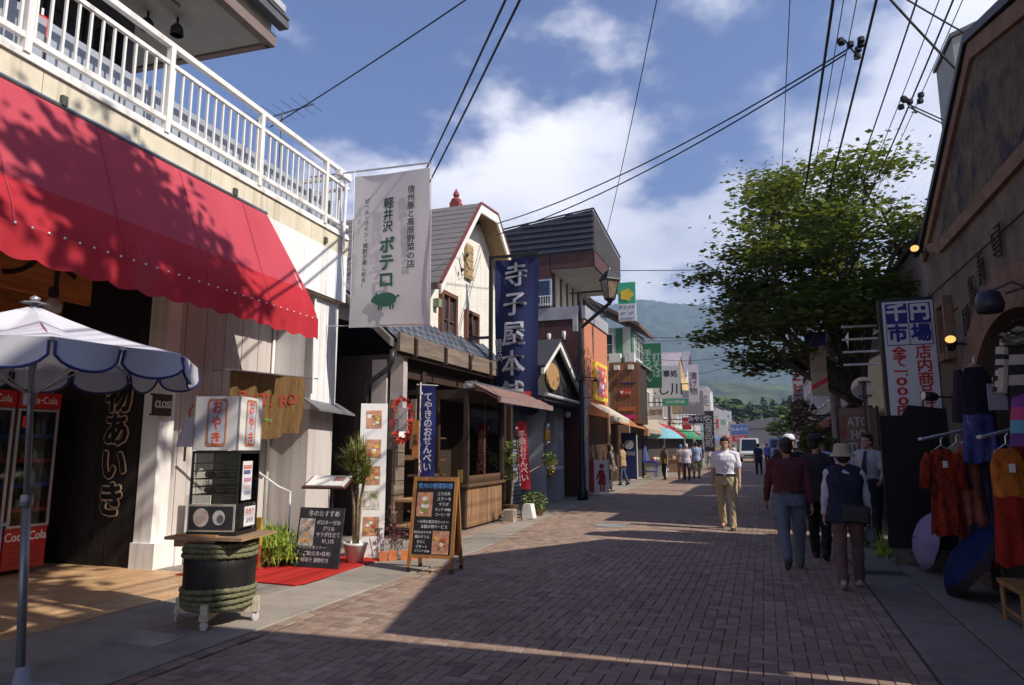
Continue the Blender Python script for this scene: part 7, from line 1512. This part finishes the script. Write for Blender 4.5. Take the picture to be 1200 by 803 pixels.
def ex_bottle(c):
    ex_tie(c); w=c['wr'][1]; MB().lathe([(.0,0),(.035,0),(.038,.03),(.036,.11),(.012,.15),(.012,.18),(0,.18)],tuple(w+V(0,.09,-.17)),12).build('spray_bottle',M('bottle_pale',(.35,.45,.45),.3),c['t'],smooth=True); MB().ball(tuple(w+V(0,.07,.02)),(.06,.05,.03),10).build('white_cloth',white,c['t'])
person('shop assistant in grey-white shirt and black tie leaning against the wall with a spray bottle',(1.52,12.15,.012),PI-.45,H=1.74,vox=.011,shirt=(.40,.40,.42),trouser=(.018,.018,.022),stride=(.16,.10),knee=(.02,.12),arms=((.35,.75),(-.15,.2)),armout=(.25,.20),sleeve='short',head=(-.3,.12),lean=-.05,shoe=(.16,.10,.05),extra=ex_bottle)
person('man in white cap and black polo shirt hidden behind the maroon shirt',(.42,12.9,.014),-.15,H=1.74,vox=.014,shirt=(.02,.02,.024),trouser=(.03,.03,.035),stride=(-.15,.25),knee=(.3,.05),arms=((.1,.2),(-.2,.2)),hat='cap',hatcol=M('cap_white',(.72,.72,.74),.7),head=(-.9,.05),tuck=False,belt=False,shoe=(.2,.17,.14))
person('person in grey sun hat between the maroon shirt and the white cap',(.30,11.9,.014),.05,H=1.60,vox=.014,shirt=(.10,.11,.11),trouser=(.16,.17,.2),hat='bucket',hatcol=M('hat_greygreen',(.20,.20,.17),.85),stride=(.15,-.15),tuck=False,belt=False)
def ex_pack(c):
    for s in (-1,1): MB().tube([tuple(c['shl']+V(s*.10,.09,-.1)),tuple(c['shl']+V(s*.10,0,.045)),tuple(c['shl']+V(s*.10,-.12,-.1))],.014,5).build('pack_strap',M('strap_navy',(.06,.07,.12),.6),c['t'])
person('student in pale lavender shirt with dark bag straps, left one of two students',(1.02,14.6,.014),-.2,H=1.70,vox=.014,shirt=(.42,.42,.62),trouser=(.02,.02,.03),extra=ex_pack,head=(-.8,0),stride=(.2,-.2))
person('student in lavender shirt with long dark hair, right one of two students',(1.28,14.2,.014),-.35,H=1.58,vox=.014,shirt=(.44,.40,.60),trouser=(.02,.02,.03),skirt=.42,hair='long',head=(-1.0,0),stride=(-.15,.15),knee=(.2,.05),shoe=(.5,.5,.5),belt=False)
person('dark haired walker just left of the white cap, mostly hidden',(.45,16.2,.014),.0,H=1.80,vox=.02,shirt=(.05,.05,.07),trouser=(.03,.03,.04),hands=False)
far=[('woman in brown print top and dark trousers standing by the blue umbrella',(-4.35,32.5),PI*.7,1.60,(.16,.12,.06),(.02,.02,.02),'long',None,(.1,.1)),
('man in white shirt and grey trousers with pale hair walking away down the left side',(-3.35,32.5),.1,1.66,(.60,.58,.66),(.08,.08,.09),'short',M('hair_pale',(.55,.50,.45),.7),(.2,-.2)),
('man in light blue shirt and khaki trousers just right of the pale haired man',(-3.1,34.6),-.1,1.76,(.36,.42,.60),(.42,.34,.2),'short',None,(-.2,.2)),
('person in pinkish clothes and blue cap partly hidden behind the pale haired man',(-3.75,33.8),.2,1.62,(.45,.32,.30),(.30,.20,.16),'short',M('cap_blue_far',(.10,.20,.45),.7),(.1,-.1)),
('woman in black sleeveless top facing the camera, down the street on the left',(-2.2,46.0),PI,1.62,(.03,.03,.035),(.35,.2,.15),'long',None,(.2,-.1)),
('person in orange-brown outfit far down on the left side',(-3.3,52),PI-.3,1.6,(.5,.2,.10),(.3,.25,.2),'short',None,(.1,-.2)),
('person in pale dress beside the orange-brown figure far on the left',(-3.9,54),PI+.3,1.6,(.5,.45,.35),(.4,.38,.3),'short',None,(.1,-.1)),
('person in beige hat standing near the far green awning',(-3.9,58),PI,1.65,(.35,.32,.3),(.15,.15,.2),'short',M('hat_tan_far',(.5,.42,.3),.8),(.1,0)),
('man in royal blue shirt walking away in front of the white van',(.22,58),0.0,1.75,(.12,.17,.52),(.03,.03,.04),'short',None,(.2,-.2)),
('person in pale blue top just right of the royal blue shirt',(.75,60),0.1,1.66,(.35,.42,.6),(.03,.03,.05),'short',None,(-.2,.2)),
('walker in brown jacket and blue jeans ahead of the blue van',(1.1,51),-.1,1.66,(.08,.055,.045),(.06,.08,.25),'short',None,(.2,-.2)),
('walker in black beside the brown jacket, nearer the right kerb',(1.8,48),0.0,1.70,(.02,.02,.025),(.02,.02,.025),'short',None,(-.2,.2)),
('walker in dark clothes behind the white shirted man, right of his shoulder',(-.3,40),0.1,1.70,(.04,.05,.10),(.03,.03,.04),'short',None,(.2,-.2)),
('woman in red top walking towards the camera left of the column sign',(-3.9,41.5),PI,1.58,(.45,.05,.06),(.1,.1,.12),'long',None,(.2,-.2)),
('man in cream shirt beside the goods table by the rose red awning',(-4.1,44.0),.6,1.7,(.55,.5,.4),(.12,.1,.08),'short',None,(.1,-.1)),
('person in navy top standing by the far red goods table',(-4.0,48.2),PI*.8,1.64,(.04,.06,.18),(.3,.28,.22),'short',None,(.1,0)),
('child sized figure in pink far down the left side',(-3.0,55.5),PI,1.25,(.55,.2,.28),(.5,.5,.5),'long',None,(.15,-.15)),
('walker in white shirt far ahead near the middle of the road',(-2.6,66),.1,1.68,(.6,.6,.6),(.15,.15,.2),'short',None,(.2,-.2)),
('walker in olive jacket far ahead left of the white van',(-3.4,64),0,1.7,(.14,.15,.07),(.05,.05,.05),'short',None,(-.2,.2)),
('person in grey clothes standing inside the cream awning shop front',(-5.0,23.6),-1.2,1.6,(.2,.19,.18),(.08,.07,.07),'long',None,(.05,0)),
('shopper in tan jacket browsing the garment rack by the boarded wall',(-5.35,27.6),1.3,1.62,(.36,.26,.15),(.07,.08,.12),'short',None,(.1,-.05)),
('small dark figure near the parked white van bonnet',(-.5,56),.3,1.68,(.03,.03,.04),(.03,.03,.03),'short',None,(.1,-.2))]
for (lab,(x,y),f,h,sc,tc_,hr,hc,sd) in far:
    person(lab,(x,y,.012),f,H=h,vox=.026,shirt=sc,trouser=tc_,hair=hr,haircol=hc,stride=sd,hands=False,belt=False,collar=False,tuck=False,sleeve='short')
t=thing('shopping_trolley','small two wheeled luggage trolley standing in the road behind the white shirted man','trolley',(-1.9,36,0)); MB().box(-2.05,-1.75,35.95,36.15,.12,.75).build('case',M('trolley_grey',(.25,.24,.25),.6),t)
MB().tube([(-2.0,36.2,.1),(-2.0,36.2,1.0),(-1.8,36.2,1.0),(-1.8,36.2,.1)],.015,5).build('handle',chrome,t)
for s in (-1.98,-1.82): 
    q=MB(); q.T=Matrix.Translation((s,36.1,.07))@Matrix.Rotation(PI/2,4,'Y'); q.lathe([(0,-.02),(.06,-.02),(.06,.02),(0,.02)],n=12); q.build('wheel',black,t)
# ================================================================== garments on the right
def garment(label,x,y,ztop,zbot,w,col,mat=None,sleeves=True,cat='dress',flare=1.25,name='dress',seed=1,thick=.05,neck=True,tagged=True,twot=None):
    t=thing(name,label,cat,(x,y,zbot)); m=mat; r=random.Random(seed)
    def f(u,v):
        a=u*2*PI; z=ztop-(ztop-zbot)*v; ww=w*(.62+.38*min(1,v*6))*(.80+.10*math.cos(min(1,v*2)*PI)+ (flare-.9)*v**1.3) if v>.01 else w*.5
        fo=1+ (.30*math.sin(a*7+seed))*v; return (x+ww*.5*math.cos(a)*(1+.04*math.sin(a*9+seed)*v),y+thick*(.5+v)*fo*math.sin(a),z-.02*math.sin(a*5)*v)
    b=MB(); b.grid(f,48,24)
    if twot: b.m=[1 if (i%24)>twot[0] else 0 for i in range(48*24)]; o=b.build('body',[m,twot[1]],t,smooth=True)
    else: o=b.build('body',m,t,smooth=True)
    if sleeves:
        for s in (-1,1): MB().tube([(x+s*w*.36,y,ztop-.05),(x+s*w*.50,y-.01,ztop-.16),(x+s*w*.58,y-.02,ztop-.42)],[.045,.055,.06],8).build('sleeve',m,t,smooth=True)
    MB().tube([(x-w*.3,y,ztop-.03),(x,y,ztop+.04),(x+w*.3,y,ztop-.03)],.008,5).tube([(x,y,ztop+.04),(x,y,ztop+.10),(x+.02,y,ztop+.13)],.005,5).build('hanger',chrome,t)
    if tagged: MB().cbox((x+.01,y-thick*1.3,ztop-.16),(.045,.004,.07)).build('price_tag',white,t)
    return t
redp=cloth('red_print',(.25,.03,.012),.3,26,.3,wear=((.05,.01,.01),17,.50)); 
garment('long red patterned tunic dress hanging at the front of the right hand rack',1.80,8.6,1.52,.62,.32,None,redp,seed=2)
garment('green and cream flowered blouse hanging behind the red patterned dress',1.98,8.75,1.55,.75,.30,None,cloth('green_flower',(.26,.25,.15),.3,22,.3,wear=((.04,.05,.04),18,.55)),seed=3,sleeves=False,name='blouse',cat='blouse',tagged=False)
garment('blue denim coloured dress hanging behind the flowered blouse',2.12,8.9,1.55,.60,.30,None,cloth('denim',(.05,.07,.18),.3,10,.3),seed=4,sleeves=False,tagged=False)
garment('orange and red two tone long dress with cream tag hanging at the right edge',1.92,6.9,1.53,.58,.30,None,cloth('orange_print',(.42,.13,.02),.4,16,.5,wear=((.25,.03,.01),11,.52)),seed=5,sleeves=False,twot=(9,cloth('deep_red',(.26,.02,.012),.3,12,.5,wear=((.45,.2,.10),26,.64))))
garment('deep red dress hanging behind the two tone orange dress',2.08,7.05,1.56,.60,.30,None,cloth('dark_red',(.28,.02,.02),.3,20,.3),seed=6,sleeves=True,tagged=False)
garment('dark blue and white tie dyed dress hung from the wall above the rack',2.14,8.45,2.38,1.38,.34,None,cloth('dark_knit',(.02,.02,.03),.3,20,.4),seed=7,sleeves=False,tagged=False,twot=(11,cloth('tiedye',(.06,.07,.22),.4,10,.3,wear=((.30,.31,.42),9,.56))))
for k,(x,y,c,lab,sl) in enumerate([(2.16,8.80,(.12,.10,.16),'dull purple blouse near the wall end of the front rack',False),(2.05,8.68,(.30,.10,.06),'rust brown blouse pressed between the red dress and flowered blouse',False),(2.2,7.2,(.06,.10,.20),'dark blue dress at the wall end of the orange dress rack',True),(2.16,7.12,(.35,.22,.08),'mustard blouse behind the deep red dress',False)]):
    garment(lab,x,y,1.58,.62+.12*(k%2),.26,None,cloth('extra_cloth%d'%k,c,.4,14,.5,wear=(tuple(min(1,q*2.2) for q in c),15,.6)),seed=20+k,sleeves=sl,tagged=(k%2==0),name='blouse' if 'blouse' in lab else 'dress',cat='blouse' if 'blouse' in lab else 'dress')
t=thing('knit_shirt','black and white striped top with multicoloured skirt hung high at the right edge','garment',(2.02,6.68,1.6))
strb,strw=M('stripe_black',(.015,.015,.018),.8),M('stripe_cream',(.45,.41,.33),.8)
b=MB(); b.grid(lambda u,v:(2.06+.17*math.cos(u*2*PI)*(1-.3*(v<.08)),6.68+.06*math.sin(u*2*PI),2.46-.50*v),20,12); b.m=[(i%12)//2%2 for i in range(240)]; b.build('top',[strw,strb],t,smooth=True)
b=MB(); b.tube([(1.91,6.68,2.36),(1.86,6.66,1.98)],[.05,.045],8); b.build('sleeve',strw,t)
for k in range(4): MB().tube([(1.90-.012*k,6.68,2.30-.09*k),(1.895-.012*k,6.68,2.26-.09*k)],.056,8).build('sleeve_stripe',strb,t)
b=MB(); b.grid(lambda u,v:(2.07+(.13+.05*v)*math.cos(u*2*PI)*(1+.05*math.sin(u*40)),6.68+.07*math.sin(u*2*PI),1.97-.42*v),20,8); b.m=[(i%8)//2 for i in range(160)]; b.build('skirt',[M('sk_purple',(.16,.05,.25),.8),M('sk_pink',(.45,.06,.18),.8),M('sk_blue',(.10,.32,.42),.8),M('sk_violet',(.12,.04,.2),.8)],t,smooth=True)
leafcloud(t,[(1.99,6.60,2.42,.10,.06,.08)],M('scarf_print',(.22,.25,.20),.8,.6,30,tint=(.04,.05,.04)),60,.045,3,name='scarf')
MB().tube([(2.0,6.68,2.58),(2.3,6.68,2.60)],.012,5).build('hook',iron,t)
for (y,x0,x1,lab) in ((8.55,1.60,2.28,'steel garment rail holding the red patterned dress'),(6.85,1.72,2.28,'steel garment rail holding the orange dress at the right edge')):
    t=thing('garment_rail',lab,'garment rail',((x0+x1)/2,y,0)); MB().tube([(x0,y-.02,1.62),(x1,y+.1,1.78)],.016,6).tube([(x1-.03,y+.1,.02),(x1-.03,y+.1,1.78)],.016,6).build('rail',chrome,t); MB().tube([(x0,y-.02,1.62),(x0-.01,y-.02,1.64)],.022,6).build('end_cap',white,t)
t=thing('price_card','pale hanging price card under an orange knob inside the arch','card',(2.2,7.9,2.1)); MB().box(2.1,2.26,7.93,7.94,1.90,2.16).build('card',M('card_grey',(.35,.34,.38),.6),t); MB().ball((2.18,7.93,2.20),.035,8).build('knob',M('knob_orange',(.5,.25,.05),.5),t)
t=thing('folded_umbrellas','tall folded dark coat hanging on the post above the garment rail','coat',(2.2,9.4,1.6)); MB().grid(lambda u,v:(2.22+(.04+.07*v)*math.cos(u*2*PI),9.45+.06*math.sin(u*2*PI),2.45-.62*v),12,6).build('coat',M('coat_black',(.02,.018,.022),.8),t)
t.name='hanging_coat'
def open_umbrella(label,c,axis,Rr,dp,mat,shaft=True,border=None):
    t=thing('open_umbrella',label,'umbrella',c); d=Vector(axis).normalized(); Q=Matrix.Translation(c)@d.to_track_quat('Z','Y').to_matrix().to_4x4()
    for k in range(8):
        a0,a1=2*PI*k/8,2*PI*(k+1)/8
        def f(u,v):
            a=a0+(a1-a0)*u; rr=Rr*math.sin(v*PI*.46)/math.sin(PI*.46)*(1-.06*math.sin(PI*u)*v); return Q@Vector((rr*math.cos(a),rr*math.sin(a),dp*math.cos(v*PI*.5)-.0))
        b=MB(); b.grid(f,6,8); b.m=[1 if i%8>5 else 0 for i in range(48)] if border else [0]*48; b.build('canopy_panel',[mat,border] if border else mat,t,smooth=True)
        b=MB(); b.T=Q; b.tube([(.02,0,dp*.4),(Rr*.98*math.cos(a0),Rr*.98*math.sin(a0),.01)],.004,4); b.build('rib',chrome,t)
    b=MB(); b.T=Q; b.tube([(0,0,dp+.05),(0,0,-.32)],.007,6); b.tube([(0,0,-.25),(0,0,-.36),(.03,0,-.40),(.06,0,-.36)],.012,6); b.build('shaft',black,t); return t
open_umbrella('dark blue open umbrella with black border lying on its side beneath the clothes',(2.02,8.55,.36),(-.80,.05,.60),.46,.22,cloth('umb_navy',(.012,.024,.10),.2,3,.1),border=M('umb_black',(.01,.01,.012),.6))
open_umbrella('pale lilac parasol lying on its side beside the black hoarding',(1.88,10.05,.38),(-.93,-.10,.22),.36,.16,cloth('umb_lilac',(.30,.25,.40),.1,3,.1))
t=thing('toy_stool','low bamboo stool carrying small white and blue animal ornaments, bottom right corner','stool',(2.15,7.25,0))
bam=wood('bamboo',(.34,.17,.06))
MB().box(1.93,2.29,7.0,7.6,.33,.37).build('seat',bam,t)
for x,y in ((1.96,7.03),(2.25,7.03),(1.96,7.56),(2.25,7.56)): MB().tube([(x,y,.012),(x,y,.33)],.02,8).build('leg',bam,t)
MB().tube([(1.96,7.03,.12),(1.96,7.56,.12)],.014,6).build('stretcher',bam,t)
for k,(x,y,c,lab) in enumerate([(1.99,7.52,(.08,.20,.55),'small blue animal ornament on the bamboo stool'),(2.07,7.35,(.55,.48,.42),'white and brown cat-like ornament on the bamboo stool, middle one'),(2.03,7.15,(.6,.55,.50),'white ornament nearest the camera on the bamboo stool'),(2.18,7.45,(.6,.55,.48),'cream ornament at the back of the bamboo stool')]):
    t=thing('animal_ornament',lab,'ornament',(x,y,.37)); m=M('orn%d'%k,c,.4,.3,25); q=MB(); q.ball((x,y,.42),(.045,.05,.05),12); q.ball((x-.01,y-.03,.49),(.032,.032,.03),12); q.ball((x-.03,y-.03,.52),(.01,.008,.016),6); q.ball((x+.012,y-.03,.52),(.01,.008,.016),6); fuse(q,'body',m,t,.006,2); MB().ball((x-.03,y-.055,.495),.005,6).ball((x-.005,y-.062,.495),.005,6).build('eye',black,t)
# ================================================================== air
def haze():
    b=MB().box(-2700,2700,-60,3300,-8,720); o=b.build('haze',None,None); m=bpy.data.materials.new('air'); m.use_nodes=True; nt=m.node_tree; nt.nodes.clear(); v=nt.nodes.new('ShaderNodeVolumePrincipled'); v.inputs['Color'].default_value=(.50,.67,1.0,1); v.inputs['Density'].default_value=.00034; v.inputs['Anisotropy'].default_value=.2
    out=nt.nodes.new('ShaderNodeOutputMaterial'); nt.links.new(v.outputs[0],out.inputs['Volume']); o.data.materials.append(m); o['kind']='stuff'
HAZE=1
if HAZE: haze()
